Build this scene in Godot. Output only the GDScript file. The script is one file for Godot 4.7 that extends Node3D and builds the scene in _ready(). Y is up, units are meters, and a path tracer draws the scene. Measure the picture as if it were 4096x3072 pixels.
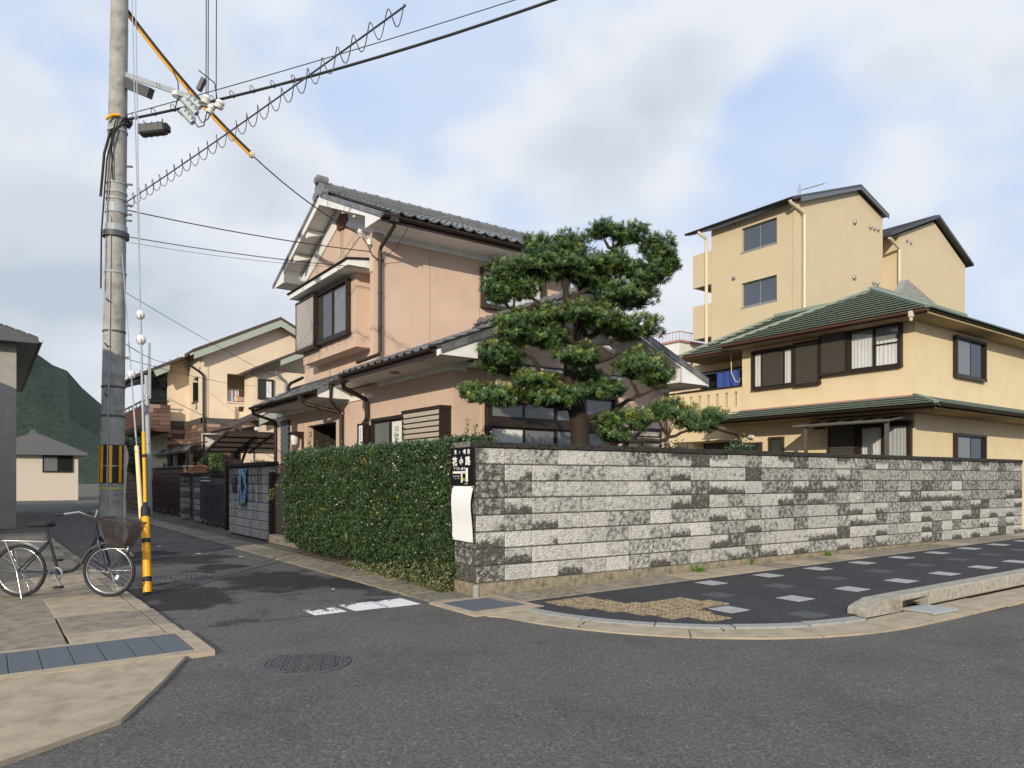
extends Node3D
# A street corner: pink plaster house behind a split-face block wall and a clipped hedge, narrow lane on the left.
# World axes follow the buildings: +x runs along the right-hand street, -z runs up the lane, origin at the foot of the wall corner.

var rng := RandomNumberGenerator.new()
var mats := {}
var used := {}


class MB:
	var v := PackedVector3Array()
	var n := PackedVector3Array()
	var t := PackedVector2Array()

	func tri(a: Vector3, b: Vector3, c: Vector3) -> void:
		var nn := (b - a).cross(c - a).normalized()
		v.append_array([a, c, b])
		n.append_array([nn, nn, nn])
		t.append_array([Vector2(0, 1), Vector2(1, 0), Vector2(1, 1)])

	func quad(a: Vector3, b: Vector3, c: Vector3, d: Vector3) -> void:
		var nn := (c - a).cross(d - b).normalized()
		v.append_array([a, c, b, a, d, c])
		n.append_array([nn, nn, nn, nn, nn, nn])
		t.append_array([Vector2(0, 1), Vector2(1, 0), Vector2(1, 1), Vector2(0, 1), Vector2(0, 0), Vector2(1, 0)])

	func quads(a: Vector3, b: Vector3, c: Vector3, d: Vector3, na: Vector3, nb: Vector3, nc: Vector3, nd: Vector3) -> void:
		v.append_array([a, c, b, a, d, c])
		n.append_array([na, nc, nb, na, nd, nc])
		t.append_array([Vector2(0, 1), Vector2(1, 0), Vector2(1, 1), Vector2(0, 1), Vector2(0, 0), Vector2(1, 0)])

	func box(c: Vector3, s: Vector3, b := Basis.IDENTITY) -> MB:
		var x := b.x * s.x * 0.5
		var y := b.y * s.y * 0.5
		var z := b.z * s.z * 0.5
		quad(c - x - y + z, c + x - y + z, c + x + y + z, c - x + y + z)
		quad(c + x - y - z, c - x - y - z, c - x + y - z, c + x + y - z)
		quad(c + x - y + z, c + x - y - z, c + x + y - z, c + x + y + z)
		quad(c - x - y - z, c - x - y + z, c - x + y + z, c - x + y - z)
		quad(c - x + y + z, c + x + y + z, c + x + y - z, c - x + y - z)
		quad(c - x - y - z, c + x - y - z, c + x - y + z, c - x - y + z)
		return self

	# box between two corners
	func span(a: Vector3, b: Vector3) -> MB:
		return box((a + b) * 0.5, (b - a).abs())

	# box with chamfered edges
	func cbox(c: Vector3, s: Vector3, r: float, b := Basis.IDENTITY) -> MB:
		var h := s * 0.5
		var k := Vector3(h.x - r, h.y - r, h.z - r)
		var ax := [b.x, b.y, b.z]
		for i in 3:
			var j := (i + 1) % 3
			var l := (i + 2) % 3
			for sg in [1.0, -1.0]:
				var o: Vector3 = c + ax[i] * h[i] * sg
				var p: Vector3 = ax[j] * k[j] * sg
				var q: Vector3 = ax[l] * k[l]
				quad(o - p - q, o + p - q, o + p + q, o - p + q)
		for i in 3:
			var j := (i + 1) % 3
			var l := (i + 2) % 3
			for sj in [1.0, -1.0]:
				for sl in [1.0, -1.0]:
					var e: Vector3 = ax[i] * k[i]
					var p1: Vector3 = c + ax[j] * h[j] * sj + ax[l] * k[l] * sl
					var p2: Vector3 = c + ax[j] * k[j] * sj + ax[l] * h[l] * sl
					_edge(p1, p2, e, c)
		for sx in [1.0, -1.0]:
			for sy in [1.0, -1.0]:
				for sz in [1.0, -1.0]:
					var a: Vector3 = c + ax[0] * h.x * sx + ax[1] * k.y * sy + ax[2] * k.z * sz
					var d: Vector3 = c + ax[0] * k.x * sx + ax[1] * h.y * sy + ax[2] * k.z * sz
					var f: Vector3 = c + ax[0] * k.x * sx + ax[1] * k.y * sy + ax[2] * h.z * sz
					if (d - a).cross(f - a).dot(a - c) > 0.0:
						tri(a, d, f)
					else:
						tri(a, f, d)
		return self

	func _edge(p1: Vector3, p2: Vector3, e: Vector3, c: Vector3) -> void:
		if (p2 + e - (p1 - e)).cross(p1 + e - (p2 - e)).dot(p1 - c) < 0.0:
			quad(p1 - e, p1 + e, p2 + e, p2 - e)
		else:
			quad(p1 - e, p2 - e, p2 + e, p1 + e)

	# rectangular bar from p to q, w across (sideways), h along up
	func bar(p: Vector3, q: Vector3, w: float, h: float, up := Vector3.UP) -> MB:
		var d := (q - p)
		var f := d.normalized()
		var sd := f.cross(up).normalized()
		var u2 := sd.cross(f).normalized()
		return box((p + q) * 0.5, Vector3(w, h, d.length()), Basis(sd, u2, -f))

	func tube(pts: Array, r0: float, r1 := -1.0, seg := 8, caps := true) -> MB:
		if r1 < 0.0:
			r1 = r0
		var m := pts.size()
		var rings := []
		var ref := Vector3.UP
		var side := Vector3.ZERO
		for i in m:
			var d: Vector3 = (pts[mini(i + 1, m - 1)] - pts[maxi(i - 1, 0)]).normalized()
			if side == Vector3.ZERO:
				ref = Vector3.UP if absf(d.y) < 0.9 else Vector3.RIGHT
				side = d.cross(ref).normalized()
			else:
				side = (side - d * side.dot(d)).normalized()
			var up := side.cross(d)
			var rr := lerpf(r0, r1, float(i) / maxf(1.0, m - 1))
			var ring := []
			for k in seg:
				var a := TAU * k / seg
				ring.append([side * cos(a) + up * sin(a), rr])
			rings.append(ring)
		for i in m - 1:
			for k in seg:
				var l := (k + 1) % seg
				var a = rings[i][k]
				var b = rings[i][l]
				var c = rings[i + 1][l]
				var d = rings[i + 1][k]
				quads(pts[i] + a[0] * a[1], pts[i + 1] + d[0] * d[1], pts[i + 1] + c[0] * c[1], pts[i] + b[0] * b[1], a[0], d[0], c[0], b[0])
		if caps:
			for k in seg:
				var l := (k + 1) % seg
				tri(pts[0], pts[0] + rings[0][k][0] * r0, pts[0] + rings[0][l][0] * r0)
				tri(pts[m - 1], pts[m - 1] + rings[m - 1][l][0] * r1, pts[m - 1] + rings[m - 1][k][0] * r1)
		return self

	# turned body: profile of (radius, height) from the bottom up, round the axis dir at o
	func lathe(prof: Array, o: Vector3, seg := 16, dir := Vector3.UP) -> MB:
		var ex := dir.cross(Vector3.RIGHT if absf(dir.x) < 0.9 else Vector3.FORWARD).normalized()
		var ez := ex.cross(dir).normalized()
		for i in prof.size() - 1:
			var p: Vector2 = prof[i]
			var q: Vector2 = prof[i + 1]
			var tn := Vector2(q.y - p.y, p.x - q.x).normalized()
			for k in seg:
				var a := TAU * k / seg
				var b := TAU * (k + 1) / seg
				var ra := ex * cos(a) + ez * sin(a)
				var rb := ex * cos(b) + ez * sin(b)
				var na := ra * tn.x + dir * tn.y
				var nb := rb * tn.x + dir * tn.y
				quads(o + ra * p.x + dir * p.y, o + ra * q.x + dir * q.y, o + rb * q.x + dir * q.y, o + rb * p.x + dir * p.y, na, na, nb, nb)
		return self

	# polygon (counterclockwise seen from +ez) pushed back by depth along -ez
	func prism(poly: Array, o: Vector3, ex: Vector3, ey: Vector3, depth: float) -> MB:
		var ez := ex.cross(ey).normalized()
		var pl := PackedVector2Array(poly)
		if Geometry2D.is_polygon_clockwise(pl):
			pl.reverse()
		var back := -ez * depth
		var idx := Geometry2D.triangulate_polygon(pl)
		for i in range(0, idx.size(), 3):
			var a := o + ex * pl[idx[i]].x + ey * pl[idx[i]].y
			var b := o + ex * pl[idx[i + 1]].x + ey * pl[idx[i + 1]].y
			var c := o + ex * pl[idx[i + 2]].x + ey * pl[idx[i + 2]].y
			if (b - a).cross(c - a).dot(ez) < 0.0:
				var s := b
				b = c
				c = s
			tri(a, b, c)
			tri(a + back, c + back, b + back)
		for i in pl.size():
			var p := o + ex * pl[i].x + ey * pl[i].y
			var j := (i + 1) % pl.size()
			var q := o + ex * pl[j].x + ey * pl[j].y
			quad(p + back, q + back, q, p)
		return self

	# wall of thickness th behind the plane o + x*ex + y*up, cells cut out where holes are; holes: [x0, y0, x1, y1]
	func wall(o: Vector3, ex: Vector3, w: float, h: float, th: float, holes := []) -> MB:
		var xs := [0.0, w]
		var ys := [0.0, h]
		for q in holes:
			for a in [q[0], q[2]]:
				if a > 0.0 and a < w and not xs.has(a):
					xs.append(a)
			for a in [q[1], q[3]]:
				if a > 0.0 and a < h and not ys.has(a):
					ys.append(a)
		xs.sort()
		ys.sort()
		var ez := ex.cross(Vector3.UP)
		var bb := Basis(ex, Vector3.UP, ez)
		for i in xs.size() - 1:
			var run := -1
			for j in ys.size():
				var solid := j < ys.size() - 1
				if solid:
					var cx: float = (xs[i] + xs[i + 1]) * 0.5
					var cy: float = (ys[j] + ys[j + 1]) * 0.5
					for q in holes:
						if cx > q[0] and cx < q[2] and cy > q[1] and cy < q[3]:
							solid = false
				if solid and run < 0:
					run = j
				elif not solid and run >= 0:
					var y0: float = ys[run]
					var y1: float = ys[j]
					box(o + ex * (xs[i] + xs[i + 1]) * 0.5 + Vector3.UP * (y0 + y1) * 0.5 - ez * th * 0.5, Vector3(xs[i + 1] - xs[i], y1 - y0, th), bb)
					run = -1
		return self

	# flat frame with a rectangular opening, lying on the ground
	func wall_flat(x0: float, z0: float, x1: float, z1: float, hx0: float, hz0: float, hx1: float, hz1: float, top: float) -> MB:
		if hx0 - x0 > 0.001:
			span(Vector3(x0, -0.03, z0), Vector3(hx0, top, z1))
		if x1 - hx1 > 0.001:
			span(Vector3(hx1, -0.03, z0), Vector3(x1, top, z1))
		span(Vector3(hx0, -0.03, z0), Vector3(hx1, top - 0.001, hz0))
		span(Vector3(hx0, -0.03, hz1), Vector3(hx1, top - 0.001, z1))
		return self

	func mesh() -> ArrayMesh:
		var a := []
		a.resize(Mesh.ARRAY_MAX)
		a[Mesh.ARRAY_VERTEX] = v
		a[Mesh.ARRAY_NORMAL] = n
		a[Mesh.ARRAY_TEX_UV] = t
		var m := ArrayMesh.new()
		m.add_surface_from_arrays(Mesh.PRIMITIVE_TRIANGLES, a)
		return m


# ---------------------------------------------------------------- naming and grouping
const GROUPS := {"weed": "weeds along the wall foot", "manhole_cover": "manhole covers in the asphalt", "drain_plate": "steel drain plates", "overhead_wire": "wires strung from the utility pole", "stay_wire": "stay wires of the utility pole", "guard_pole": "guard tubes of the stay wires", "block_pillar": "block pillars along the lane", "folding_gate": "folding gates along the lane", "flower_pot": "hanging flower pots", "planter_shrub": "shrubs along the lane", "garden_shrub": "shrubs behind the block wall"}


func numbered(called: String) -> String:
	var k: int = used.get(called, 0)
	used[called] = k + 1
	return called if k == 0 else "%s_%03d" % [called, k]


func thing(called: String, label: String, category: String, at := Vector3.ZERO, group := "") -> Node3D:
	var o := Node3D.new()
	o.name = numbered(called)
	add_child(o)
	o.position = at
	o.set_meta("label", label)
	o.set_meta("category", category)
	if group or GROUPS.has(called):
		o.set_meta("group", group if group else GROUPS[called])
	return o


func origin_of(p: Node) -> Vector3:
	var at := Vector3.ZERO
	while p != self and p is Node3D:
		at += p.position
		p = p.get_parent()
	return at


# a mesh given in world coordinates, hung under a thing or part that is not turned
func part(called: String, mb: MB, m: Material, parent: Node3D, label := "") -> MeshInstance3D:
	var o := MeshInstance3D.new()
	o.mesh = mb.mesh()
	o.material_override = m
	o.name = called
	parent.add_child(o, true)
	o.position = -origin_of(parent)
	if label:
		o.set_meta("label", label)
	return o


# a shared mesh set at a place in its parent's own frame
func piece(called: String, mesh: Mesh, m: Material, parent: Node3D, at: Vector3, basis := Basis.IDENTITY) -> MeshInstance3D:
	var o := MeshInstance3D.new()
	o.mesh = mesh
	o.material_override = m
	o.name = called
	parent.add_child(o, true)
	o.transform = Transform3D(basis, at)
	return o


func single(called: String, mb: MB, m: Material, label: String, category: String, group := "") -> MeshInstance3D:
	var o := MeshInstance3D.new()
	o.mesh = mb.mesh()
	o.material_override = m
	o.name = numbered(called)
	add_child(o)
	o.set_meta("label", label)
	o.set_meta("category", category)
	if group or GROUPS.has(called):
		o.set_meta("group", group if group else GROUPS[called])
	return o


func struct(called: String, mb: MB, m: Material) -> MeshInstance3D:
	var o := MeshInstance3D.new()
	o.mesh = mb.mesh()
	o.material_override = m
	o.name = numbered(called)
	add_child(o)
	o.set_meta("kind", "structure")
	return o


# ---------------------------------------------------------------- materials
func noise(freq: float, octs: int, kind: int, sd: int, gain := 0.5) -> FastNoiseLite:
	var f := FastNoiseLite.new()
	f.seed = sd
	f.frequency = freq
	f.noise_type = kind as FastNoiseLite.NoiseType
	f.fractal_octaves = octs
	f.fractal_gain = gain
	f.cellular_return_type = FastNoiseLite.RETURN_CELL_VALUE
	if octs < 2:
		f.fractal_type = FastNoiseLite.FRACTAL_NONE
	return f


func ramp_tex(f: FastNoiseLite, stops: Array, size := 512) -> NoiseTexture2D:
	var g := Gradient.new()
	var offs := PackedFloat32Array()
	var cols := PackedColorArray()
	for s in stops:
		offs.append(s[0])
		cols.append((s[1] as Color).linear_to_srgb())
	g.offsets = offs
	g.colors = cols
	var tx := NoiseTexture2D.new()
	tx.width = size
	tx.height = size
	tx.seamless = true
	tx.seamless_blend_skirt = 0.15
	tx.noise = f
	tx.color_ramp = g
	return tx


func grey_tex(f: FastNoiseLite, lo := 0.0, hi := 1.0, size := 512) -> NoiseTexture2D:
	return ramp_tex(f, [[0.0, Color(lo, lo, lo).srgb_to_linear()], [1.0, Color(hi, hi, hi).srgb_to_linear()]], size)


func plain(key: String, c: Color, rough := 0.6, metal := 0.0, spec := 0.5) -> StandardMaterial3D:
	if mats.has(key):
		return mats[key]
	var m := StandardMaterial3D.new()
	m.resource_name = key
	m.albedo_color = c.linear_to_srgb()
	m.roughness = rough
	m.metallic = metal
	m.metallic_specular = spec
	mats[key] = m
	return m


# mottled surface in world space: base colour, spread, grain size and relief (cm)
func surf(key: String, c: Color, rough: float, metres: float, vary: float, freq := 0.012, bump := 0.0, bfreq := 0.25, sd := 1, spec := 0.4) -> StandardMaterial3D:
	if mats.has(key):
		return mats[key]
	var m := plain(key, Color.WHITE, rough, 0.0, spec)
	m.albedo_texture = ramp_tex(noise(freq, 6, FastNoiseLite.TYPE_SIMPLEX_SMOOTH, sd, 0.62), [[0.15, c * (1.0 - vary)], [0.5, c], [0.85, c * (1.0 + vary * 0.6)]])
	m.uv1_triplanar = true
	m.uv1_world_triplanar = true
	m.uv1_scale = Vector3.ONE / metres
	if bump > 0.0:
		m.heightmap_enabled = true
		var bk := "h%.3f" % bfreq
		if not mats.has(bk):
			mats[bk] = grey_tex(noise(bfreq, 3, FastNoiseLite.TYPE_SIMPLEX_SMOOTH, 7))
		m.heightmap_texture = mats[bk]
		m.heightmap_scale = bump
	return m


func glass(key: String, c: Color, alpha: float) -> StandardMaterial3D:
	var m := plain(key, c, 0.04)
	m.albedo_color.a = alpha
	m.transparency = BaseMaterial3D.TRANSPARENCY_ALPHA
	return m


func image_mat(key: String, im: Image, rough := 0.5) -> StandardMaterial3D:
	var m := plain(key, Color.WHITE, rough)
	m.albedo_texture = ImageTexture.create_from_image(im)
	return m


func make_materials() -> void:
	surf("pink", Color(0.62, 0.465, 0.36), 0.92, 3.0, 0.06, 0.006, 0.35, 0.30, 11)
	surf("beige", Color(0.74, 0.62, 0.47), 0.92, 3.5, 0.07, 0.006, 0.25, 0.30, 12)
	surf("yellow", Color(0.71, 0.585, 0.37), 0.92, 3.5, 0.05, 0.006, 0.25, 0.30, 13)
	surf("tan", Color(0.60, 0.50, 0.335), 0.9, 6.0, 0.03, 0.006, 0.0, 0.30, 14)
	surf("white", Color(0.80, 0.80, 0.78), 0.6, 2.0, 0.07, 0.008, 0.0, 0.3, 15)
	surf("cream", Color(0.66, 0.58, 0.42), 0.5, 2.0, 0.06, 0.01, 0.0, 0.3, 16)
	surf("brown", Color(0.032, 0.022, 0.017), 0.45, 1.0, 0.25, 0.02, 0.0, 0.3, 17)
	surf("brown2", Color(0.046, 0.036, 0.030), 0.5, 1.0, 0.25, 0.02, 0.0, 0.3, 18)
	plain("black", Color(0.012, 0.012, 0.013), 0.5)
	plain("rubber", Color(0.016, 0.016, 0.017), 0.7)
	surf("kawara", Color(0.135, 0.137, 0.14), 0.42, 0.9, 0.3, 0.02, 0.0, 0.3, 19, 0.6)
	surf("kawara2", Color(0.17, 0.172, 0.175), 0.38, 0.9, 0.3, 0.02, 0.0, 0.3, 20, 0.6)
	surf("kawara3", Color(0.105, 0.107, 0.108), 0.5, 0.9, 0.3, 0.02, 0.0, 0.3, 21, 0.5)
	surf("concrete", Color(0.40, 0.335, 0.24), 0.93, 1.6, 0.22, 0.012, 0.3, 0.4, 22)
	surf("concrete2", Color(0.27, 0.235, 0.18), 0.93, 1.4, 0.3, 0.012, 0.3, 0.4, 23)
	surf("concrete3", Color(0.21, 0.19, 0.15), 0.93, 1.2, 0.38, 0.015, 0.3, 0.4, 24)
	surf("kerb", Color(0.37, 0.345, 0.29), 0.93, 0.8, 0.3, 0.02, 0.5, 0.4, 25)
	surf("kerbgrey", Color(0.33, 0.33, 0.31), 0.9, 0.8, 0.2, 0.02, 0.2, 0.4, 26)
	surf("mortar", Color(0.10, 0.095, 0.085), 0.95, 0.6, 0.4, 0.02, 0.3, 0.4, 27)
	surf("base", Color(0.25, 0.215, 0.15), 0.95, 1.1, 0.5, 0.014, 0.4, 0.3, 28)
	surf("coping", Color(0.042, 0.040, 0.035), 0.95, 0.7, 0.85, 0.022, 0.6, 0.3, 29)
	surf("mossblock", Color(0.17, 0.165, 0.15), 0.95, 1.0, 0.6, 0.016, 0.5, 0.3, 30)
	surf("polegrey", Color(0.35, 0.345, 0.32), 0.85, 1.5, 0.35, 0.010, 0.2, 0.4, 31)
	surf("galv", Color(0.36, 0.40, 0.42), 0.45, 0.6, 0.16, 0.03, 0.0, 0.4, 32)
	plain("steel", Color(0.5, 0.5, 0.5), 0.3, 0.9)
	plain("chrome", Color(0.7, 0.7, 0.7), 0.15, 1.0)
	plain("porcelain", Color(0.78, 0.77, 0.72), 0.12)
	plain("safety", Color(0.86, 0.40, 0.008), 0.25)
	plain("creampipe", Color(0.78, 0.64, 0.36), 0.35)
	plain("aluminium", Color(0.30, 0.30, 0.29), 0.4, 0.3)
	plain("aptglass", Color(0.075, 0.095, 0.125), 0.08)
	plain("darkglass", Color(0.018, 0.022, 0.02), 0.05)
	plain("greenglass", Color(0.045, 0.055, 0.045), 0.06)
	plain("frost", Color(0.15, 0.16, 0.16), 0.15)
	plain("shoji", Color(0.74, 0.74, 0.69), 0.75)
	plain("curtain", Color(0.76, 0.76, 0.75), 0.9)
	plain("bluecloth", Color(0.04, 0.08, 0.32), 0.9)
	plain("paint", Color(0.80, 0.80, 0.78), 0.7)
	plain("paper", Color(0.84, 0.85, 0.85), 0.45)
	plain("interior", Color(0.03, 0.028, 0.025), 0.9)
	plain("wood", Color(0.28, 0.13, 0.05), 0.6)
	plain("woodvent", Color(0.14, 0.045, 0.02), 0.7)
	plain("slatcream", Color(0.60, 0.53, 0.44), 0.5)
	plain("slatwhite", Color(0.66, 0.63, 0.58), 0.5)
	plain("greyshutter", Color(0.10, 0.092, 0.078), 0.55)
	surf("roofgreen", Color(0.165, 0.20, 0.172), 0.6, 1.2, 0.22, 0.02, 0.0, 0.3, 33)
	surf("roofgreencap", Color(0.23, 0.28, 0.22), 0.6, 1.2, 0.15, 0.02, 0.0, 0.3, 34)
	surf("roofbrown", Color(0.085, 0.062, 0.052), 0.8, 0.8, 0.35, 0.03, 0.0, 0.3, 35)
	plain("gutterbrown", Color(0.13, 0.062, 0.045), 0.5)
	plain("navyroof", Color(0.045, 0.05, 0.06), 0.45)
	plain("greenfascia", Color(0.36, 0.40, 0.33), 0.6)
	plain("canopy", Color(0.060, 0.050, 0.042), 0.6)
	glass("pane", Color(0.6, 0.65, 0.65), 0.16)
	surf("brickdark", Color(0.115, 0.07, 0.055), 0.8, 0.7, 0.3, 0.03, 0.1, 0.3, 36)
	surf("brickmid", Color(0.165, 0.105, 0.08), 0.8, 0.7, 0.25, 0.03, 0.1, 0.3, 37)
	surf("bricklight", Color(0.33, 0.235, 0.175), 0.8, 0.7, 0.2, 0.03, 0.1, 0.3, 38)
	surf("siding", Color(0.105, 0.045, 0.024), 0.6, 0.8, 0.25, 0.03, 0.0, 0.3, 39)
	surf("lattice", Color(0.15, 0.075, 0.045), 0.7, 0.8, 0.2, 0.03, 0.0, 0.3, 40)
	surf("soil", Color(0.06, 0.045, 0.03), 0.95, 1.0, 0.5, 0.03, 0.6, 0.3, 41)
	surf("bark", Color(0.060, 0.044, 0.034), 0.95, 0.35, 0.55, 0.03, 1.2, 0.12, 42)
	surf("iron", Color(0.085, 0.085, 0.092), 0.5, 0.5, 0.25, 0.03, 0.0, 0.3, 43)
	surf("plate", Color(0.115, 0.135, 0.155), 0.5, 0.35, 0.18, 0.04, 0.35, 0.45, 44)
	surf("tactile", Color(0.30, 0.235, 0.145), 0.85, 0.9, 0.7, 0.016, 0.0, 0.3, 45)
	surf("railred", Color(0.45, 0.25, 0.22), 0.6, 1.0, 0.1, 0.02, 0.0, 0.3, 46)
	surf("hill", Color(0.035, 0.055, 0.035), 1.0, 40.0, 0.6, 0.03, 0.0, 0.3, 47)
	# asphalts: fine stone chips under a broad mottle
	for a in [["asphalt", Color(0.132, 0.126, 0.114), 50], ["asphaltdark", Color(0.058, 0.058, 0.063), 51]]:
		var c: Color = a[1]
		var m := plain(a[0], Color.WHITE, 0.9, 0.0, 0.35)
		m.albedo_texture = ramp_tex(noise(0.16, 2, FastNoiseLite.TYPE_CELLULAR, a[2]), [[0.0, c * 0.55], [0.45, c * 0.92], [0.75, c * 1.15], [0.93, c * 1.6], [1.0, c * 3.0]])
		m.uv1_triplanar = true
		m.uv1_world_triplanar = true
		m.uv1_scale = Vector3.ONE / 1.1
		m.heightmap_enabled = true
		m.heightmap_texture = grey_tex(noise(0.16, 2, FastNoiseLite.TYPE_CELLULAR, a[2]))
		m.heightmap_scale = 0.35
		m.detail_enabled = true
		m.detail_blend_mode = BaseMaterial3D.BLEND_MODE_MUL
		m.detail_uv_layer = BaseMaterial3D.DETAIL_UV_2
		m.detail_albedo = ramp_tex(noise(0.010, 6, FastNoiseLite.TYPE_SIMPLEX_SMOOTH, a[2] + 5, 0.6), [[0.2, Color(0.80, 0.80, 0.80)], [0.5, Color(0.95, 0.95, 0.94)], [0.8, Color(1, 1, 1)]])
		m.uv2_triplanar = true
		m.uv2_world_triplanar = true
		m.uv2_scale = Vector3.ONE / 6.0
	for a in [["tilewhite", Color(0.42, 0.42, 0.41), 60], ["tilegrey", Color(0.085, 0.095, 0.098), 61]]:
		var c: Color = a[1]
		var m := plain(a[0], Color.WHITE, 0.9)
		m.albedo_texture = ramp_tex(noise(0.2, 2, FastNoiseLite.TYPE_CELLULAR, a[2]), [[0.0, c * 0.35], [0.35, c * 0.8], [1.0, c * 1.25]], 256)
		m.uv1_triplanar = true
		m.uv1_world_triplanar = true
		m.uv1_scale = Vector3.ONE / 0.4


# ---------------------------------------------------------------- camera, sky, sun
func setup() -> void:
	var cam := Camera3D.new()
	cam.name = "camera"
	add_child(cam)
	cam.position = Vector3(-4.609, 1.38, 7.031)
	cam.rotation_degrees = Vector3(0, -36.08, 0)
	cam.projection = Camera3D.PROJECTION_FRUSTUM   # level camera with a raised lens: uprights stay upright
	cam.near = 0.05
	cam.far = 1500.0
	cam.size = 0.053333
	cam.frustum_offset = Vector2(0, 0.006632)
	cam.current = true
	var env := Environment.new()
	env.background_mode = Environment.BG_SKY
	env.tonemap_mode = Environment.TONE_MAPPER_LINEAR
	env.tonemap_exposure = 1.0
	env.sdfgi_enabled = true
	env.ssao_enabled = true
	env.ssil_enabled = true
	var sky := Sky.new()
	var sm := PanoramaSkyMaterial.new()
	sm.panorama = ImageTexture.create_from_image(sky_image())
	sky.sky_material = sm
	env.sky = sky
	env.background_energy_multiplier = 1.0
	var we := WorldEnvironment.new()
	we.name = "world_environment"
	we.environment = env
	add_child(we)
	var sun := DirectionalLight3D.new()
	sun.name = "sun"
	add_child(sun)
	sun.look_at_from_position(Vector3.ZERO, Vector3(1.13, -0.50, -1.0))
	sun.light_energy = 1.2
	sun.light_color = Color(1.0, 0.945, 0.86)
	sun.light_angular_distance = 0.6
	sun.shadow_enabled = true


# broken cumulus over thin high haze; the same kind of sky all round
# cloud masses in view: azimuth from the lens axis, height, half-widths (radians), strength
const CLOUDS := [[-0.36, 0.22, 0.20, 0.11, 0.34], [-0.33, 0.37, 0.10, 0.06, 0.22], [0.09, 0.385, 0.10, 0.085, 0.26], [-0.10, 0.35, 0.10, 0.05, 0.22], [0.22, 0.25, 0.14, 0.08, 0.22], [0.36, 0.46, 0.16, 0.12, -0.42], [0.20, 0.50, 0.06, 0.06, 0.12], [-0.16, 0.52, 0.12, 0.08, -0.22], [-0.50, 0.52, 0.10, 0.08, -0.15]]


func sky_image() -> Image:
	var w := 1024
	var h := 512
	var im := Image.create(w, h, false, Image.FORMAT_RGBF)
	var f1 := noise(1.0, 6, FastNoiseLite.TYPE_SIMPLEX_SMOOTH, 71, 0.52)
	var f2 := noise(1.0, 4, FastNoiseLite.TYPE_SIMPLEX_SMOOTH, 72, 0.5)
	for y in h:
		var el := PI * (0.5 - (y + 0.5) / h)
		for x in w:
			if el < -0.12:
				im.set_pixel(x, y, Color(0.20, 0.20, 0.20))
				continue
			var az := TAU * (x + 0.5) / w
			var d := Vector3(cos(el) * sin(az), sin(el), -cos(el) * cos(az))
			var s := maxf(d.y, 0.0)
			var p := d * Vector3(2.1, 3.6, 2.1)
			var big := f2.get_noise_3d(p.x * 0.55 + 4.0, p.y * 0.55, p.z * 0.55)
			var c := f1.get_noise_3d(p.x, p.y, p.z) * 0.75 + big * 0.75
			var lit := f1.get_noise_3d(p.x - 0.10, p.y + 0.16, p.z + 0.10) * 0.75 + big * 0.75
			var veil := clampf(0.5 + 0.9 * f2.get_noise_3d(p.x * 0.9 + 9.0, p.y * 1.6 + 3.0, p.z * 0.9), 0.0, 1.0)
			var blue := Color(0.50, 0.64, 0.92).lerp(Color(0.62, 0.74, 0.94), pow(1.0 - s, 2.5))
			blue = blue.lerp(Color(0.74, 0.82, 0.95), veil * 0.55)
			var rel := wrapf(az - 0.6297, -PI, PI)
			for q in CLOUDS:
				var g := exp(-pow((rel - q[0]) / q[2], 2.0) - pow((el - q[1]) / q[3], 2.0)) * (q[4] as float)
				c += g
				lit += g * 0.8
			var cover := smoothstep(-0.14, 0.20, c + 0.10 * (1.0 - s))
			var thick := clampf(c * 1.5 + 0.15, 0.0, 1.0)
			var edge := clampf((c - lit) * 3.2 + 0.5, 0.0, 1.0)
			var white := Color(0.84, 0.87, 0.92)
			var grey := Color(0.53, 0.59, 0.68)
			var cl := white.lerp(grey, clampf(thick * 1.15 - edge * 0.55, 0.0, 1.0))
			im.set_pixel(x, y, blue.lerp(cl, cover * 0.92))
	return im


# ---------------------------------------------------------------- ground
var WB := Basis(Vector3.UP, -0.0446)      # the block wall and its pavement run a little askew to the house


func wp(s: float, y: float, w: float) -> Vector3:
	return WB * Vector3(s, y, w)


func rise(s: float) -> float:
	return 0.0115 * maxf(s - 0.3, 0.0)


func grid_patch(keep: Callable, x0: float, z0: float, x1: float, z1: float, cell: float, y: float) -> MB:
	var mb := MB.new()
	var nx := int((x1 - x0) / cell)
	var nz := int((z1 - z0) / cell)
	for i in nx:
		var run := -1
		for j in nz + 1:
			var on: bool = j < nz and keep.call(x0 + (i + 0.5) * cell, z0 + (j + 0.5) * cell)
			if on and run < 0:
				run = j
			elif not on and run >= 0:
				mb.quad(Vector3(x0 + i * cell, y, z0 + j * cell), Vector3(x0 + (i + 1) * cell, y, z0 + j * cell), Vector3(x0 + (i + 1) * cell, y, z0 + run * cell), Vector3(x0 + i * cell, y, z0 + run * cell))
				run = -1
	return mb


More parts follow.
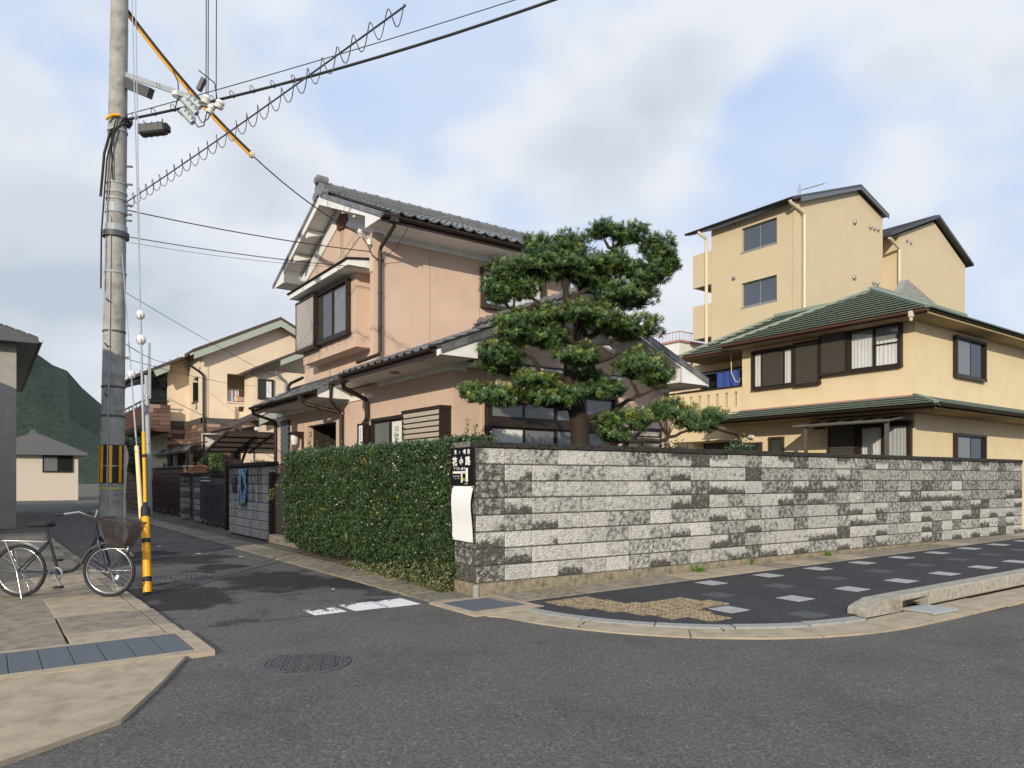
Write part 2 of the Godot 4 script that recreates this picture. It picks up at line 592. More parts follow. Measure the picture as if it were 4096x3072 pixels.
func lane_material() -> StandardMaterial3D:
	# older asphalt of the lane, with dark ragged patches mixed into its colour
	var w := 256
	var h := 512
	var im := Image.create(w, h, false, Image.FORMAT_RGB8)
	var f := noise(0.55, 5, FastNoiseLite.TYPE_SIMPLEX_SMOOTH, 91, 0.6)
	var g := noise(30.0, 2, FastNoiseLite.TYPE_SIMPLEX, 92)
	var dark_patches := [[-2.8, -2.3, 0.60, 1.25], [-1.35, -2.7, 0.85, 1.15], [-0.75, -2.0, 0.35, 0.9], [-1.9, -6.3, 0.8, 0.9], [-2.3, -7.6, 0.7, 0.7], [-1.6, -4.9, 0.45, 0.35]]
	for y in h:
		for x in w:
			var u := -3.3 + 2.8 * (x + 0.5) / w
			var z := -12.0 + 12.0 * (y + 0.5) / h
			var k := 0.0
			for q in dark_patches:
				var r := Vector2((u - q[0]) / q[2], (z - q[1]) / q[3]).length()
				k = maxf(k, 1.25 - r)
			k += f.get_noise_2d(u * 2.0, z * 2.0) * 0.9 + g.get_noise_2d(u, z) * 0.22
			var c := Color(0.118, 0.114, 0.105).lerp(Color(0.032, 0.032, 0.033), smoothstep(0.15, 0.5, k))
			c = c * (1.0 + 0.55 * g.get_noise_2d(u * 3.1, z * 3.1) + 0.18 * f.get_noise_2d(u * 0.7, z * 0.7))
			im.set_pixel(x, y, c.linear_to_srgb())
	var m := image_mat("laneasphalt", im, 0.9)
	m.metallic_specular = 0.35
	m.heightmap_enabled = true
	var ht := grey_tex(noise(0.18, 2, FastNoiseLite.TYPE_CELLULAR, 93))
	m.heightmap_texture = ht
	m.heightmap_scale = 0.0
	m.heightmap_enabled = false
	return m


func ground() -> void:
	struct("ground", MB.new().box(Vector3(0, -0.06, 0), Vector3(1400, 0.1, 1400)), surf("earth", Color(0.12, 0.115, 0.09), 0.95, 5.0, 0.3, 0.02))
	# main street and lane: asphalt sheets
	var road := MB.new()
	road.quad(Vector3(-60, 0, 40), Vector3(60, 0, 40), Vector3(60, 0, 0), Vector3(-60, 0, 0))
	struct("road", road, mats["asphalt"])
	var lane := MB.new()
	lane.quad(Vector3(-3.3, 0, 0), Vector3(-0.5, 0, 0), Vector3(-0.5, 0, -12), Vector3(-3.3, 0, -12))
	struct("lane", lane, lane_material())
	var far := MB.new()
	far.quad(Vector3(-3.3, 0, -12), Vector3(-0.5, 0, -12), Vector3(-0.5, 0, -46), Vector3(-3.3, 0, -46))
	struct("lane", far, surf("lanefar", Color(0.10, 0.097, 0.09), 0.92, 2.5, 0.35, 0.02, 0.3, 0.4, 94))
	# hairline seams in the asphalt
	var seam := MB.new()
	for s in [[-3.2, -1.25, -0.6, -1.62], [-2.4, -2.4, -0.6, -2.9], [-3.1, -0.1, -1.9, -0.05]]:
		var p := Vector3(s[0], 0.003, s[1])
		for k in 24:
			var q := Vector3(lerpf(s[0], s[2], (k + 1) / 24.0), 0.003, lerpf(s[1], s[3], (k + 1) / 24.0) + rng.randf_range(-0.02, 0.02))
			seam.quad(p + Vector3(0, 0, 0.004), q + Vector3(0, 0, 0.004), q - Vector3(0, 0, 0.004), p - Vector3(0, 0, 0.004))
			p = q
	struct("road_seam", seam, plain("seam", Color(0.02, 0.02, 0.02), 0.9))

	# gutter strip of concrete slabs along the lane
	var gs := Node3D.new()
	gs.name = "gutter_strip"
	gs.set_meta("kind", "structure")
	add_child(gs)
	var z := 0.0
	for i in 46:
		var l := 0.6
		var slab := MB.new().cbox(Vector3(-0.31 + rng.randf_range(-0.003, 0.003), 0.002 + rng.randf_range(-0.003, 0.003), z - l * 0.5), Vector3(0.57, 0.036, l - 0.008), 0.006)
		part("slab", slab, mats[["concrete2", "concrete3", "concrete2", "concrete3", "base"][rng.randi() % 5]], gs)
		z -= l

	# pavement along the wall: concrete border slabs, dark asphalt, inset tiles, tactile blocks
	var pv := Node3D.new()
	pv.name = "pavement"
	pv.set_meta("kind", "structure")
	add_child(pv)
	var arc := []
	var cx := 2.5
	var cw := 0.78
	var top := MB.new()
	var prev := []
	for i in 41:
		var a := PI - 1.62 * i / 40.0 * (PI * 0.5 / 1.62)
		arc.append(Vector2(cx + cos(a) * 2.4, cw + sin(a) * 2.4))
	var outline: Array = [Vector2(0.26, 0.60), Vector2(0.12, 0.98)]
	for q in arc:
		if q.y > 1.0:
			outline.append(q)
	outline.append_array([Vector2(16, 3.18), Vector2(16, 0.60)])
	# the sheet follows the gentle rise of the street
	var pl := PackedVector2Array(outline)
	var tri := Geometry2D.triangulate_polygon(pl)
	for i in range(0, tri.size(), 3):
		var a: Vector2 = pl[tri[i]]
		var b: Vector2 = pl[tri[i + 1]]
		var c: Vector2 = pl[tri[i + 2]]
		var A := wp(a.x, 0.016 + rise(a.x), a.y)
		var B := wp(b.x, 0.016 + rise(b.x), b.y)
		var C := wp(c.x, 0.016 + rise(c.x), c.y)
		if (B - A).cross(C - A).y < 0.0:
			top.tri(A, C, B)
		else:
			top.tri(A, B, C)
	part("asphalt", top, mats["asphaltdark"], pv)
	var tilt := Basis(WB.z.normalized(), 0.0115) * WB
	var s := 0.02
	while s < 15.5:
		var l := 0.6
		if s > 0.2 or true:
			var y := rise(s + l * 0.5)
			var zc := 0.315
			var slab := MB.new().cbox(Vector3.ZERO, Vector3(l - 0.007, 0.06, 0.55), 0.005)
			piece("border_slab", slab.mesh(), mats[["concrete2", "concrete2", "concrete", "base"][rng.randi() % 4]], pv, wp(s + l * 0.5, y - 0.008 + rng.randf_range(-0.002, 0.002), zc), tilt)
		s += l
	var tile := MB.new().cbox(Vector3.ZERO, Vector3(0.295, 0.03, 0.295), 0.003).mesh()
	for k in 11:
		piece("pale_tile", tile, mats["tilewhite"], pv, wp(2.98 + 1.147 * k, 0.005 + rise(2.98 + 1.147 * k), 0.91), tilt)
	for k in 10:
		piece("pale_tile", tile, mats["tilewhite"], pv, wp(1.71 + 1.112 * k, 0.005 + rise(1.71 + 1.112 * k), 2.25), tilt)
		piece("grey_tile", tile, mats["tilegrey"], pv, wp(2.32 + 1.13 * k, 0.004 + rise(2.32 + 1.13 * k), 1.58), tilt)
	for k in 8:
		piece("grey_tile", tile, mats["tilegrey"], pv, wp(2.12 + 1.13 * k, 0.004 + rise(2.12 + 1.13 * k), 2.88), tilt)
	var dots := MB.new().cbox(Vector3.ZERO, Vector3(0.295, 0.03, 0.295), 0.003)
	for i in 5:
		for j in 5:
			dots.lathe([Vector2(0.017, 0.0), Vector2(0.012, 0.006), Vector2(0.0, 0.0065)], Vector3(-0.116 + 0.058 * i, 0.015, -0.116 + 0.058 * j), 6)
	var dm := dots.mesh()
	for q in [[0.58, 0.92], [0.88, 0.92], [0.63, 1.22], [0.93, 1.22], [0.78, 1.52], [1.08, 1.52], [0.90, 1.82], [1.20, 1.82], [1.00, 2.12], [1.30, 2.12], [1.22, 2.42]]:
		piece("tactile_dot_block", dm, mats["tactile"], pv, wp(q[0], 0.007 + rise(q[0]), q[1]), tilt)
	var bars := MB.new().cbox(Vector3.ZERO, Vector3(0.295, 0.03, 0.295), 0.003)
	for j in 4:
		bars.cbox(Vector3(0, 0.016, -0.11 + 0.0733 * j), Vector3(0.27, 0.012, 0.03), 0.005)
	var bm := bars.mesh()
	for q in [[1.40, 1.60], [1.70, 1.60], [1.52, 1.90], [1.82, 1.90]]:
		piece("tactile_bar_block", bm, mats["tactile"], pv, wp(q[0], 0.007 + rise(q[0]), q[1]), tilt)

	# flush kerb stones round the corner, then the raised kerb with its gully mouth
	var kb := Node3D.new()
	kb.name = "kerb"
	kb.set_meta("kind", "structure")
	add_child(kb)
	for i in 5:
		var a0 := PI * 0.965 - i * 0.285
		var a1 := a0 - 0.279
		var poly := []
		for k in 7:
			var a := lerpf(a0, a1, k / 6.0)
			poly.append(Vector2(cx + cos(a) * 2.41, -(cw + sin(a) * 2.41)))
		for k in 7:
			var a := lerpf(a1, a0, k / 6.0)
			poly.append(Vector2(cx + cos(a) * 2.55, -(cw + sin(a) * 2.55)))
		var mb := MB.new().prism(poly, WB * Vector3(0, 0.024 + rise(cx + cos(a0) * 2.5), 0), WB.x, -WB.z, 0.08)
		part("kerb_stone", mb, mats["kerbgrey"], kb)
	var k0 := MB.new()
	# tapering first block: low at the crossing, full height after 0.6 m
	var prof := [Vector2(0, 0.0), Vector2(0.62, 0.0), Vector2(0.62, 0.155), Vector2(0.28, 0.15), Vector2(0.03, 0.09), Vector2(0.0, 0.07)]
	k0.prism(prof, wp(2.50, rise(2.5), 3.27), WB.x, Vector3.UP, 0.20)
	part("kerb_block", k0, mats["kerb"], kb)
	var s2 := 3.125
	for i in 20:
		var y := rise(s2)
		var mb := MB.new()
		if i == 0:
			# block bridging the gully mouth
			mb.cbox(wp(s2 + 0.3, y + 0.125, 3.17), Vector3(0.595, 0.06, 0.20), 0.012, tilt)
			mb.box(wp(s2 + 0.02, y + 0.05, 3.17), Vector3(0.04, 0.1, 0.19), tilt)
			mb.box(wp(s2 + 0.575, y + 0.05, 3.17), Vector3(0.04, 0.1, 0.19), tilt)
		else:
			mb.cbox(wp(s2 + 0.3, y + 0.077, 3.17), Vector3(0.595, 0.156, 0.20), 0.014, tilt)
		part("kerb_block", mb, mats["kerb"], kb)
		s2 += 0.6
	# concrete channel in front of the kerb
	var ch := Node3D.new()
	ch.name = "concrete_channel"
	ch.set_meta("kind", "structure")
	add_child(ch)
	for i in 4:
		var a0: float = PI * 1.0 - i * 0.40
		var a1: float = a0 - 0.396
		var poly := []
		for k in 9:
			var a := lerpf(a0, a1, k / 8.0)
			poly.append(Vector2(cx + cos(a) * 2.553, -(cw + sin(a) * 2.553)))
		for k in 9:
			var a := lerpf(a1, a0, k / 8.0)
			var r := 2.92 + rng.randf_range(-0.004, 0.004) + (0.09 if i == 0 and k > 5 else 0.0)
			poly.append(Vector2(cx + cos(a) * r, -(cw + sin(a) * r)))
		part("channel_slab", MB.new().prism(poly, WB * Vector3(0, 0.012 + i * 0.0015, 0), WB.x, -WB.z, 0.05), mats["concrete"], ch)
	var s3 := 2.47
	for i in 6:
		part("channel_slab", MB.new().box(wp(s3 + 1.0, rise(s3) * 0.6, 3.50), Vector3(1.995, 0.03, 0.42), tilt), mats["concrete"], ch)
		s3 += 2.0
	var crack := MB.new()
	for q in [[1.02, 2.55, 0.86, 2.92], [0.20, 1.82, -0.15, 2.05]]:
		var p := Vector2(q[0], q[1])
		for k in 10:
			var e := Vector2(lerpf(q[0], q[2], (k + 1) / 10.0), lerpf(q[1], q[3], (k + 1) / 10.0)) + Vector2(rng.randf_range(-0.02, 0.02), rng.randf_range(-0.02, 0.02))
			crack.quad(wp(p.x - 0.006, 0.021, p.y), wp(e.x - 0.006, 0.021, e.y), wp(e.x + 0.006, 0.021, e.y), wp(p.x + 0.006, 0.021, p.y))
			p = e
	part("crack", crack, plain("seam", Color(0.02, 0.02, 0.02), 0.9), ch)
	var gr := MB.new()
	for k in 9:
		gr.box(wp(3.2 + k * 0.05, rise(3.2) + 0.012, 3.42), Vector3(0.018, 0.02, 0.30), WB)
	gr.box(wp(3.4, rise(3.2) + 0.010, 3.27), Vector3(0.46, 0.02, 0.03), WB)
	gr.box(wp(3.4, rise(3.2) + 0.010, 3.57), Vector3(0.46, 0.02, 0.03), WB)
	single("gully_grate", gr, mats["galv"], "steel bar grate at the gully mouth below the raised kerb", "drain grate")

	# steel cover plates in concrete frames
	var d1 := thing("drain_plate", "square grey steel plate in a concrete frame at the foot of the wall corner", "drain cover", Vector3(-0.2, 0, 0.5))
	part("frame", MB.new().wall_flat(-0.66, 0.06, 0.23, 0.985, -0.565, 0.15, 0.145, 0.80, 0.022), mats["concrete"], d1)
	part("plate", MB.new().cbox(Vector3(-0.21, 0.010, 0.475), Vector3(0.70, 0.02, 0.645), 0.003), mats["plate"], d1)
	var d2 := thing("drain_plate", "long ribbed grey steel plate over the drain in the left foreground", "drain cover", Vector3(-3.9, 0, 0.6))
	part("frame", MB.new().wall_flat(-5.2, 0.16, -3.165, 1.09, -5.2, 0.215, -3.285, 0.975, 0.042), mats["concrete"], d2)
	var px := -3.29
	for k in 9:
		part("plate", MB.new().cbox(Vector3(px - 0.10, 0.024, 0.595), Vector3(0.196, 0.03, 0.75), 0.004), mats["plate"], d2)
		px -= 0.2
	# concrete forecourt left of the lane
	var fc := Node3D.new()
	fc.name = "forecourt"
	fc.set_meta("kind", "structure")
	add_child(fc)
	var zz := 0.155
	for i in 22:
		var l := [0.45, 0.98, 0.74, 0.6, 0.8, 0.9][i % 6] as float
		if zz - l < -15.0:
			break
		part("kerb_slab", MB.new().cbox(Vector3(-3.265 + zz * 0.035 * 0.5, 0.012, zz - l * 0.5), Vector3(0.13, 0.045, l - 0.008), 0.006), mats[["concrete", "concrete2"][i % 2]], fc)
		part("slab", MB.new().cbox(Vector3(-3.70 + zz * 0.035 * 0.5, 0.014, zz - l * 0.5), Vector3(0.72, 0.045, l - 0.008), 0.005), mats[["concrete", "concrete2", "concrete"][i % 3]], fc)
		part("slab", MB.new().cbox(Vector3(-4.80, 0.010, zz - l * 0.5), Vector3(1.44, 0.045, l - 0.008), 0.005), mats["concrete2"], fc)
		zz -= l
	part("slab", MB.new().prism([Vector2(-5.2, -1.10), Vector2(-3.38, -1.10), Vector2(-3.66, -1.75), Vector2(-4.0, -2.45), Vector2(-5.2, -3.2)], Vector3(0, 0.03, 0), Vector3.RIGHT, Vector3.FORWARD, 0.05), mats["concrete"], fc)

	# worn stop line
	var fine := noise(40.0, 2, FastNoiseLite.TYPE_SIMPLEX, 95)
	var wear := noise(6.0, 4, FastNoiseLite.TYPE_SIMPLEX_SMOOTH, 96, 0.6)
	var bl := [[-1.93, -0.40, -1.57, -0.03, 0.38], [-1.50, -0.465, -1.09, -0.02, 0.02], [-1.13, -0.47, -0.73, 0.01, -0.12]]
	for i in 3:
		var q = bl[i]
		var keep := func(x: float, z1: float) -> bool:
			var v := wear.get_noise_2d(x, z1)
			var back: float = (q[3] - z1) / (q[3] - q[1])
			var side: float = (q[2] - x) / (q[2] - q[0])
			return v + 0.35 * fine.get_noise_2d(x, z1) < 0.75 - q[4] - 0.80 * back * back * (0.35 + side * 0.75)
		single("stop_line_block", grid_patch(keep, q[0], q[1], q[2], q[3], 0.012, 0.004), mats["paint"], ["badly worn white paint block, the leftmost of the stop line", "middle white paint block of the stop line, scuffed at its left", "white paint block of the stop line nearest the hedge"][i], "road marking", "stop line across the lane mouth")

	manhole(Vector3(-2.68, 0, 1.75), 0.335, 0.35, "dark iron manhole cover with fish-scale pattern in the middle foreground")
	manhole(Vector3(-2.42, 0, -3.92), 0.43, -0.2, "flat iron manhole cover in the lane just behind the yellow guard pole")
	# scraps lying on the lane
	var scraps := MB.new()
	for q in [[-1.75, -9.2, 0.10], [-1.45, -7.2, 0.12], [-0.95, -6.2, 0.08], [-1.1, -1.6, 0.03], [-0.35, -1.2, 0.03]]:
		scraps.box(Vector3(q[0], 0.006, q[1]), Vector3(q[2], 0.004, q[2] * 0.5), Basis(Vector3.UP, q[0] * 3.0))
	var sc := single("paper_scrap", scraps, mats["paper"], "white scraps lying scattered on the lane asphalt", "litter")
	sc.set_meta("kind", "stuff")


func manhole(at: Vector3, r: float, turn: float, label: String) -> void:
	var o := thing("manhole_cover", label, "manhole cover", at)
	var b := Basis(Vector3.UP, turn)
	part("ring", MB.new().lathe([Vector2(r, 0.0), Vector2(r, 0.008), Vector2(r - 0.008, 0.011), Vector2(r * 0.87, 0.011), Vector2(r * 0.855, 0.004)], at, 48), mats["iron"], o)
	var disc := MB.new()
	disc.lathe([Vector2(r * 0.86, 0.003), Vector2(0.0, 0.0035)], at, 40)
	part("lid", disc, mats["iron"], o)
	# fish-scale ribs
	var ribs := MB.new()
	var st := 0.13
	var row := 0
	var z := -r
	while z < r:
		var x := -r + (st * 0.5 if row % 2 else 0.0)
		while x < r:
			for rad in [0.064, 0.038]:
				for k in 7:
					var a0 := PI * k / 7.0
					var a1 := PI * (k + 1) / 7.0
					var p0 := Vector2(x + cos(a0) * rad, z + sin(a0) * rad)
					var p1 := Vector2(x + cos(a1) * rad, z + sin(a1) * rad)
					if p0.length() < r * 0.83 and p1.length() < r * 0.83 and p0.length() > r * 0.2:
						ribs.bar(at + b * Vector3(p0.x, 0.007, p0.y), at + b * Vector3(p1.x, 0.007, p1.y), 0.018, 0.010)
			x += st
		z += st * 0.5
		row += 1
	part("scale_pattern", ribs, mats["iron"], o).set_meta("kind", "stuff")
	part("boss", MB.new().lathe([Vector2(r * 0.2, 0.003), Vector2(r * 0.2, 0.011), Vector2(r * 0.15, 0.011), Vector2(r * 0.14, 0.006), Vector2(0, 0.006)], at, 24), mats["iron"], o)
	for k in 5:
		var a := TAU * k / 5.0
		part("petal", MB.new().lathe([Vector2(r * 0.045, 0.005), Vector2(r * 0.045, 0.010), Vector2(0, 0.010)], at + b * Vector3(cos(a) * r * 0.075, 0, sin(a) * r * 0.075), 8), mats["iron"], o)
	for k in 3:
		var a := TAU * k / 3.0 + 0.6
		part("key_slot", MB.new().box(at + b * Vector3(cos(a) * r * 0.93, 0.0105, sin(a) * r * 0.93), Vector3(0.035, 0.004, 0.012), b), mats["black"], o)


# ---------------------------------------------------------------- split-face block wall
# sheet of 4 x 4 block faces of one kind of staining
func block_image(kind: int, sd: int) -> Image:
	var w := 448
	var h := 224
	var im := Image.create(w, h, false, Image.FORMAT_RGB8)
	var f := noise(0.034, 5, FastNoiseLite.TYPE_SIMPLEX_SMOOTH, sd, 0.66)
	var g := noise(0.28, 2, FastNoiseLite.TYPE_CELLULAR, sd + 50)
	var q := noise(0.33, 3, FastNoiseLite.TYPE_SIMPLEX, sd + 90)
	for y in h:
		for x in w:
			var cx := x / 112
			var cy := y / 56
			var u := (x % 112 + 0.5) / 112.0
			var v := (y % 56 + 0.5) / 56.0
			var vary := 0.13 * sin(cx * 2.1 + cy * 3.7 + kind)
			var b := vary
			match kind:
				0: b += -0.42
				1: b += -0.18
				2: b += -0.42 + 0.80 * smoothstep(0.40, 0.95, u) * smoothstep(0.1, 0.8, v)
				3: b += -0.42 + 0.95 * smoothstep(0.15, 0.95, v)
				4: b += 0.30
				5: b += -0.40 + 0.9 * smoothstep(0.85, 0.0, v)
				6: b += 0.0
				7: b += -0.42 + 0.8 * smoothstep(0.5, 0.0, u)
			var fn := f.get_noise_2d(x + cx * 37.0, y + cy * 61.0)
			var qn := q.get_noise_2d(x, y)
			var k := fn * 0.80 + b + qn * 0.30
			var moss := smoothstep(-0.10, 0.30, k)
			var thin := smoothstep(-0.62, 0.10, k) * 0.55
			var light := Color(0.54, 0.53, 0.495) * (1.0 + 0.20 * qn + 0.10 * sin(cx * 5.0 + cy * 2.0))
			if kind == 6:
				thin = 0.35 + thin * 0.5
			var c := light.lerp(Color(0.20, 0.195, 0.175), thin).lerp(Color(0.062, 0.060, 0.052), moss * 0.92)
			var cell := g.get_noise_2d(x, y)
			if cell > 0.74:
				c = c.lerp(Color(0.70, 0.69, 0.66), 0.8 - moss * 0.35)
			elif cell < -0.80:
				c = c.lerp(Color(0.07, 0.065, 0.06), 0.75)
			im.set_pixel(x, y, c.linear_to_srgb())
	return im


# chamfered block whose front shows one cell of a 4 x 4 sheet
func block_mesh(size: Vector3, r: float, cell: int, flip: bool) -> ArrayMesh:
	var mb := MB.new().cbox(Vector3.ZERO, size, r)
	var o := Vector2(cell % 4, cell / 4) * 0.25
	for i in mb.t.size():
		var t := Vector2(mb.v[i].x / size.x + 0.5, 0.5 - mb.v[i].y / size.y)
		if flip:
			t.x = 1.0 - t.x
		mb.t[i] = o + t * 0.242 + Vector2(0.004, 0.004)
	return mb.mesh()


func block_wall() -> void:
	var o := thing("block_wall", "long split-face concrete block wall with black moss stains along the pavement", "wall")
	o.rotation.y = -0.0446
	var bm := {}
	var rock := grey_tex(noise(0.05, 5, FastNoiseLite.TYPE_SIMPLEX_SMOOTH, 97, 0.6))
	for kind in 8:
		var m := image_mat("block%d" % kind, block_image(kind, 100 + kind * 7), 0.95)
		m.metallic_specular = 0.25
		m.heightmap_enabled = true
		m.heightmap_texture = rock
		m.heightmap_scale = 1.6
		bm[kind] = m
	# stain pattern as seen, first row the top course
	var rows := [
		"71101061545161546151656165645165646566",
		"42211121310146616636666661666166666666",
		"46100101343306634366666664660666666666",
		"43110110341610343661666343333166663433",
		"21300160113161660143136613136634161343",
		"30200101301631061013341603160341313663",
		"43000111103461013341036113406113163133",
		"40031013611343136131431613413031341313"]
	var meshes := []
	for k in 32:
		meshes.append(block_mesh(Vector3(0.396, 0.184, 0.10), 0.008, k % 16, k >= 16))
	for r in 8:
		var y := 0.165 + 0.2 * (7 - r) + 0.095
		var line: String = rows[r]
		for i in 36:
			var b := Basis(Vector3.RIGHT, rng.randf_range(-0.008, 0.008)) * Basis(Vector3.UP, rng.randf_range(-0.006, 0.006))
			var kind := int(line[i])
			piece("block", meshes[rng.randi() % 16 + (16 if kind != 2 and kind != 7 and rng.randf() < 0.5 else 0)], bm[kind], o, Vector3(0.2 + 0.4 * i, y, -0.05 + rng.randf_range(-0.003, 0.003)), b)
	# short return along the lane
	for r in 8:
		var y := 0.165 + 0.2 * (7 - r) + 0.095
		var kind := 4 if r > 4 or r % 2 else 6
		piece("corner_block", block_mesh(Vector3(0.41, 0.188, 0.09), 0.007, r, false), bm[kind], o, Vector3(0.044, y, -0.32), Basis(Vector3.UP, -PI / 2))
		piece("corner_block", block_mesh(Vector3(0.100, 0.188, 0.06), 0.007, r + 8, false), bm[4], o, Vector3(0.029, y, -0.056), Basis(Vector3.UP, -PI / 2))
	piece("mortar", MB.new().span(Vector3(0.012, 0.1, -0.112), Vector3(14.4, 1.756, -0.012)).span(Vector3(0.012, 0.1, -0.52), Vector3(0.11, 1.756, -0.1)).mesh(), mats["mortar"], o, Vector3.ZERO)
	piece("base", MB.new().prism([Vector2(0, -0.1), Vector2(14.4, -0.1), Vector2(14.4, 0.160), Vector2(0, 0.160)], Vector3(0, 0, 0.012), Vector3.RIGHT, Vector3.UP, 0.13).span(Vector3(-0.012, -0.1, -0.54), Vector3(0.12, 0.160, -0.1)).mesh(), mats["base"], o, Vector3.ZERO)
	for i in 24:
		piece("coping_stone", MB.new().cbox(Vector3.ZERO, Vector3(0.594, 0.07, 0.155), 0.010).mesh(), mats["coping"], o, Vector3(0.28 + 0.6 * i, 1.792 + rng.randf_range(-0.002, 0.002), -0.052))
	piece("coping_stone", MB.new().cbox(Vector3.ZERO, Vector3(0.145, 0.07, 0.42), 0.010).mesh(), mats["mossblock"], o, Vector3(0.052, 1.792, -0.342))
	var stub := single("drain_stub", MB.new().cbox(Vector3(-0.015, 0.075, 0.012), Vector3(0.055, 0.15, 0.05), 0.008, WB), mats["kerbgrey"], "pale plastic drain stub at the foot of the wall corner", "pipe")
	stub.set_meta("category", "pipe")
	# painted shop board and blank sheet on the wall end
	var sg := thing("shop_sign", "black shop board with white brush lettering and a small map on the wall end", "sign", Vector3(-0.03, 1.3, -0.26))
	var sb := MB.new()
	sb.quad(Vector3(-0.038, 1.308, -0.512), Vector3(-0.038, 1.308, -0.004), Vector3(-0.038, 1.762, -0.004), Vector3(-0.038, 1.762, -0.512))
	part("print", sb, image_mat("signprint", sign_image(), 0.35), sg)
	part("board", MB.new().span(Vector3(-0.036, 1.306, -0.514), Vector3(-0.016, 1.764, -0.002)), mats["black"], sg)
	var sh := MB.new()
	var n := 14
	var pts := []
	for i in n + 1:
		var v := float(i) / n
		var bulge := 0.035 * sin(v * PI) + 0.012 * sin(v * 7.0)
		pts.append([Vector3(-0.03 - bulge * 0.7, 1.300 - 0.645 * v, -0.480 + 0.012 * sin(v * 3.0)), Vector3(-0.03 - bulge, 1.302 - 0.66 * v, -0.012 - 0.012 * sin(v * PI))])
	for i in n:
		sh.quad(pts[i + 1][0], pts[i + 1][1], pts[i][1], pts[i][0])
		sh.quad(pts[i][0] + Vector3(0.002, 0, 0), pts[i][1] + Vector3(0.002, 0, 0), pts[i + 1][1] + Vector3(0.002, 0, 0), pts[i + 1][0] + Vector3(0.002, 0, 0))
	var pp := thing("blank_sheet", "blank white plastic sheet bulging below the black shop board", "poster", Vector3(-0.03, 0.65, -0.25))
	part("sheet", sh, mats["paper"], pp)
	for q in [[1.285, -0.465], [1.287, -0.03], [0.672, -0.46], [0.66, -0.03]]:
		part("screw", MB.new().lathe([Vector2(0.011, 0), Vector2(0.008, 0.008), Vector2(0, 0.009)], Vector3(-0.034, q[0], q[1]), 8, Vector3.LEFT), mats["brown"], pp)


func stroke(im: Image, pts: Array, r: float, c: Color) -> void:
	for i in pts.size() - 1:
		var a: Vector2 = pts[i]
		var b: Vector2 = pts[i + 1]
		var n := int(a.distance_to(b) * 2.0) + 1
		for k in n + 1:
			var p := a.lerp(b, float(k) / n)
			for dy in range(-int(r) - 1, int(r) + 2):
				for dx in range(-int(r) - 1, int(r) + 2):
					if Vector2(dx, dy).length() <= r:
						var x := int(p.x) + dx
						var y := int(p.y) + dy
						if x >= 0 and y >= 0 and x < im.get_width() and y < im.get_height():
							im.set_pixel(x, y, c)


# brush characters as strokes in a unit box (x right, y down)
func glyph(im: Image, strokes: Array, o: Vector2, size: float, r: float, c: Color) -> void:
	for s in strokes:
		var pts := []
		for i in range(0, s.size(), 2):
			pts.append(o + Vector2(s[i], s[i + 1]) * size)
		stroke(im, pts, r, c)


const HANA := [[0.05, 0.2, 0.95, 0.2], [0.32, 0.05, 0.32, 0.32], [0.68, 0.05, 0.68, 0.32], [0.38, 0.36, 0.1, 0.68], [0.25, 0.55, 0.25, 1.0], [0.9, 0.45, 0.55, 0.65], [0.55, 0.38, 0.55, 0.88, 0.68, 0.95, 0.92, 0.92, 0.94, 0.78]]
const SHO := [[0.5, 0.02, 0.5, 0.92, 0.36, 0.84], [0.26, 0.34, 0.1, 0.7], [0.74, 0.34, 0.92, 0.7]]
const MICHI := [[0.08, 0.1, 0.42, 0.1, 0.42, 0.36, 0.08, 0.36, 0.08, 0.1], [0.25, 0.36, 0.25, 0.92], [0.25, 0.6, 0.44, 0.6], [0.08, 0.55, 0.08, 0.92], [0.02, 0.96, 0.48, 0.86], [0.68, 0.02, 0.52, 0.32], [0.64, 0.14, 0.9, 0.14, 0.52, 0.55], [0.6, 0.24, 0.98, 0.56], [0.6, 0.62, 0.92, 0.62, 0.92, 0.95, 0.6, 0.95, 0.6, 0.62]]
const TO := [[0.4, 0.2, 0.46, 0.5], [0.7, 0.3, 0.38, 0.6, 0.4, 0.85, 0.75, 0.85]]
const KISSA := [[0.05, 0.25, 0.3, 0.25, 0.3, 0.6, 0.05, 0.6, 0.05, 0.25], [0.4, 0.15, 0.95, 0.15], [0.42, 0.32, 0.9, 0.32], [0.55, 0.02, 0.55, 0.5], [0.75, 0.1, 0.95, 0.1, 0.9, 0.5], [0.35, 0.62, 0.98, 0.62], [0.66, 0.5, 0.4, 0.98], [0.66, 0.62, 0.98, 0.98]]
const CHA := [[0.05, 0.18, 0.95, 0.18], [0.32, 0.05, 0.32, 0.3], [0.68, 0.05, 0.68, 0.3], [0.5, 0.3, 0.05, 0.6], [0.5, 0.3, 0.95, 0.6], [0.22, 0.66, 0.78, 0.66], [0.5, 0.5, 0.5, 1.0], [0.32, 0.74, 0.18, 0.95], [0.68, 0.74, 0.85, 0.95]]
const SU := [[0.05, 0.25, 0.95, 0.22], [0.55, 0.05, 0.55, 0.6, 0.42, 0.66, 0.4, 0.5, 0.56, 0.5, 0.45, 0.98]]
const GU := [[0.6, 0.1, 0.25, 0.5, 0.65, 0.95], [0.75, 0.12, 0.82, 0.22], [0.88, 0.06, 0.95, 0.16]]
const HIDARI := [[0.08, 0.25, 0.92, 0.25], [0.42, 0.05, 0.3, 0.5, 0.05, 0.95], [0.38, 0.55, 0.85, 0.55], [0.6, 0.55, 0.6, 0.92], [0.3, 0.93, 0.95, 0.93]]
const HE := [[0.1, 0.65, 0.4, 0.4, 0.9, 0.75]]
const MAGARU := [[0.12, 0.25, 0.88, 0.25, 0.88, 0.95, 0.12, 0.95, 0.12, 0.25], [0.12, 0.6, 0.88, 0.6], [0.38, 0.05, 0.38, 0.95], [0.62, 0.05, 0.62, 0.95]]
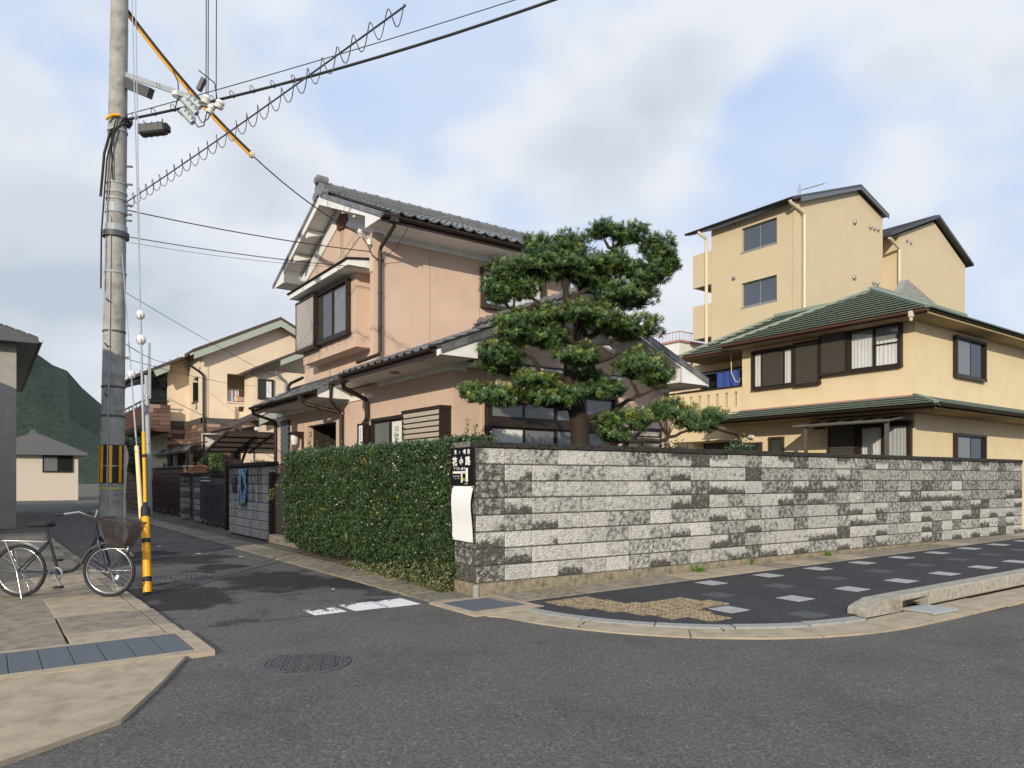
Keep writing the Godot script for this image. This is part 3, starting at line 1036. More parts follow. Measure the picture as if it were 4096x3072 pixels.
const RU := [[0.25, 0.12, 0.75, 0.12, 0.25, 0.55, 0.7, 0.5, 0.8, 0.75, 0.5, 0.95, 0.35, 0.82]]


func sign_image() -> Image:
	var w := 288
	var h := 256
	var im := Image.create(w, h, false, Image.FORMAT_RGB8)
	im.fill(Color(0.05, 0.05, 0.055))
	var wh := Color(0.95, 0.95, 0.93)
	glyph(im, HANA, Vector2(46, 14), 30, 2.2, wh)
	glyph(im, TO, Vector2(104, 20), 20, 1.6, wh)
	glyph(im, KISSA, Vector2(160, 14), 32, 2.0, wh)
	glyph(im, CHA, Vector2(212, 14), 32, 2.2, wh)
	glyph(im, HANA, Vector2(22, 62), 60, 4.6, wh)
	glyph(im, SHO, Vector2(112, 66), 48, 4.6, wh)
	glyph(im, MICHI, Vector2(190, 62), 56, 4.0, wh)
	var x := 40.0
	for g in [SU, GU, HIDARI, HE, MAGARU, RU]:
		glyph(im, g, Vector2(x, 131), 20, 1.0, wh)
		x += 25.0
	im.fill_rect(Rect2i(28, 160, 176, 15), wh)
	im.fill_rect(Rect2i(192, 138, 28, 92), wh)
	im.fill_rect(Rect2i(134, 170, 18, 66), wh)
	stroke(im, [Vector2(142, 216), Vector2(142, 168), Vector2(196, 168)], 1.2, Color(0.9, 0.3, 0.3))
	im.fill_rect(Rect2i(150, 206, 30, 17), Color(0.55, 0.85, 0.15))
	stroke(im, [Vector2(155, 214), Vector2(174, 214)], 1.2, Color(0.1, 0.25, 0.05))
	var t := 28.0
	for k in 9:
		glyph(im, [HIDARI, MAGARU, CHA][k % 3], Vector2(t, 188), 9, 0.8, wh)
		t += 11.0
	small_digits(im, "11:30-17:00", Vector2(34, 203), 7.0, wh)
	t = 182.0
	for k in 5:
		stroke(im, [Vector2(t + 4, 238), Vector2(t, 246)], 1.2, wh)
		t += 8.0
	return im


const DIGITS := {"0": [[0, 0, 1, 0, 1, 1, 0, 1, 0, 0]], "1": [[0.5, 0, 0.5, 1]], "3": [[0, 0, 1, 0, 1, 1, 0, 1], [0, 0.5, 1, 0.5]], "7": [[0, 0, 1, 0, 0.4, 1]], ":": [[0.5, 0.25, 0.5, 0.3], [0.5, 0.75, 0.5, 0.8]], "-": [[0, 0.5, 1, 0.5]]}


func small_digits(im: Image, tx: String, o: Vector2, size: float, c: Color) -> void:
	for i in tx.length():
		for s in DIGITS[tx[i]]:
			var pts := []
			for k in range(0, s.size(), 2):
				pts.append(o + Vector2(i * size * 1.05 + s[k] * size * 0.55, s[k + 1] * size * 1.3))
			stroke(im, pts, 0.8, c)


# ---------------------------------------------------------------- leaves
func leaf_cluster(count: int, spread: float, l: float, w: float, sd: int, bright := 1.0) -> ArrayMesh:
	var r := RandomNumberGenerator.new()
	r.seed = sd
	var mb := MB.new()
	for i in count:
		var dir := Vector3(r.randf_range(-1, 1), r.randf_range(-0.4, 1), r.randf_range(-0.2, 1)).normalized()
		var o := Vector3(r.randf_range(-1, 1), r.randf_range(-1, 1), r.randf_range(-0.6, 0.6)) * spread
		var side := dir.cross(Vector3(r.randf_range(-1, 1), r.randf_range(-1, 1), r.randf_range(-1, 1))).normalized()
		var nn := side.cross(dir).normalized()
		var k := r.randf_range(0.75, 1.2)
		var tip := o + dir * l * k - nn * l * 0.15
		var mid := o + dir * l * k * 0.5 + nn * l * 0.05
		mb.tri(o, mid + side * w * 0.5 * k, mid)
		mb.tri(o, mid, mid - side * w * 0.5 * k)
		mb.tri(mid, mid + side * w * 0.5 * k, tip)
		mb.tri(mid, tip, mid - side * w * 0.5 * k)
	return mb.mesh()


func leaf_mat(key: String, rough := 0.42, back := 0.3) -> StandardMaterial3D:
	var m := plain(key, Color.WHITE, rough, 0.0, 0.5)
	m.vertex_color_use_as_albedo = true
	m.cull_mode = BaseMaterial3D.CULL_DISABLED
	m.backlight_enabled = true
	m.backlight = Color(0.10, 0.16, 0.03) * back
	return m


func scatter(called: String, mesh: Mesh, m: Material, parent: Node3D, xf: Array, cols: Array) -> MultiMeshInstance3D:
	var mm := MultiMesh.new()
	mm.transform_format = MultiMesh.TRANSFORM_3D
	mm.use_colors = true
	mm.mesh = mesh
	mm.instance_count = xf.size()
	for i in xf.size():
		mm.set_instance_transform(i, xf[i])
		mm.set_instance_color(i, cols[i])
	var o := MultiMeshInstance3D.new()
	o.multimesh = mm
	o.material_override = m
	o.name = called
	parent.add_child(o, true)
	o.position = -origin_of(parent)
	o.set_meta("kind", "stuff")
	return o


func face_basis(nrm: Vector3, roll: float) -> Basis:
	var x := Vector3.UP.cross(nrm)
	if x.length() < 0.05:
		x = Vector3.RIGHT
	x = x.normalized()
	return Basis(nrm, roll) * Basis(x, nrm.cross(x).normalized(), nrm)


func hedge() -> void:
	var o := thing("hedge", "tall clipped green hedge beside the lane between gate and wall corner", "hedge", Vector3(0.2, 0, -3.5))
	var stems := MB.new()
	for i in 16:
		var z := -0.7 - i * 0.37
		stems.tube([Vector3(0.26 + rng.randf_range(-0.05, 0.05), 0, z), Vector3(0.24, 0.7, z + rng.randf_range(-0.1, 0.1)), Vector3(0.22, 1.5, z + rng.randf_range(-0.15, 0.15))], 0.022, 0.010, 5)
	part("stem", stems, mats["bark"], o)
	var xf := []
	var cols := []
	var bend := noise(0.8, 3, FastNoiseLite.TYPE_SIMPLEX_SMOOTH, 120)
	var tone := noise(0.9, 3, FastNoiseLite.TYPE_SIMPLEX_SMOOTH, 121)
	for i in 12500:
		var layer := rng.randf()
		var p: Vector3
		var nn: Vector3
		var pick := rng.randf()
		var z := rng.randf_range(-6.75, -0.50)
		var htop := 1.86 + 0.035 * bend.get_noise_1d(z * 2.0) + 0.02 * (-z / 6.0)
		if pick < 0.74:
			var y := rng.randf_range(0.10, htop)
			if y < 0.12 + 0.05 * bend.get_noise_1d(z * 5.0):
				y += 0.1
			var zmin := -6.30 - 0.5 * smoothstep(0.0, 1.0, y)
			if z < zmin:
				z = zmin
			var round_top := smoothstep(htop - 0.14, htop, y) * 0.07
			var bulge := 0.07 * bend.get_noise_2d(z * 1.6, y * 2.2) + 0.05 * bend.get_noise_2d(z * 5.0, y * 5.0)
			var under := 0.10 * smoothstep(0.45, 0.1, y)
			p = Vector3(0.01 + bulge + round_top + under + layer * layer * 0.20, y, z)
			nn = Vector3(-1, 0.35, rng.randf_range(-0.2, 0.35)).normalized()
		elif pick < 0.93:
			p = Vector3(rng.randf_range(0.04, 0.52), htop + 0.02 * bend.get_noise_2d(z * 5.0, 3.0) - layer * layer * 0.15, z)
			nn = Vector3(-0.2, 1, 0.2).normalized()
		elif pick < 0.975:
			p = Vector3(rng.randf_range(0.02, 0.5), rng.randf_range(0.15, htop), -6.78 + layer * 0.12)
			nn = Vector3(-0.3, 0.3, -1).normalized()
		else:
			# behind the wall end
			p = Vector3(rng.randf_range(0.13, 0.5), rng.randf_range(1.5, 1.90), rng.randf_range(-0.55, -0.26))
			nn = Vector3(-0.2, 0.8, 0.6).normalized()
		var b := face_basis(nn, rng.randf_range(-0.9, 0.9)) * Basis(Vector3.RIGHT, rng.randf_range(-0.4, 0.4))
		xf.append(Transform3D(b.scaled_local(Vector3.ONE * rng.randf_range(0.8, 1.25)), p))
		var k := rng.randf_range(0.65, 1.25) * (1.0 + 0.35 * tone.get_noise_2d(p.z * 2.0, p.y * 2.0))
		var c := Color(0.036, 0.070, 0.024) * k
		if rng.randf() < 0.16:
			c = Color(0.072, 0.11, 0.03) * k
		if rng.randf() < 0.0035:
			c = [Color(0.45, 0.20, 0.03), Color(0.35, 0.07, 0.03), Color(0.5, 0.38, 0.08)][rng.randi() % 3]
		cols.append(c)
	scatter("foliage", leaf_cluster(8, 0.044, 0.046, 0.025, 5), leaf_mat("hedgeleaf", 0.36), o, xf, cols)
	# shoots that have outgrown the clipping
	xf = []
	cols = []
	var tw := MB.new()
	for q in [[0.2, -5.9, 0.42], [0.1, -5.2, 0.22], [0.15, -5.0, 0.3], [0.2, -4.4, 0.2], [0.1, -3.6, 0.15], [0.2, -2.4, 0.30], [0.15, -2.1, 0.26], [0.25, -0.62, 0.30], [0.3, -0.5, 0.22], [0.1, -6.3, 0.18], [0.3, -4.0, 0.12], [0.42, -0.3, 0.15]]:
		var base := Vector3(q[0], 1.84, q[1])
		var lean := Vector3(rng.randf_range(-0.15, 0.15), 1, rng.randf_range(-0.15, 0.15))
		tw.tube([base, base + lean * q[2] * 0.5, base + lean * q[2] + Vector3(0.02, 0, 0)], 0.004, 0.002, 4)
		for k in int(q[2] * 50):
			var p: Vector3 = base + lean * q[2] * rng.randf()
			xf.append(Transform3D(Basis(Vector3.UP, rng.randf() * TAU) * Basis(Vector3.RIGHT, rng.randf_range(-0.8, 0.2)), p))
			cols.append(Color(0.075, 0.125, 0.03) * rng.randf_range(0.7, 1.2))
	for k in 70:
		var v := rng.randf()
		xf.append(Transform3D(Basis(Vector3.UP, rng.randf() * TAU), Vector3(0.05 - 0.25 * v, 1.30 - 0.25 * v + rng.randf_range(-0.1, 0.1), -6.85 - 0.2 * v)))
		cols.append(Color(0.15, 0.17, 0.03) * rng.randf_range(0.7, 1.2))
	part("shoot", tw, mats["bark"], o)
	scatter("shoot_leaf", leaf_cluster(3, 0.012, 0.04, 0.018, 6), leaf_mat("hedgeleaf"), o, xf, cols)
	# ivy and variegated ground cover at its foot
	xf = []
	cols = []
	for i in 850:
		var z := -0.52 - pow(rng.randf(), 2.2) * 3.2
		var near := smoothstep(-3.5, -0.5, z)
		var p := Vector3(rng.randf_range(-0.17, 0.12) * near - 0.02, 0.02 + rng.randf() * rng.randf() * (0.10 + 0.26 * near), z)
		xf.append(Transform3D(face_basis(Vector3(-0.6, 0.8, 0.2).normalized(), rng.randf() * TAU), p))
		cols.append([Color(0.22, 0.23, 0.11), Color(0.08, 0.11, 0.035), Color(0.05, 0.085, 0.025), Color(0.17, 0.18, 0.06)][rng.randi() % 4] * rng.randf_range(0.6, 1.1))
	var iv := thing("ground_ivy", "pale variegated ivy creeping along the hedge foot by the wall end", "ivy", Vector3(-0.02, 0, -1))
	scatter("leaves", leaf_cluster(5, 0.03, 0.035, 0.024, 8), leaf_mat("ivyleaf", 0.5), iv, xf, cols)
	# fallen leaves on the gutter strip
	xf = []
	cols = []
	for i in 90:
		xf.append(Transform3D(Basis(Vector3.UP, rng.randf() * TAU), Vector3(rng.randf_range(-0.22, 0.0), 0.024, -0.5 - rng.randf() * 5.5)))
		cols.append([Color(0.14, 0.07, 0.03), Color(0.07, 0.045, 0.025), Color(0.25, 0.16, 0.05)][rng.randi() % 3])
	var fl := thing("fallen_leaves", "dry brown leaves fallen on the gutter slabs below the hedge", "leaf litter", Vector3(-0.1, 0, -3))
	scatter("leaves", leaf_cluster(2, 0.02, 0.035, 0.02, 9), leaf_mat("dryleaf", 0.8, 0.0), fl, xf, cols)
	# weeds at the wall foot
	var wk := 0
	for q in [[3.62, 0.10, 22, 0.11, "small green weed growing from the border slabs at the wall foot"], [4.9, 0.03, 12, 0.07, "tiny weed tuft at the wall foot right of the larger weed"], [6.75, 0.10, 16, 0.08, "low spreading weed at the wall foot towards the right end"], [2.98, 3.30, 14, 0.12, "dry grass tuft against the raised kerb by the gully mouth"]]:
		var at := wp(q[0], rise(q[0]), q[1])
		var wd := thing("weed", q[4], "weed", at)
		xf = []
		cols = []
		for k in q[2]:
			var a := rng.randf() * TAU
			xf.append(Transform3D(Basis(Vector3.UP, a) * Basis(Vector3.RIGHT, rng.randf_range(-0.9, 0.0)), at + Vector3(cos(a), 0, sin(a)) * rng.randf() * q[3] + Vector3(0, 0.02 + rng.randf() * 0.05, 0)))
			cols.append((Color(0.10, 0.19, 0.03) if wk < 3 else Color(0.30, 0.24, 0.12)) * rng.randf_range(0.7, 1.2))
		scatter("leaves", leaf_cluster(3, 0.015, 0.06 if wk < 3 else 0.12, 0.03 if wk < 3 else 0.006, 10), leaf_mat("weedleaf", 0.5), wd, xf, cols)
		wk += 1


# ---------------------------------------------------------------- clipped garden pine
func tuft_mesh(sd: int, l: float) -> ArrayMesh:
	var r := RandomNumberGenerator.new()
	r.seed = sd
	var mb := MB.new()
	for i in 26:
		var a := i * 2.4 + r.randf_range(-0.3, 0.3)
		var up := r.randf_range(0.0, 1.5)
		var dir := Vector3(cos(a), up, sin(a)).normalized()
		var o := Vector3(0, r.randf_range(-0.035, 0.045), 0)
		var side := dir.cross(Vector3.UP).normalized()
		var k := r.randf_range(0.7, 1.15) * l
		var w := 0.0048
		var sag := Vector3(0, -0.012 * k / l, 0)
		mb.quad(o - side * w * 0.5, o + dir * k * 0.55 - side * w, o + dir * k * 0.55 + side * w, o + side * w * 0.5)
		mb.tri(o + dir * k * 0.55 - side * w, o + dir * k + sag, o + dir * k * 0.55 + side * w)
	return mb.mesh()


func garden_tree() -> void:
	var o := thing("garden_pine", "large clipped garden pine with layered dark green pads behind the block wall", "tree", Vector3(2.5, 0, -1.08))
	var tr := MB.new()
	tr.tube([Vector3(2.60, 0.0, -1.02), Vector3(2.57, 0.9, -1.03), Vector3(2.55, 1.7, -1.05), Vector3(2.53, 2.29, -1.07), Vector3(2.46, 2.62, -1.12), Vector3(2.42, 2.90, -1.15), Vector3(2.44, 3.14, -1.14), Vector3(2.54, 3.34, -1.06), Vector3(2.57, 3.53, -1.03), Vector3(2.53, 3.70, -1.07), Vector3(2.44, 3.88, -1.13), Vector3(2.38, 4.07, -1.18), Vector3(2.37, 4.25, -1.19)], 0.17, 0.045, 10)
	part("trunk", tr, mats["bark"], o)
	var limbs := [
		[Vector3(2.58, 3.44, -1.03), Vector3(2.77, 3.58, -0.89), Vector3(3.04, 3.72, -0.74), Vector3(3.25, 3.64, -0.64)],
		[Vector3(2.55, 3.34, -1.06), Vector3(2.92, 3.42, -0.83), Vector3(3.20, 3.58, -0.67)],
		[Vector3(2.44, 3.06, -1.13), Vector3(2.82, 3.17, -0.95), Vector3(3.06, 3.28, -0.77), Vector3(3.31, 3.41, -0.59)],
		[Vector3(2.41, 3.96, -1.16), Vector3(2.12, 3.90, -1.27), Vector3(1.93, 3.98, -1.32), Vector3(1.78, 4.14, -1.43)],
		[Vector3(1.93, 3.96, -1.32), Vector3(1.71, 3.83, -1.39), Vector3(1.57, 3.90, -1.49), Vector3(1.41, 4.03, -1.51)],
		[Vector3(2.38, 4.03, -1.18), Vector3(2.61, 4.18, -1.10), Vector3(2.85, 4.37, -1.02), Vector3(3.12, 4.58, -0.82)],
		[Vector3(2.43, 2.90, -1.14), Vector3(1.97, 2.95, -1.29), Vector3(1.85, 3.12, -1.28), Vector3(1.68, 3.23, -1.41), Vector3(1.50, 3.19, -1.54)],
		[Vector3(2.49, 2.24, -1.10), Vector3(2.93, 2.41, -0.78), Vector3(3.11, 2.55, -0.65), Vector3(3.25, 2.63, -0.54), Vector3(3.57, 2.76, -0.41)],
		[Vector3(2.55, 1.75, -1.05), Vector3(2.93, 1.94, -0.69), Vector3(3.27, 1.95, -0.53), Vector3(3.68, 1.98, -0.41), Vector3(3.94, 2.10, -0.32), Vector3(4.30, 2.27, -0.15)],
		[Vector3(2.85, 4.37, -1.02), Vector3(3.09, 4.29, -0.85), Vector3(3.29, 4.01, -0.79), Vector3(3.54, 4.05, -0.61)],
		[Vector3(3.12, 4.58, -0.82), Vector3(3.14, 4.77, -0.90), Vector3(3.05, 4.92, -0.97), Vector3(2.97, 5.07, -1.02)],
		[Vector3(3.12, 4.58, -0.82), Vector3(3.39, 4.61, -0.63), Vector3(3.60, 4.67, -0.47)],
		[Vector3(2.37, 4.25, -1.19), Vector3(2.32, 4.47, -1.22), Vector3(2.14, 4.66, -1.35), Vector3(2.11, 4.83, -1.47)],
		[Vector3(2.37, 4.25, -1.19), Vector3(2.47, 4.53, -1.11), Vector3(2.46, 4.81, -1.12)],
		[Vector3(2.52, 2.40, -1.08), Vector3(2.10, 2.45, -1.10), Vector3(1.76, 2.51, -1.26), Vector3(1.47, 2.55, -1.47), Vector3(1.18, 2.55, -1.68), Vector3(1.03, 2.67, -1.79)],
		[Vector3(2.58, 3.44, -1.03), Vector3(2.23, 3.37, -1.10), Vector3(1.88, 3.43, -1.26), Vector3(1.63, 3.54, -1.35)],
		[Vector3(2.46, 2.62, -1.12), Vector3(2.50, 2.65, -0.81), Vector3(2.64, 2.64, -0.62)],
		[Vector3(3.27, 2.63, -0.53), Vector3(3.21, 2.72, -0.57), Vector3(3.14, 2.91, -0.63)]]
	var nodes := []
	for l in limbs:
		var pts := []
		for i in l.size() - 1:
			for k in 4:
				pts.append((l[i] as Vector3).lerp(l[i + 1], k / 4.0) + Vector3(rng.randf_range(-0.02, 0.02), rng.randf_range(-0.02, 0.02), rng.randf_range(-0.02, 0.02)))
		pts.append(l[-1])
		nodes.append_array(pts)
		part("limb", MB.new().tube(pts, 0.050 if l.size() > 3 else 0.038, 0.014, 7), mats["bark"], o)
	var pads := [
		[2.11, 4.86, -1.47, 0.20, 0.16, 1], [2.44, 4.88, -1.13, 0.21, 0.15, 1], [2.97, 5.17, -1.02, 0.20, 0.11, 0], [3.29, 5.10, -0.79, 0.24, 0.14, 0],
		[3.59, 4.84, -0.48, 0.23, 0.19, 0], [3.72, 4.59, -0.39, 0.14, 0.13, 0], [1.57, 4.41, -1.49, 0.27, 0.15, 1], [2.06, 4.55, -1.31, 0.35, 0.20, 0],
		[2.55, 4.55, -1.06, 0.39, 0.20, 0], [3.03, 4.63, -0.89, 0.28, 0.16, 0], [3.42, 4.44, -0.60, 0.32, 0.19, 0], [1.39, 4.10, -1.53, 0.21, 0.19, 0],
		[1.78, 4.19, -1.43, 0.22, 0.15, 0], [3.25, 4.16, -0.82, 0.45, 0.16, 0], [2.85, 4.37, -1.11, 0.28, 0.14, 0], [1.59, 3.63, -1.38, 0.26, 0.15, 1],
		[2.03, 3.74, -1.15, 0.25, 0.14, 1], [2.30, 3.77, -0.77, 0.27, 0.12, 1], [2.62, 3.72, -0.73, 0.31, 0.15, 1], [3.22, 3.64, -0.66, 0.41, 0.16, 1],
		[1.69, 3.47, -1.40, 0.31, 0.13, 0], [1.47, 3.19, -1.56, 0.30, 0.14, 1], [2.23, 3.13, -0.73, 0.30, 0.13, 0], [2.09, 3.44, -1.20, 0.26, 0.14, 0],
		[3.25, 3.05, -0.54, 0.35, 0.17, 1], [3.50, 2.91, -0.45, 0.24, 0.14, 0], [1.79, 2.75, -1.14, 0.31, 0.11, 1], [2.64, 2.66, -0.62, 0.27, 0.12, 0],
		[1.47, 2.57, -1.47, 0.34, 0.14, 1], [1.03, 2.69, -1.79, 0.11, 0.08, 1], [1.18, 2.56, -1.68, 0.14, 0.08, 1], [1.95, 2.54, -1.03, 0.32, 0.12, 1],
		[2.20, 2.59, -0.85, 0.20, 0.11, 0], [1.65, 3.06, -1.81, 0.32, 0.08, 0], [2.82, 2.93, -1.14, 0.21, 0.09, 0], [2.78, 2.23, -0.70, 0.18, 0.11, 0],
		[3.17, 2.25, -0.51, 0.23, 0.12, 1], [3.68, 2.40, -0.41, 0.23, 0.14, 1], [4.04, 2.30, -0.25, 0.24, 0.11, 1], [4.38, 2.33, -0.09, 0.19, 0.09, 1],
		[2.83, 2.03, -0.67, 0.20, 0.06, 0], [4.20, 2.17, -0.22, 0.25, 0.06, 0]]
	var dark := []
	var dcol := []
	var fresh := []
	var fcol := []
	var twigs := MB.new()
	for q in pads:
		var c := Vector3(q[0], q[1], q[2])
		var hub: Vector3 = nodes[0]
		for nd in nodes:
			if nd.distance_to(c + Vector3(0, -q[4] * 0.6, 0)) < hub.distance_to(c + Vector3(0, -q[4] * 0.6, 0)):
				hub = nd
		var rad := Vector3(q[3] * 1.22, q[4] * 1.20, q[3] * 1.05)
		var n := int(50 + 4600.0 * q[3] * q[4])
		for i in n:
			var d := Vector3(rng.randfn(), rng.randfn(), rng.randfn()).normalized()
			var rr := pow(rng.randf(), 0.45)
			if d.y < -0.35:
				rr *= 0.7
			var p := c + d * rad * rr * 1.05
			p.y += 0.03 * sin(p.x * 17.0) + 0.03 * sin(p.z * 19.0 + 1.0)
			var up := (d * Vector3(1, 0.6, 1) + Vector3(0, 0.75, 0) + Vector3(rng.randf_range(-0.3, 0.3), 0, rng.randf_range(-0.3, 0.3))).normalized()
			var b := Basis(Quaternion(Vector3.UP, up)) * Basis(Vector3.UP, rng.randf() * TAU)
			b = b.scaled_local(Vector3.ONE * rng.randf_range(0.75, 1.2))
			var tip: bool = q[5] == 1 and d.y > 0.3 and rr > 0.75 and rng.randf() < 0.55
			if tip or rng.randf() < 0.08:
				fresh.append(Transform3D(b, p + up * 0.03))
				fcol.append(Color(0.17, 0.24, 0.045).lerp(Color(0.26, 0.29, 0.06), rng.randf()) * rng.randf_range(0.75, 1.15))
			else:
				dark.append(Transform3D(b, p))
				dcol.append(Color(0.048, 0.100, 0.034).lerp(Color(0.10, 0.17, 0.045), rng.randf()) * rng.randf_range(0.6, 1.3))
			if i % 14 == 0 and rr > 0.3:
				var m := hub.lerp(p, 0.5) + Vector3(0, -0.03, 0)
				twigs.tube([hub, m, p], 0.011, 0.004, 4, false)
	part("twigs", twigs, mats["bark"], o).set_meta("kind", "stuff")
	var lm := leaf_mat("pineleaf", 0.4, 0.6)
	scatter("foliage", tuft_mesh(31, 0.085), lm, o, dark, dcol)
	scatter("new_growth", tuft_mesh(32, 0.075), lm, o, fresh, fcol)


func shrub(called: String, label: String, at: Vector3, r: Vector3, col: Color, count: int, leaf: float) -> void:
	var o := thing(called, label, "shrub", at)
	var xf := []
	var cols := []
	var st := MB.new()
	for k in 5:
		var a := TAU * k / 5.0
		st.tube([at, at + Vector3(cos(a) * r.x * 0.3, r.y * 0.9, sin(a) * r.z * 0.3), at + Vector3(cos(a) * r.x * 0.6, r.y * 1.6, sin(a) * r.z * 0.6)], 0.02, 0.008, 5)
	part("stem", st, mats["bark"], o)
	var f := noise(1.7, 3, FastNoiseLite.TYPE_SIMPLEX_SMOOTH, int(absf(at.x * 31 + at.z * 17)) + 3)
	for i in count:
		var d := Vector3(rng.randfn(), rng.randfn(), rng.randfn()).normalized()
		var lump := 0.8 + 0.35 * f.get_noise_3dv(d * 1.6)
		var p := at + Vector3(0, r.y, 0) + d * r * lump * pow(rng.randf(), 0.35)
		xf.append(Transform3D(face_basis((d + Vector3(0, 0.3, 0)).normalized(), rng.randf() * TAU).scaled_local(Vector3.ONE * rng.randf_range(0.8, 1.3)), p))
		cols.append(col * rng.randf_range(0.55, 1.4))
	scatter("foliage", leaf_cluster(8, leaf * 1.2, leaf, leaf * 0.5, 41), leaf_mat("shrubleaf", 0.45, 0.5), o, xf, cols)


# ---------------------------------------------------------------- roof tiles
# one pantile: a shallow trough beside a roll; x across, z down the slope (front edge at +z)
func pantile(w: float, l: float) -> MB:
	var mb := MB.new()
	var prof := [Vector2(-0.5, 0.030), Vector2(-0.36, 0.008), Vector2(-0.08, 0.0), Vector2(0.16, 0.010), Vector2(0.30, 0.040), Vector2(0.40, 0.050), Vector2(0.50, 0.034)]
	for i in prof.size() - 1:
		var p: Vector2 = prof[i]
		var q: Vector2 = prof[i + 1]
		var a := Vector3(p.x * w, p.y, -l * 0.5)
		var b := Vector3(p.x * w, p.y + 0.006, l * 0.5)
		var c := Vector3(q.x * w, q.y + 0.006, l * 0.5)
		var d := Vector3(q.x * w, q.y, -l * 0.5)
		mb.quad(b, c, d, a)
		mb.quad(b - Vector3(0, 0.024, 0), c - Vector3(0, 0.024, 0), c, b)
	return mb


# tiles over a slope. e0: lower corner, along: unit vector along the eave, up: unit vector up the slope
func tile_slope(parent: Node3D, e0: Vector3, along: Vector3, up: Vector3, length: float, run: float, single_rows: int, w := 0.265, l := 0.235) -> void:
	var cols := int(round(length / w))
	var nrows := int(ceil(run / l))
	var cw := length / cols
	var mb := pantile(cw, l + 0.045)
	var msh := mb.mesh()
	var nrm := along.cross(up).normalized()
	if nrm.y < 0.0:
		nrm = -nrm
	var bs := Basis(up.cross(nrm), nrm, -up)
	var rest := MB.new()
	var tone := ["kawara", "kawara2", "kawara", "kawara3", "kawara2"]
	for r in nrows:
		for c in cols:
			var at := e0 + along * (c + 0.5) * cw + up * (r + 0.5) * l + nrm * (0.012 + rng.randf_range(-0.002, 0.002))
			var b := bs * Basis(Vector3.RIGHT, -0.085 + rng.randf_range(-0.012, 0.012))
			if r < single_rows:
				piece("roof_tile", msh, mats[tone[rng.randi() % 5]], parent, at - origin_of(parent), b)
			else:
				for i in mb.v.size():
					rest.v.append(b * mb.v[i] + at)
					rest.n.append(b * mb.n[i])
					rest.t.append(mb.t[i])
	if rest.v.size() > 0:
		part("roof_tiles", rest, mats["kawara"], parent).set_meta("kind", "stuff")


# half-round ridge: stacked flat courses, a round cap with collars, end ornament
func ridge(parent: Node3D, a: Vector3, b: Vector3, hgt: float, ornament: bool) -> void:
	var d := (b - a).normalized()
	var len := a.distance_to(b)
	var n := 3
	for k in n:
		var y := hgt * (k + 0.5) / n
		part("ridge_course", MB.new().bar(a + Vector3(0, y, 0), b + Vector3(0, y, 0), 0.26 - 0.04 * k + 0.02 * (k % 2), hgt / n - 0.012), mats["kawara"], parent)
	var caps := int(len / 0.27)
	for k in caps:
		var p := a + d * (len * k / caps) + Vector3(0, hgt - 0.01, 0)
		var q := a + d * (len * (k + 1) / caps) + Vector3(0, hgt - 0.01, 0)
		var mb := MB.new().tube([p, q], 0.085, 0.085, 10)
		mb.tube([q - d * 0.05, q - d * 0.005], 0.10, 0.10, 10)
		part("ridge_cap", mb, mats[["kawara", "kawara2"][k % 2]], parent)
	if ornament:
		var o := a - d * 0.06
		var orn := MB.new()
		orn.tube([o + Vector3(0, 0.10, 0), o + Vector3(0, 0.10, 0) + d * 0.12], 0.15, 0.15, 14)
		orn.tube([o + Vector3(0, hgt + 0.09, 0), o + Vector3(0, hgt + 0.09, 0) + d * 0.22], 0.115, 0.115, 14)
		orn.tube([o + Vector3(0, hgt + 0.07, 0) - d * 0.05, o + Vector3(0, hgt + 0.07, 0)], 0.075, 0.075, 12)
		for s in [-1.0, 1.0]:
			var sd = d.cross(Vector3.UP) * s
			orn.tube([o + sd * 0.19 + Vector3(0, -0.02, 0), o + sd * 0.19 + Vector3(0, -0.02, 0) + d * 0.14], 0.085, 0.085, 12)
		part("ridge_end_tile", orn, mats["kawara2"], parent)


func gutter(parent: Node3D, a: Vector3, b: Vector3, m: Material, r := 0.055) -> MeshInstance3D:
	var d := (b - a).normalized()
	var sd := d.cross(Vector3.UP).normalized()
	var poly := []
	for k in 9:
		var t := PI + PI * k / 8.0
		poly.append(Vector2(cos(t) * r, sin(t) * r))
	for k in 9:
		var t := TAU - PI * k / 8.0
		poly.append(Vector2(cos(t) * (r - 0.008), sin(t) * (r - 0.008)))
	return part("gutter", MB.new().prism(poly, b, sd, Vector3.UP, a.distance_to(b)) if sd.cross(Vector3.UP).dot(d) > 0.0 else MB.new().prism(poly, a, sd, Vector3.UP, a.distance_to(b)), m, parent)


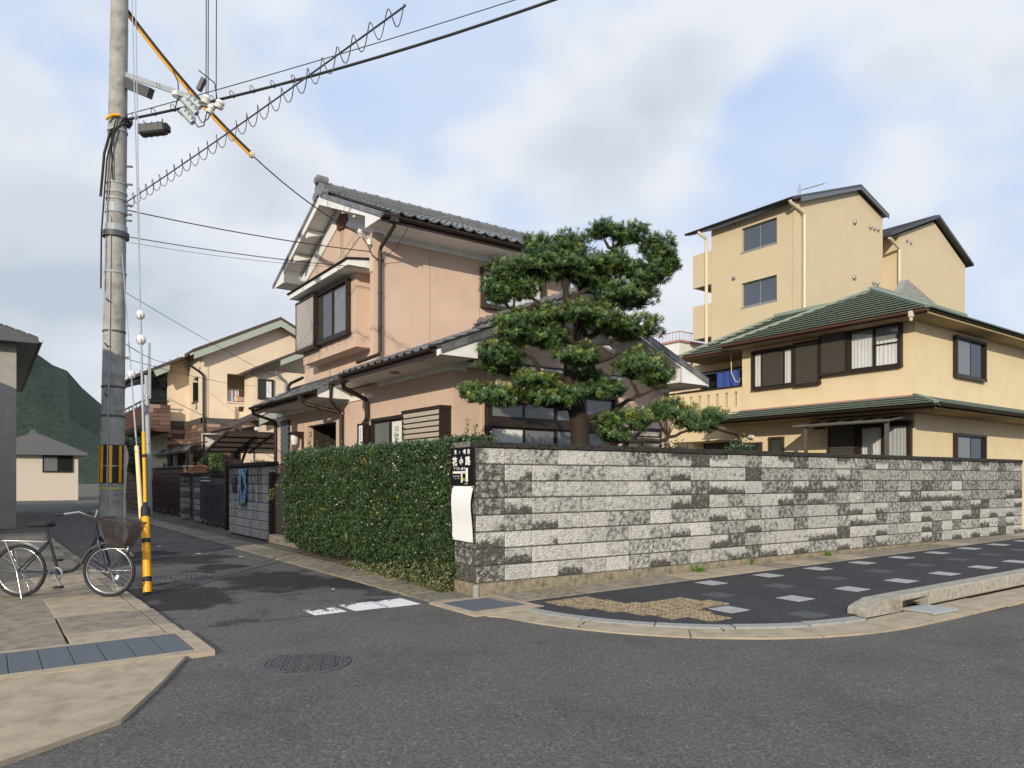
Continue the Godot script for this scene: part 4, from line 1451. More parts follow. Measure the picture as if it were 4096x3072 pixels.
# louvred storm-shutter box: plane facing -x (axis z) or +z (axis x)
func shutter_box(parent: Node3D, a: Vector3, b: Vector3, out: Vector3, slats: int, slat_m: Material, frame_m: Material) -> void:
	# a, b: lower and upper corner on the wall; out: how far and where it stands out
	var o := out.normalized()
	var along := Vector3(b.x - a.x, 0, b.z - a.z)
	var w := along.length()
	var ax := along / w
	var h := b.y - a.y
	var bs := Basis(ax, Vector3.UP, o)
	if bs.determinant() < 0.0:
		bs = Basis(-ax, Vector3.UP, o)
	var c := (a + b) * 0.5
	var box := part("shutter_box", MB.new().box(c + out * 0.5 - o * 0.006, Vector3(w - 0.02, h - 0.02, out.length() - 0.012), bs), frame_m, parent)
	var fr := MB.new()
	var f := 0.045
	for s in [-1.0, 1.0]:
		fr.box(c + out * 0.5 + ax * s * (w - f) * 0.5 + o * 0.004, Vector3(f, h, out.length() + 0.008), bs)
		fr.box(c + out * 0.5 + Vector3.UP * s * (h - f) * 0.5 + o * 0.006, Vector3(w + 0.02, f + 0.02, out.length() + 0.012), bs)
	part("frame", fr, frame_m, box)
	var sh := (h - 2.0 * f) / slats
	var tb := bs * Basis(Vector3.RIGHT, 0.35)
	var slat := MB.new().cbox(Vector3.ZERO, Vector3(w - 2.0 * f - 0.01, sh * 0.72, 0.012), 0.003).mesh()
	for k in slats:
		var at := c + out - o * 0.002 + Vector3.UP * (-h * 0.5 + f + sh * (k + 0.5))
		piece("slat", slat, slat_m, box, at - origin_of(box), tb)


# framed window: corners on the wall plane, out is the way the wall faces; panes is a list of [fraction, material]
func window(parent: Node3D, a: Vector3, b: Vector3, out: Vector3, panes: Array, frame_m: Material, depth := 0.06, f := 0.05, behind: Material = null) -> MeshInstance3D:
	var along := Vector3(b.x - a.x, 0, b.z - a.z)
	var w := along.length()
	var ax := along / w
	var h := b.y - a.y
	var bs := Basis(ax, Vector3.UP, out)
	if bs.determinant() < 0.0:
		bs = Basis(-ax, Vector3.UP, out)
	var c := (a + b) * 0.5
	var fr := MB.new()
	for s in [-1.0, 1.0]:
		fr.box(c + out * depth * 0.5 + ax * s * (w - f) * 0.5, Vector3(f, h - 2.0 * f, depth), bs)
		fr.box(c + out * (depth * 0.5 + 0.003) + Vector3.UP * s * (h - f) * 0.5, Vector3(w + 0.01, f, depth + 0.006), bs)
	var win := part("window", fr, frame_m, parent)
	var x := -w * 0.5 + f
	var total := w - 2.0 * f
	var k := 0
	for p in panes:
		var pw: float = total * p[0]
		var step := depth * (0.55 if k % 2 == 0 else 0.35)
		var pc := c + ax * (x + pw * 0.5) + out * step
		part("pane", MB.new().box(pc, Vector3(pw - 0.05, h - 2.0 * f - 0.06, 0.006), bs), p[1], win)
		var sash := MB.new()
		for s in [-1.0, 1.0]:
			sash.box(pc + ax * s * (pw - 0.03) * 0.5, Vector3(0.035, h - 2.0 * f, 0.024), bs)
			sash.box(pc + Vector3.UP * s * (h - 2.0 * f - 0.035) * 0.5, Vector3(pw - 0.04, 0.04, 0.022), bs)
		part("sash", sash, frame_m, win)
		x += pw
		k += 1
	if behind:
		part("backing", MB.new().box(c + out * 0.006, Vector3(w - 0.04, h - 0.04, 0.008), bs), behind, win)
	return win


# hanging cloth with folds, between two upper corners
func curtain(parent: Node3D, a: Vector3, b: Vector3, drop: float, folds: int, amp: float, m: Material, called := "curtain") -> MeshInstance3D:
	var d := b - a
	var nrm := d.normalized().cross(Vector3.UP)
	var mb := MB.new()
	var n := folds * 4
	for i in n:
		var t0 := float(i) / n
		var t1 := float(i + 1) / n
		var o0 := nrm * amp * sin(t0 * folds * TAU + 0.7 * sin(t0 * 9.0))
		var o1 := nrm * amp * sin(t1 * folds * TAU + 0.7 * sin(t1 * 9.0))
		var p := a + d * t0 + o0
		var q := a + d * t1 + o1
		mb.quad(p - Vector3(0, drop, 0) + o0 * 0.3, q - Vector3(0, drop, 0) + o1 * 0.3, q, p)
		mb.quad(q - nrm * 0.003, q - nrm * 0.003 - Vector3(0, drop, 0) + o1 * 0.3, p - nrm * 0.003 - Vector3(0, drop, 0) + o0 * 0.3, p - nrm * 0.003)
	return part(called, mb, m, parent)


# ---------------------------------------------------------------- the pink house
const K := 0.394      # roof pitch


func main_house() -> void:
	var o := thing("plaster_house", "two-storey pink plaster house with grey pantile roofs and white eaves behind the hedge", "house", Vector3(1.5, 0, -2.95))
	var pink: Material = mats["pink"]
	var white: Material = mats["white"]
	var brown: Material = mats["brown"]
	# --- walls
	var up := MB.new()
	up.wall(Vector3(1.65, 2.9, -5.75), Vector3.RIGHT, 4.75, 3.25, 0.15)
	up.prism([Vector2(-10.0, 2.9), Vector2(-5.9, 2.9), Vector2(-5.9, 6.15), Vector2(-7.95, 7.0), Vector2(-10.0, 6.15)], Vector3(1.65, 0, 0), Vector3(0, 0, 1), Vector3.UP, 0.15)
	up.prism([Vector2(-10.0, 2.9), Vector2(-5.9, 2.9), Vector2(-5.9, 6.15), Vector2(-7.95, 7.0), Vector2(-10.0, 6.15)], Vector3(6.25, 0, 0), Vector3(0, 0, 1), Vector3.UP, 0.15)
	up.wall(Vector3(6.40, 2.9, -10.15), Vector3.LEFT, 4.75, 3.25, 0.15)
	var wall2 := part("upper_wall", up, pink, o)
	part("corner_pier", MB.new().span(Vector3(1.40, 3.55, -5.90), Vector3(1.66, 6.16, -5.744)), pink, o)
	for u in [2.64, 3.85]:
		part("control_joint", MB.new().box(Vector3(u, 5.0, -5.7485), Vector3(0.012, 2.2, 0.004)), plain("jointpink", Color(0.42, 0.29, 0.20), 0.9), wall2)
	var lw := MB.new()
	lw.wall(Vector3(1.5, 0, -11.78), Vector3(0, 0, 1), 8.68, 3.24, 0.15, [[2.21, 0.0, 3.95, 2.64]])
	lw.wall(Vector3(1.66, 0, -2.95), Vector3.RIGHT, 4.97, 3.24, 0.15)
	lw.wall(Vector3(6.63, 0, -2.95), Vector3.FORWARD, 8.83, 3.24, 0.15)
	lw.prism([Vector2(1.5, 3.24), Vector2(6.63, 3.24), Vector2(3.85, 4.45)], Vector3(0, 0, -2.95), Vector3.RIGHT, Vector3.UP, 0.15)
	lw.span(Vector3(1.5, 0, -3.10), Vector3(1.66, 3.239, -2.948))
	lw.span(Vector3(1.66, 0, -11.78), Vector3(6.6, 3.2, -11.65))
	part("lower_wall", lw, pink, o)

	# --- upper roof (gable, ridge along x)
	var ze := -4.96
	var zr := -7.95
	var rise0 := 6.20
	var rt := part("upper_roof", roof_slab_x(1.20, 6.88, ze, rise0, zr, 0.10), white, o)
	var eb := MB.new()
	var eb2 := MB.new()
	eb.prism([Vector2(-5.0, 6.15), Vector2(-5.0, 6.20), Vector2(-5.63, 6.44), Vector2(-5.63, 6.15)], Vector3(1.22, 0, 0), Vector3(0, 0, 1), Vector3.UP, 0.44)
	eb2.prism([Vector2(-10.9, 6.15), Vector2(-10.9, 6.20), Vector2(-10.27, 6.44), Vector2(-10.27, 6.15)], Vector3(1.22, 0, 0), Vector3(0, 0, 1), Vector3.UP, 0.44)
	eb.span(Vector3(1.66, 6.15, -5.76), Vector3(6.85, 6.19, -5.0))
	eb2.span(Vector3(1.66, 6.15, -10.9), Vector3(6.85, 6.19, -10.14))
	part("boxed_eaves", eb, white, rt)
	part("boxed_eaves", eb2, white, rt)
	part("frieze_board", MB.new().span(Vector3(1.67, 6.035, -5.745), Vector3(6.42, 6.15, -5.715)), white, o)
	# barge boards, widening to the eave ends
	for s in [1.0, -1.0]:
		var zi: float = zr + s * 2.33
		var z0: float = zr + s * 2.97
		var pts := [Vector2(zr, 7.49), Vector2(zr, 7.30), Vector2(zi, 6.37), Vector2(zi, 6.135), Vector2(z0, 6.135), Vector2(z0, 6.20)]
		part("barge_board", MB.new().prism(pts, Vector3(1.168, 0, 0), Vector3(0, 0, 1), Vector3.UP, 0.03), white, rt)
		part("barge_board", MB.new().prism(pts, Vector3(6.90, 0, 0), Vector3(0, 0, 1), Vector3.UP, 0.035), white, rt)
		# verge tiles hanging over the barge
		for k in 13:
			var za: float = zr + s * (0.10 + k * 0.228)
			var zb: float = zr + s * (0.10 + (k + 1) * 0.228 - 0.003)
			var ya := 7.50 + 0.06 - (0.10 + k * 0.228) * 0.4375
			var yb := ya - 0.225 * 0.4375
			var mb := MB.new().prism([Vector2(za, ya), Vector2(zb, yb), Vector2(zb, yb - 0.085), Vector2(za, ya - 0.085)], Vector3(1.140, 0, 0), Vector3(0, 0, 1), Vector3.UP, 0.024)
			mb.bar(Vector3(1.225, ya - 0.005, za), Vector3(1.225, yb - 0.005, zb), 0.165, 0.022)
			part("verge_tile", mb, mats[["kawara", "kawara2"][k % 2]], rt)
	# purlin ends under the verge
	for q in [[-6.25, 0.11], [-6.80, 0.11], [-7.40, 0.09], [-8.85, 0.17], [-9.65, 0.17]]:
		var z: float = q[0]
		var y := 7.40 - absf(z - zr) * 0.4375
		part("purlin", MB.new().prism([Vector2(1.22, y), Vector2(1.22, y - q[1]), Vector2(1.28, y - q[1] * 0.8), Vector2(1.63, y - 0.03), Vector2(1.63, y)], Vector3(0, 0, z + 0.05), Vector3.RIGHT, Vector3.UP, 0.10), white, rt)
	# sloping frieze on the gable
	for s in [1.0, -1.0]:
		var z1: float = zr + s * 2.3
		part("gable_frieze", MB.new().prism([Vector2(zr, 7.36), Vector2(z1, 6.36), Vector2(z1, 6.06), Vector2(zr, 6.98)], Vector3(1.622, 0, 0), Vector3(0, 0, 1), Vector3.UP, 0.026), white, o)
	part("gable_vent", MB.new().prism([Vector2(-7.78, 7.20), Vector2(-7.50, 7.08), Vector2(-7.46, 6.93), Vector2(-7.68, 6.82), Vector2(-8.02, 6.86), Vector2(-8.08, 7.06)], Vector3(1.60, 0, 0), Vector3(0, 0, 1), Vector3.UP, 0.02), mats["woodvent"], o)
	var upv := Vector3(0, 0.4375, -1).normalized()
	tile_slope(rt, Vector3(1.32, 6.245, ze + 0.06), Vector3.RIGHT, upv, 5.55, 3.25, 1)
	tile_slope(rt, Vector3(6.87, 6.245, -10.94), Vector3.LEFT, Vector3(0, 0.4375, 1).normalized(), 5.55, 3.25, 0)
	ridge(rt, Vector3(1.18, 7.53, zr), Vector3(6.90, 7.53, zr), 0.20, true)
	gutter(rt, Vector3(1.20, 6.215, -4.93), Vector3(6.90, 6.215, -4.93), brown, 0.06)
	part("fascia", MB.new().span(Vector3(1.19, 6.10, -4.998), Vector3(6.90, 6.20, -4.97)), brown, rt)
	gutter(rt, Vector3(1.20, 6.215, -10.97), Vector3(6.90, 6.215, -10.97), brown, 0.06)
	var bd := MB.new()
	for k in 9:
		bd.box(Vector3(1.5 + k * 0.63, 6.21, -4.868), Vector3(0.03, 0.07, 0.012))
	part("gutter_bracket", bd, brown, rt)
	# downpipe from the hopper to the lower roof
	var dp := MB.new()
	dp.box(Vector3(1.42, 6.18, -4.95), Vector3(0.16, 0.15, 0.15))
	dp.tube([Vector3(1.44, 6.12, -4.95), Vector3(1.45, 6.05, -4.97), Vector3(1.50, 5.84, -5.62), Vector3(1.50, 5.76, -5.67), Vector3(1.50, 3.86, -5.67), Vector3(1.46, 3.78, -5.64), Vector3(0.95, 3.56, -5.50)], 0.036, 0.036, 9)
	part("downpipe", dp, mats["brown2"], o)
	var cl := MB.new()
	for y in [5.60, 4.95, 4.30]:
		cl.tube([Vector3(1.50, y, -5.67), Vector3(1.50, y + 0.03, -5.67)], 0.044, 0.044, 9)
	part("pipe_clip", cl, mats["brown2"], o)

	# --- oriel under the gable
	var bay := MB.new().span(Vector3(1.30, 4.02, -9.27), Vector3(1.66, 5.60, -6.33))
	var by := part("oriel", bay, pink, o)
	var br := MB.new()
	br.prism([Vector2(0.95, 5.60), Vector2(1.66, 5.70), Vector2(1.66, 5.735), Vector2(0.93, 5.632)], Vector3(0, 0, -5.93), Vector3.RIGHT, Vector3.UP, 3.42)
	part("oriel_roof", br, mats["black"], by)
	var bf := MB.new()
	bf.prism([Vector2(0.97, 5.50), Vector2(1.66, 5.50), Vector2(1.66, 5.70), Vector2(0.97, 5.598)], Vector3(0, 0, -5.96), Vector3.RIGHT, Vector3.UP, 3.35)
	part("oriel_fascia", bf, white, by)
	var w1 := window(o, Vector3(1.298, 4.33, -8.25), Vector3(1.298, 5.42, -6.57), Vector3.LEFT, [[0.52, mats["greenglass"]], [0.48, mats["frost"]]], brown, 0.10, 0.05, mats["interior"])
	part("sill", MB.new().span(Vector3(1.16, 4.30, -8.24), Vector3(1.297, 4.345, -6.54)), brown, w1)
	shutter_box(o, Vector3(1.298, 4.28, -9.32), Vector3(1.298, 5.42, -8.17), Vector3(-0.16, 0, 0), 21, mats["slatwhite"], brown)

	# --- upper side window, half hidden by the tree
	var w2 := window(o, Vector3(3.87, 5.03, -5.748), Vector3(5.55, 5.90, -5.748), Vector3(0, 0, 1), [[0.5, mats["pane"]], [0.5, mats["pane"]]], mats["brown2"], 0.14, 0.055, mats["interior"])
	curtain(w2, Vector3(3.95, 5.78, -5.715), Vector3(5.45, 5.78, -5.715), 0.62, 9, 0.010, mats["curtain"])

	# --- lower roof: gable to the street, ridge along z
	var ul := 0.76
	var ur := 6.95
	var um := 3.855
	var yl := 3.30
	var lr := part("lower_roof", MB.new().prism([Vector2(ul, yl), Vector2(um, yl + K * (um - ul)), Vector2(ur, yl), Vector2(ur, yl - 0.09), Vector2(um, yl + K * (um - ul) - 0.10), Vector2(ul, yl - 0.09)], Vector3(0, 0, -2.21), Vector3.RIGHT, Vector3.UP, 3.55), white, o)
	var le := MB.new()
	le.prism([Vector2(0.80, 3.245), Vector2(1.464, 3.245), Vector2(1.464, 3.46), Vector2(0.80, 3.22)], Vector3(0, 0, -2.235), Vector3.RIGHT, Vector3.UP, 0.72)
	le.span(Vector3(0.80, 3.235, -5.72), Vector3(1.51, 3.27, -2.95))
	var le2 := MB.new()
	le2.prism([Vector2(6.15, 3.25), Vector2(6.91, 3.25), Vector2(6.91, 3.22), Vector2(6.15, 3.52)], Vector3(0, 0, -2.235), Vector3.RIGHT, Vector3.UP, 3.4)
	part("boxed_eaves", le, white, lr)
	part("boxed_eaves", le2, white, lr)
	part("eave_vent", MB.new().prism([Vector2(0.98, -4.25), Vector2(1.14, -4.42), Vector2(1.22, -4.25), Vector2(1.06, -4.08)], Vector3(0, 3.231, 0), Vector3.RIGHT, Vector3(0, 0, 1), -0.004), mats["wood"], lr)
	for s in [1.0, -1.0]:
		var ue := ul + 0.03 if s > 0 else ur - 0.03
		var ui := 1.464 if s > 0 else 6.152
		var yi := yl + K * absf(ui - (ul if s > 0 else ur))
		var ym := yl + K * (um - ul)
		part("barge_board", MB.new().prism([Vector2(um, ym - 0.005), Vector2(ue, yl + 0.005), Vector2(ue, 3.235), Vector2(ui, 3.235), Vector2(ui, yi - 0.05), Vector2(um, ym - 0.15)], Vector3(0, 0, -2.195), Vector3.RIGHT, Vector3.UP, 0.03), white, lr)
		for k in 13:
			var da := 0.02 + k * 0.232
			var ua: float = ue + s * da
			var ub: float = ue + s * (da + 0.229)
			var ya: float = yl + 0.055 + K * da
			var yb: float = yl + 0.055 + K * (da + 0.229)
			var mb := MB.new().prism([Vector2(ua, ya), Vector2(ub, yb), Vector2(ub, yb - 0.105), Vector2(ua, ya - 0.105)], Vector3(0, 0, -2.165), Vector3.RIGHT, Vector3.UP, 0.022)
			mb.bar(Vector3(ua, ya - 0.006, -2.24), Vector3(ub, yb - 0.006, -2.24), 0.16, 0.022)
			part("verge_tile", mb, mats[["kawara", "kawara2", "kawara3"][k % 3]], lr)
	tile_slope(lr, Vector3(ul - 0.03, yl + 0.03, -2.30), Vector3.FORWARD, Vector3(1, K, 0).normalized(), 3.45, 3.30, 14)
	tile_slope(lr, Vector3(ur + 0.03, yl + 0.03, -5.75), Vector3(0, 0, 1), Vector3(-1, K, 0).normalized(), 3.45, 3.30, 0)
	ridge(lr, Vector3(um, 4.52, -2.20), Vector3(um, 4.52, -5.72), 0.20, true)
	var fl := MB.new()
	for k in 20:
		var a := Vector3(1.60 + k * 0.11, 3.30 + K * (0.84 + k * 0.11) + 0.085, -5.735)
		fl.bar(a, a + Vector3(0.11, 0.11 * K, 0), 0.03, 0.06)
	fl.tube([Vector3(3.66, 4.55, -5.72), Vector3(3.74, 4.62, -5.70), Vector3(3.80, 4.74, -5.68), Vector3(3.86, 4.80, -5.66)], 0.03, 0.03, 7)
	part("wall_flashing", fl, plain("flashing", Color(0.06, 0.07, 0.10), 0.4, 0.3), lr)
	gutter(lr, Vector3(0.72, 3.325, -5.70), Vector3(0.72, 3.325, -2.27), brown)
	part("fascia", MB.new().span(Vector3(0.735, 3.21, -5.72), Vector3(0.757, 3.305, -2.23)), brown, lr)
	gutter(lr, Vector3(6.99, 3.325, -2.27), Vector3(6.99, 3.325, -5.70), mats["brown2"])
	part("frieze_board", MB.new().span(Vector3(1.475, 3.165, -5.72), Vector3(1.499, 3.236, -2.955)), white, o)
	part("frieze_board", MB.new().span(Vector3(1.48, 3.15, -2.949), Vector3(1.736, 3.33, -2.925)), white, o)
	part("frieze_board", MB.new().span(Vector3(6.35, 3.15, -2.949), Vector3(6.63, 3.24, -2.925)), white, o)
	# sloping frieze under the street gable
	for s in [1.0, -1.0]:
		var u0 := 1.75 if s > 0 else 6.35
		part("gable_frieze", MB.new().prism([Vector2(um, 4.44), Vector2(u0, 3.60), Vector2(u0, 3.34), Vector2(um, 4.16)], Vector3(0, 0, -2.924), Vector3.RIGHT, Vector3.UP, 0.024), white, o)
	for q in [[5.55, 0.13], [4.75, 0.13], [2.3, 0.12], [3.0, 0.12]]:
		var y := 4.42 - K * absf(q[0] - um)
		part("purlin", MB.new().prism([Vector2(-2.25, y), Vector2(-2.25, y - q[1]), Vector2(-2.9, y - 0.02), Vector2(-2.9, y)], Vector3(q[0] - 0.05, 0, 0), Vector3(0, 0, 1), Vector3.UP, 0.10), white, lr)

	# --- hood and big sliding windows to the garden
	part("window_hood", MB.new().prism([Vector2(-2.94, 3.355), Vector2(-2.60, 3.285), Vector2(-2.60, 3.315), Vector2(-2.94, 3.385)], Vector3(1.72, 0, 0), Vector3(0, 0, 1), Vector3.UP, 3.28), mats["black"], o)
	part("hood_fascia", MB.new().span(Vector3(1.74, 3.215, -2.94), Vector3(4.98, 3.283, -2.62)), white, o)
	part("pier_edge", MB.new().span(Vector3(2.02, 0.3, -2.949), Vector3(2.085, 3.21, -2.93)), pink, o)
	window(o, Vector3(2.10, 2.34, -2.948), Vector3(5.08, 2.96, -2.948), Vector3(0, 0, 1), [[0.25, mats["frost"]], [0.25, mats["frost"]], [0.25, mats["frost"]], [0.25, mats["frost"]]], brown, 0.10, 0.07, mats["interior"])
	window(o, Vector3(2.10, 0.45, -2.948), Vector3(5.08, 2.34, -2.948), Vector3(0, 0, 1), [[0.25, mats["shoji"]], [0.25, mats["frost"]], [0.25, mats["frost"]], [0.25, mats["frost"]]], brown, 0.10, 0.07, mats["interior"])
	shutter_box(o, Vector3(5.30, 0.9, -2.948), Vector3(6.26, 2.38, -2.948), Vector3(0, 0, 0.12), 12, mats["slatcream"], brown)

	# --- lane-side window with its shutter box, and the wide pipe
	window(o, Vector3(1.498, 1.2, -5.86), Vector3(1.498, 2.55, -4.36), Vector3.LEFT, [[0.5, mats["frost"]], [0.5, mats["shoji"]]], brown, 0.10, 0.06, mats["interior"])
	shutter_box(o, Vector3(1.498, 1.2, -4.36), Vector3(1.498, 2.575, -3.03), Vector3(-0.20, 0, 0), 14, mats["slatcream"], brown)
	var p2 := MB.new()
	p2.box(Vector3(0.74, 3.25, -5.68), Vector3(0.13, 0.16, 0.13))
	p2.tube([Vector3(0.76, 3.20, -5.70), Vector3(0.80, 3.10, -5.74), Vector3(1.38, 2.96, -6.08), Vector3(1.43, 2.90, -6.10), Vector3(1.43, 2.62, -6.10), Vector3(1.43, 2.55, -6.14), Vector3(1.41, 2.50, -6.20), Vector3(1.41, 0.1, -6.20)], 0.045, 0.045, 9)
	p2.span(Vector3(1.31, 0.3, -6.30), Vector3(1.44, 2.48, -6.02))
	part("downpipe", p2, brown, o)
	# small plate hung on the pipe
	var pl := thing("pipe_plate", "small white upright plate with dark lettering on the downpipe by the lower window", "sign", Vector3(1.27, 1.9, -6.1))
	var im := Image.create(32, 96, false, Image.FORMAT_RGB8)
	im.fill(Color(0.9, 0.92, 0.93))
	for k in 7:
		stroke(im, [Vector2(11, 10 + k * 12), Vector2(22, 14 + k * 12)], 1.6, Color(0.10, 0.2, 0.22))
		stroke(im, [Vector2(10, 16 + k * 12), Vector2(16, 13 + k * 12)], 1.4, Color(0.10, 0.2, 0.22))
	part("plate", MB.new().span(Vector3(1.270, 2.00, -6.13), Vector3(1.285, 2.43, -5.99)), mats["paper"], pl)
	var pq := MB.new()
	pq.quad(Vector3(1.268, 2.005, -6.125), Vector3(1.268, 2.005, -5.995), Vector3(1.268, 2.425, -5.995), Vector3(1.268, 2.425, -6.125))
	part("print", pq, image_mat("plateprint", im), pl)

	# --- porch: middle roof strip and the entry roof
	var pr := part("porch_roof", MB.new().prism([Vector2(1.12, 3.36), Vector2(1.66, 3.36 + 0.54 * K), Vector2(1.66, 3.27), Vector2(1.12, 3.27)], Vector3(0, 0, -5.78), Vector3.RIGHT, Vector3.UP, 1.22), white, o)
	tile_slope(pr, Vector3(1.08, 3.385, -5.80), Vector3.FORWARD, Vector3(1, K, 0).normalized(), 1.25, 0.62, 3)
	gutter(pr, Vector3(1.06, 3.36, -7.02), Vector3(1.06, 3.36, -5.90), mats["brown2"])
	var er := part("entry_roof", MB.new().prism([Vector2(0.78, 3.12), Vector2(1.66, 3.12 + 0.88 * 0.5), Vector2(1.66, 3.05), Vector2(1.505, 3.06), Vector2(0.80, 3.06)], Vector3(0, 0, -7.05), Vector3.RIGHT, Vector3.UP, 4.25), white, o)
	part("barge_board", MB.new().prism([Vector2(0.80, 3.14), Vector2(1.49, 3.14 + 0.69 * 0.5 - 0.05), Vector2(1.49, 3.04), Vector2(0.80, 3.05)], Vector3(0, 0, -7.02), Vector3.RIGHT, Vector3.UP, 0.028), white, er)
	tile_slope(er, Vector3(0.74, 3.15, -7.10), Vector3.FORWARD, Vector3(1, 0.5, 0).normalized(), 4.25, 1.0, 4)
	for k in 4:
		var da := 0.01 + k * 0.232
		var mb := MB.new().prism([Vector2(0.76 + da, 3.20 + da * 0.5), Vector2(1.02 + da, 3.20 + (da + 0.26) * 0.5), Vector2(1.02 + da, 3.10 + (da + 0.26) * 0.5), Vector2(0.76 + da, 3.10 + da * 0.5)], Vector3(0, 0, -7.00), Vector3.RIGHT, Vector3.UP, 0.022)
		part("verge_tile", mb, mats["kawara2"], er)
	part("wall_flashing", MB.new().bar(Vector3(1.63, 3.66, -7.05), Vector3(1.63, 3.66, -11.2), 0.05, 0.07), plain("flashing", Color(0.06, 0.07, 0.10), 0.4, 0.3), er)
	gutter(er, Vector3(0.70, 3.17, -11.35), Vector3(0.70, 3.17, -7.05), brown)
	part("fascia", MB.new().span(Vector3(0.765, 3.05, -11.3), Vector3(0.79, 3.13, -7.05)), brown, er)
	part("frieze_board", MB.new().span(Vector3(1.475, 2.99, -11.78), Vector3(1.499, 3.06, -6.0)), white, o)
	var p3 := MB.new()
	p3.box(Vector3(0.72, 3.10, -7.75), Vector3(0.13, 0.16, 0.13))
	p3.tube([Vector3(0.73, 3.03, -7.75), Vector3(0.80, 2.96, -7.72), Vector3(1.36, 2.80, -7.40), Vector3(1.42, 2.74, -7.36), Vector3(1.42, 0.1, -7.36)], 0.04, 0.04, 9)
	p3.tube([Vector3(1.05, 3.33, -7.0), Vector3(1.05, 3.0, -7.02), Vector3(1.12, 2.94, -7.06), Vector3(1.40, 2.80, -7.34)], 0.032, 0.032, 8)
	part("downpipe", p3, brown, o)
	var p4 := MB.new()
	p4.tube([Vector3(0.72, 3.11, -11.25), Vector3(0.76, 3.02, -11.3), Vector3(1.40, 2.90, -11.72), Vector3(1.45, 2.85, -11.74), Vector3(1.45, 0.1, -11.74)], 0.04, 0.04, 8)
	p4.tube([Vector3(1.60, 3.86, -10.15), Vector3(1.56, 3.80, -10.9), Vector3(1.54, 3.72, -11.0), Vector3(1.54, 3.45, -11.0)], 0.04, 0.04, 8)
	part("downpipe", p4, brown, o)
	part("entry_recess", MB.new().span(Vector3(2.3, 0, -9.6), Vector3(2.35, 2.7, -7.8)).span(Vector3(1.65, 2.641, -9.6), Vector3(2.3, 2.70, -7.8)).span(Vector3(1.65, 0, -9.64), Vector3(2.3, 2.7, -9.572)).span(Vector3(1.65, 0, -7.828), Vector3(2.3, 2.7, -7.76)), mats["brown2"], o)
	var dr := part("door", MB.new().span(Vector3(2.24, 0.1, -9.5), Vector3(2.298, 2.2, -7.9)), brown, o)
	part("handle", MB.new().tube([Vector3(2.2, 0.95, -8.75), Vector3(2.2, 1.3, -8.75)], 0.015), mats["steel"], dr)
	# louvre window
	var lv := part("louvre_window", MB.new().wall(Vector3(1.47, 1.3, -11.38), Vector3(0, 0, 1), 0.63, 1.58, 0.03, [[0.04, 0.04, 0.59, 1.54]]), brown, o)
	part("backing", MB.new().span(Vector3(1.485, 1.34, -11.34), Vector3(1.498, 2.84, -10.79)), mats["interior"], lv)
	for k in 10:
		piece("glass_slat", MB.new().box(Vector3.ZERO, Vector3(0.008, 0.16, 0.55), Basis(Vector3(0, 0, 1), 0.22)).mesh(), plain("louvreglass", Color(0.13, 0.15, 0.17), 0.08), lv, Vector3(1.462, 1.42 + k * 0.15, -11.065) - origin_of(lv))
	# porch lamp
	var lp := thing("porch_lamp", "frosted glass porch lamp on a dark bracket beside the house entry", "lamp", Vector3(1.45, 2.2, -10.0))
	part("bracket", MB.new().span(Vector3(1.28, 2.45, -10.28), Vector3(1.498, 2.52, -9.78)).span(Vector3(1.46, 2.1, -9.86), Vector3(1.498, 2.45, -9.78)), mats["brown"], lp)
	part("shade", MB.new().lathe([Vector2(0.0, -0.16), Vector2(0.07, -0.15), Vector2(0.10, -0.02), Vector2(0.10, 0.07), Vector2(0.0, 0.07)], Vector3(1.36, 2.37, -10.06), 14), mats["porcelain"], lp)
	# service bracket on the corner pier: bolts, insulator, conduit
	var sv := thing("service_bracket", "cream service bracket with insulators where the drop wires meet the house corner", "electric fitting", Vector3(1.36, 5.6, -5.82))
	part("strip", MB.new().span(Vector3(1.372, 5.40, -5.86), Vector3(1.398, 5.80, -5.79)), mats["cream"], sv)
	part("arm", MB.new().bar(Vector3(1.40, 6.02, -5.82), Vector3(1.22, 6.03, -5.82), 0.02, 0.02).bar(Vector3(1.36, 5.85, -5.82), Vector3(1.36, 6.03, -5.82), 0.03, 0.03), mats["galv"], sv)
	part("insulator", MB.new().lathe([Vector2(0.0, 0.0), Vector2(0.05, 0.0), Vector2(0.055, 0.03), Vector2(0.035, 0.04), Vector2(0.05, 0.06), Vector2(0.05, 0.08), Vector2(0.03, 0.09), Vector2(0.045, 0.11), Vector2(0.02, 0.14), Vector2(0.0, 0.14)], Vector3(1.20, 6.06, -5.84), 10, Vector3(-0.5, 0.5, 0.4).normalized()), mats["porcelain"], sv)
	part("insulator", MB.new().lathe([Vector2(0.0, 0.0), Vector2(0.05, 0.0), Vector2(0.05, 0.09), Vector2(0.03, 0.12), Vector2(0.0, 0.12)], Vector3(1.34, 5.90, -5.80), 10), mats["porcelain"], sv)
	part("conduit", MB.new().tube([Vector3(1.22, 6.02, -5.84), Vector3(1.30, 5.90, -5.80), Vector3(1.38, 5.70, -5.76), Vector3(1.46, 5.60, -5.66), Vector3(1.56, 5.58, -5.66), Vector3(1.58, 5.60, -5.70)], 0.012, 0.012, 6).tube([Vector3(1.56, 5.60, -5.70), Vector3(1.75, 5.85, -5.45), Vector3(1.80, 6.15, -5.05)], 0.006, 0.006, 5), mats["black"], sv)


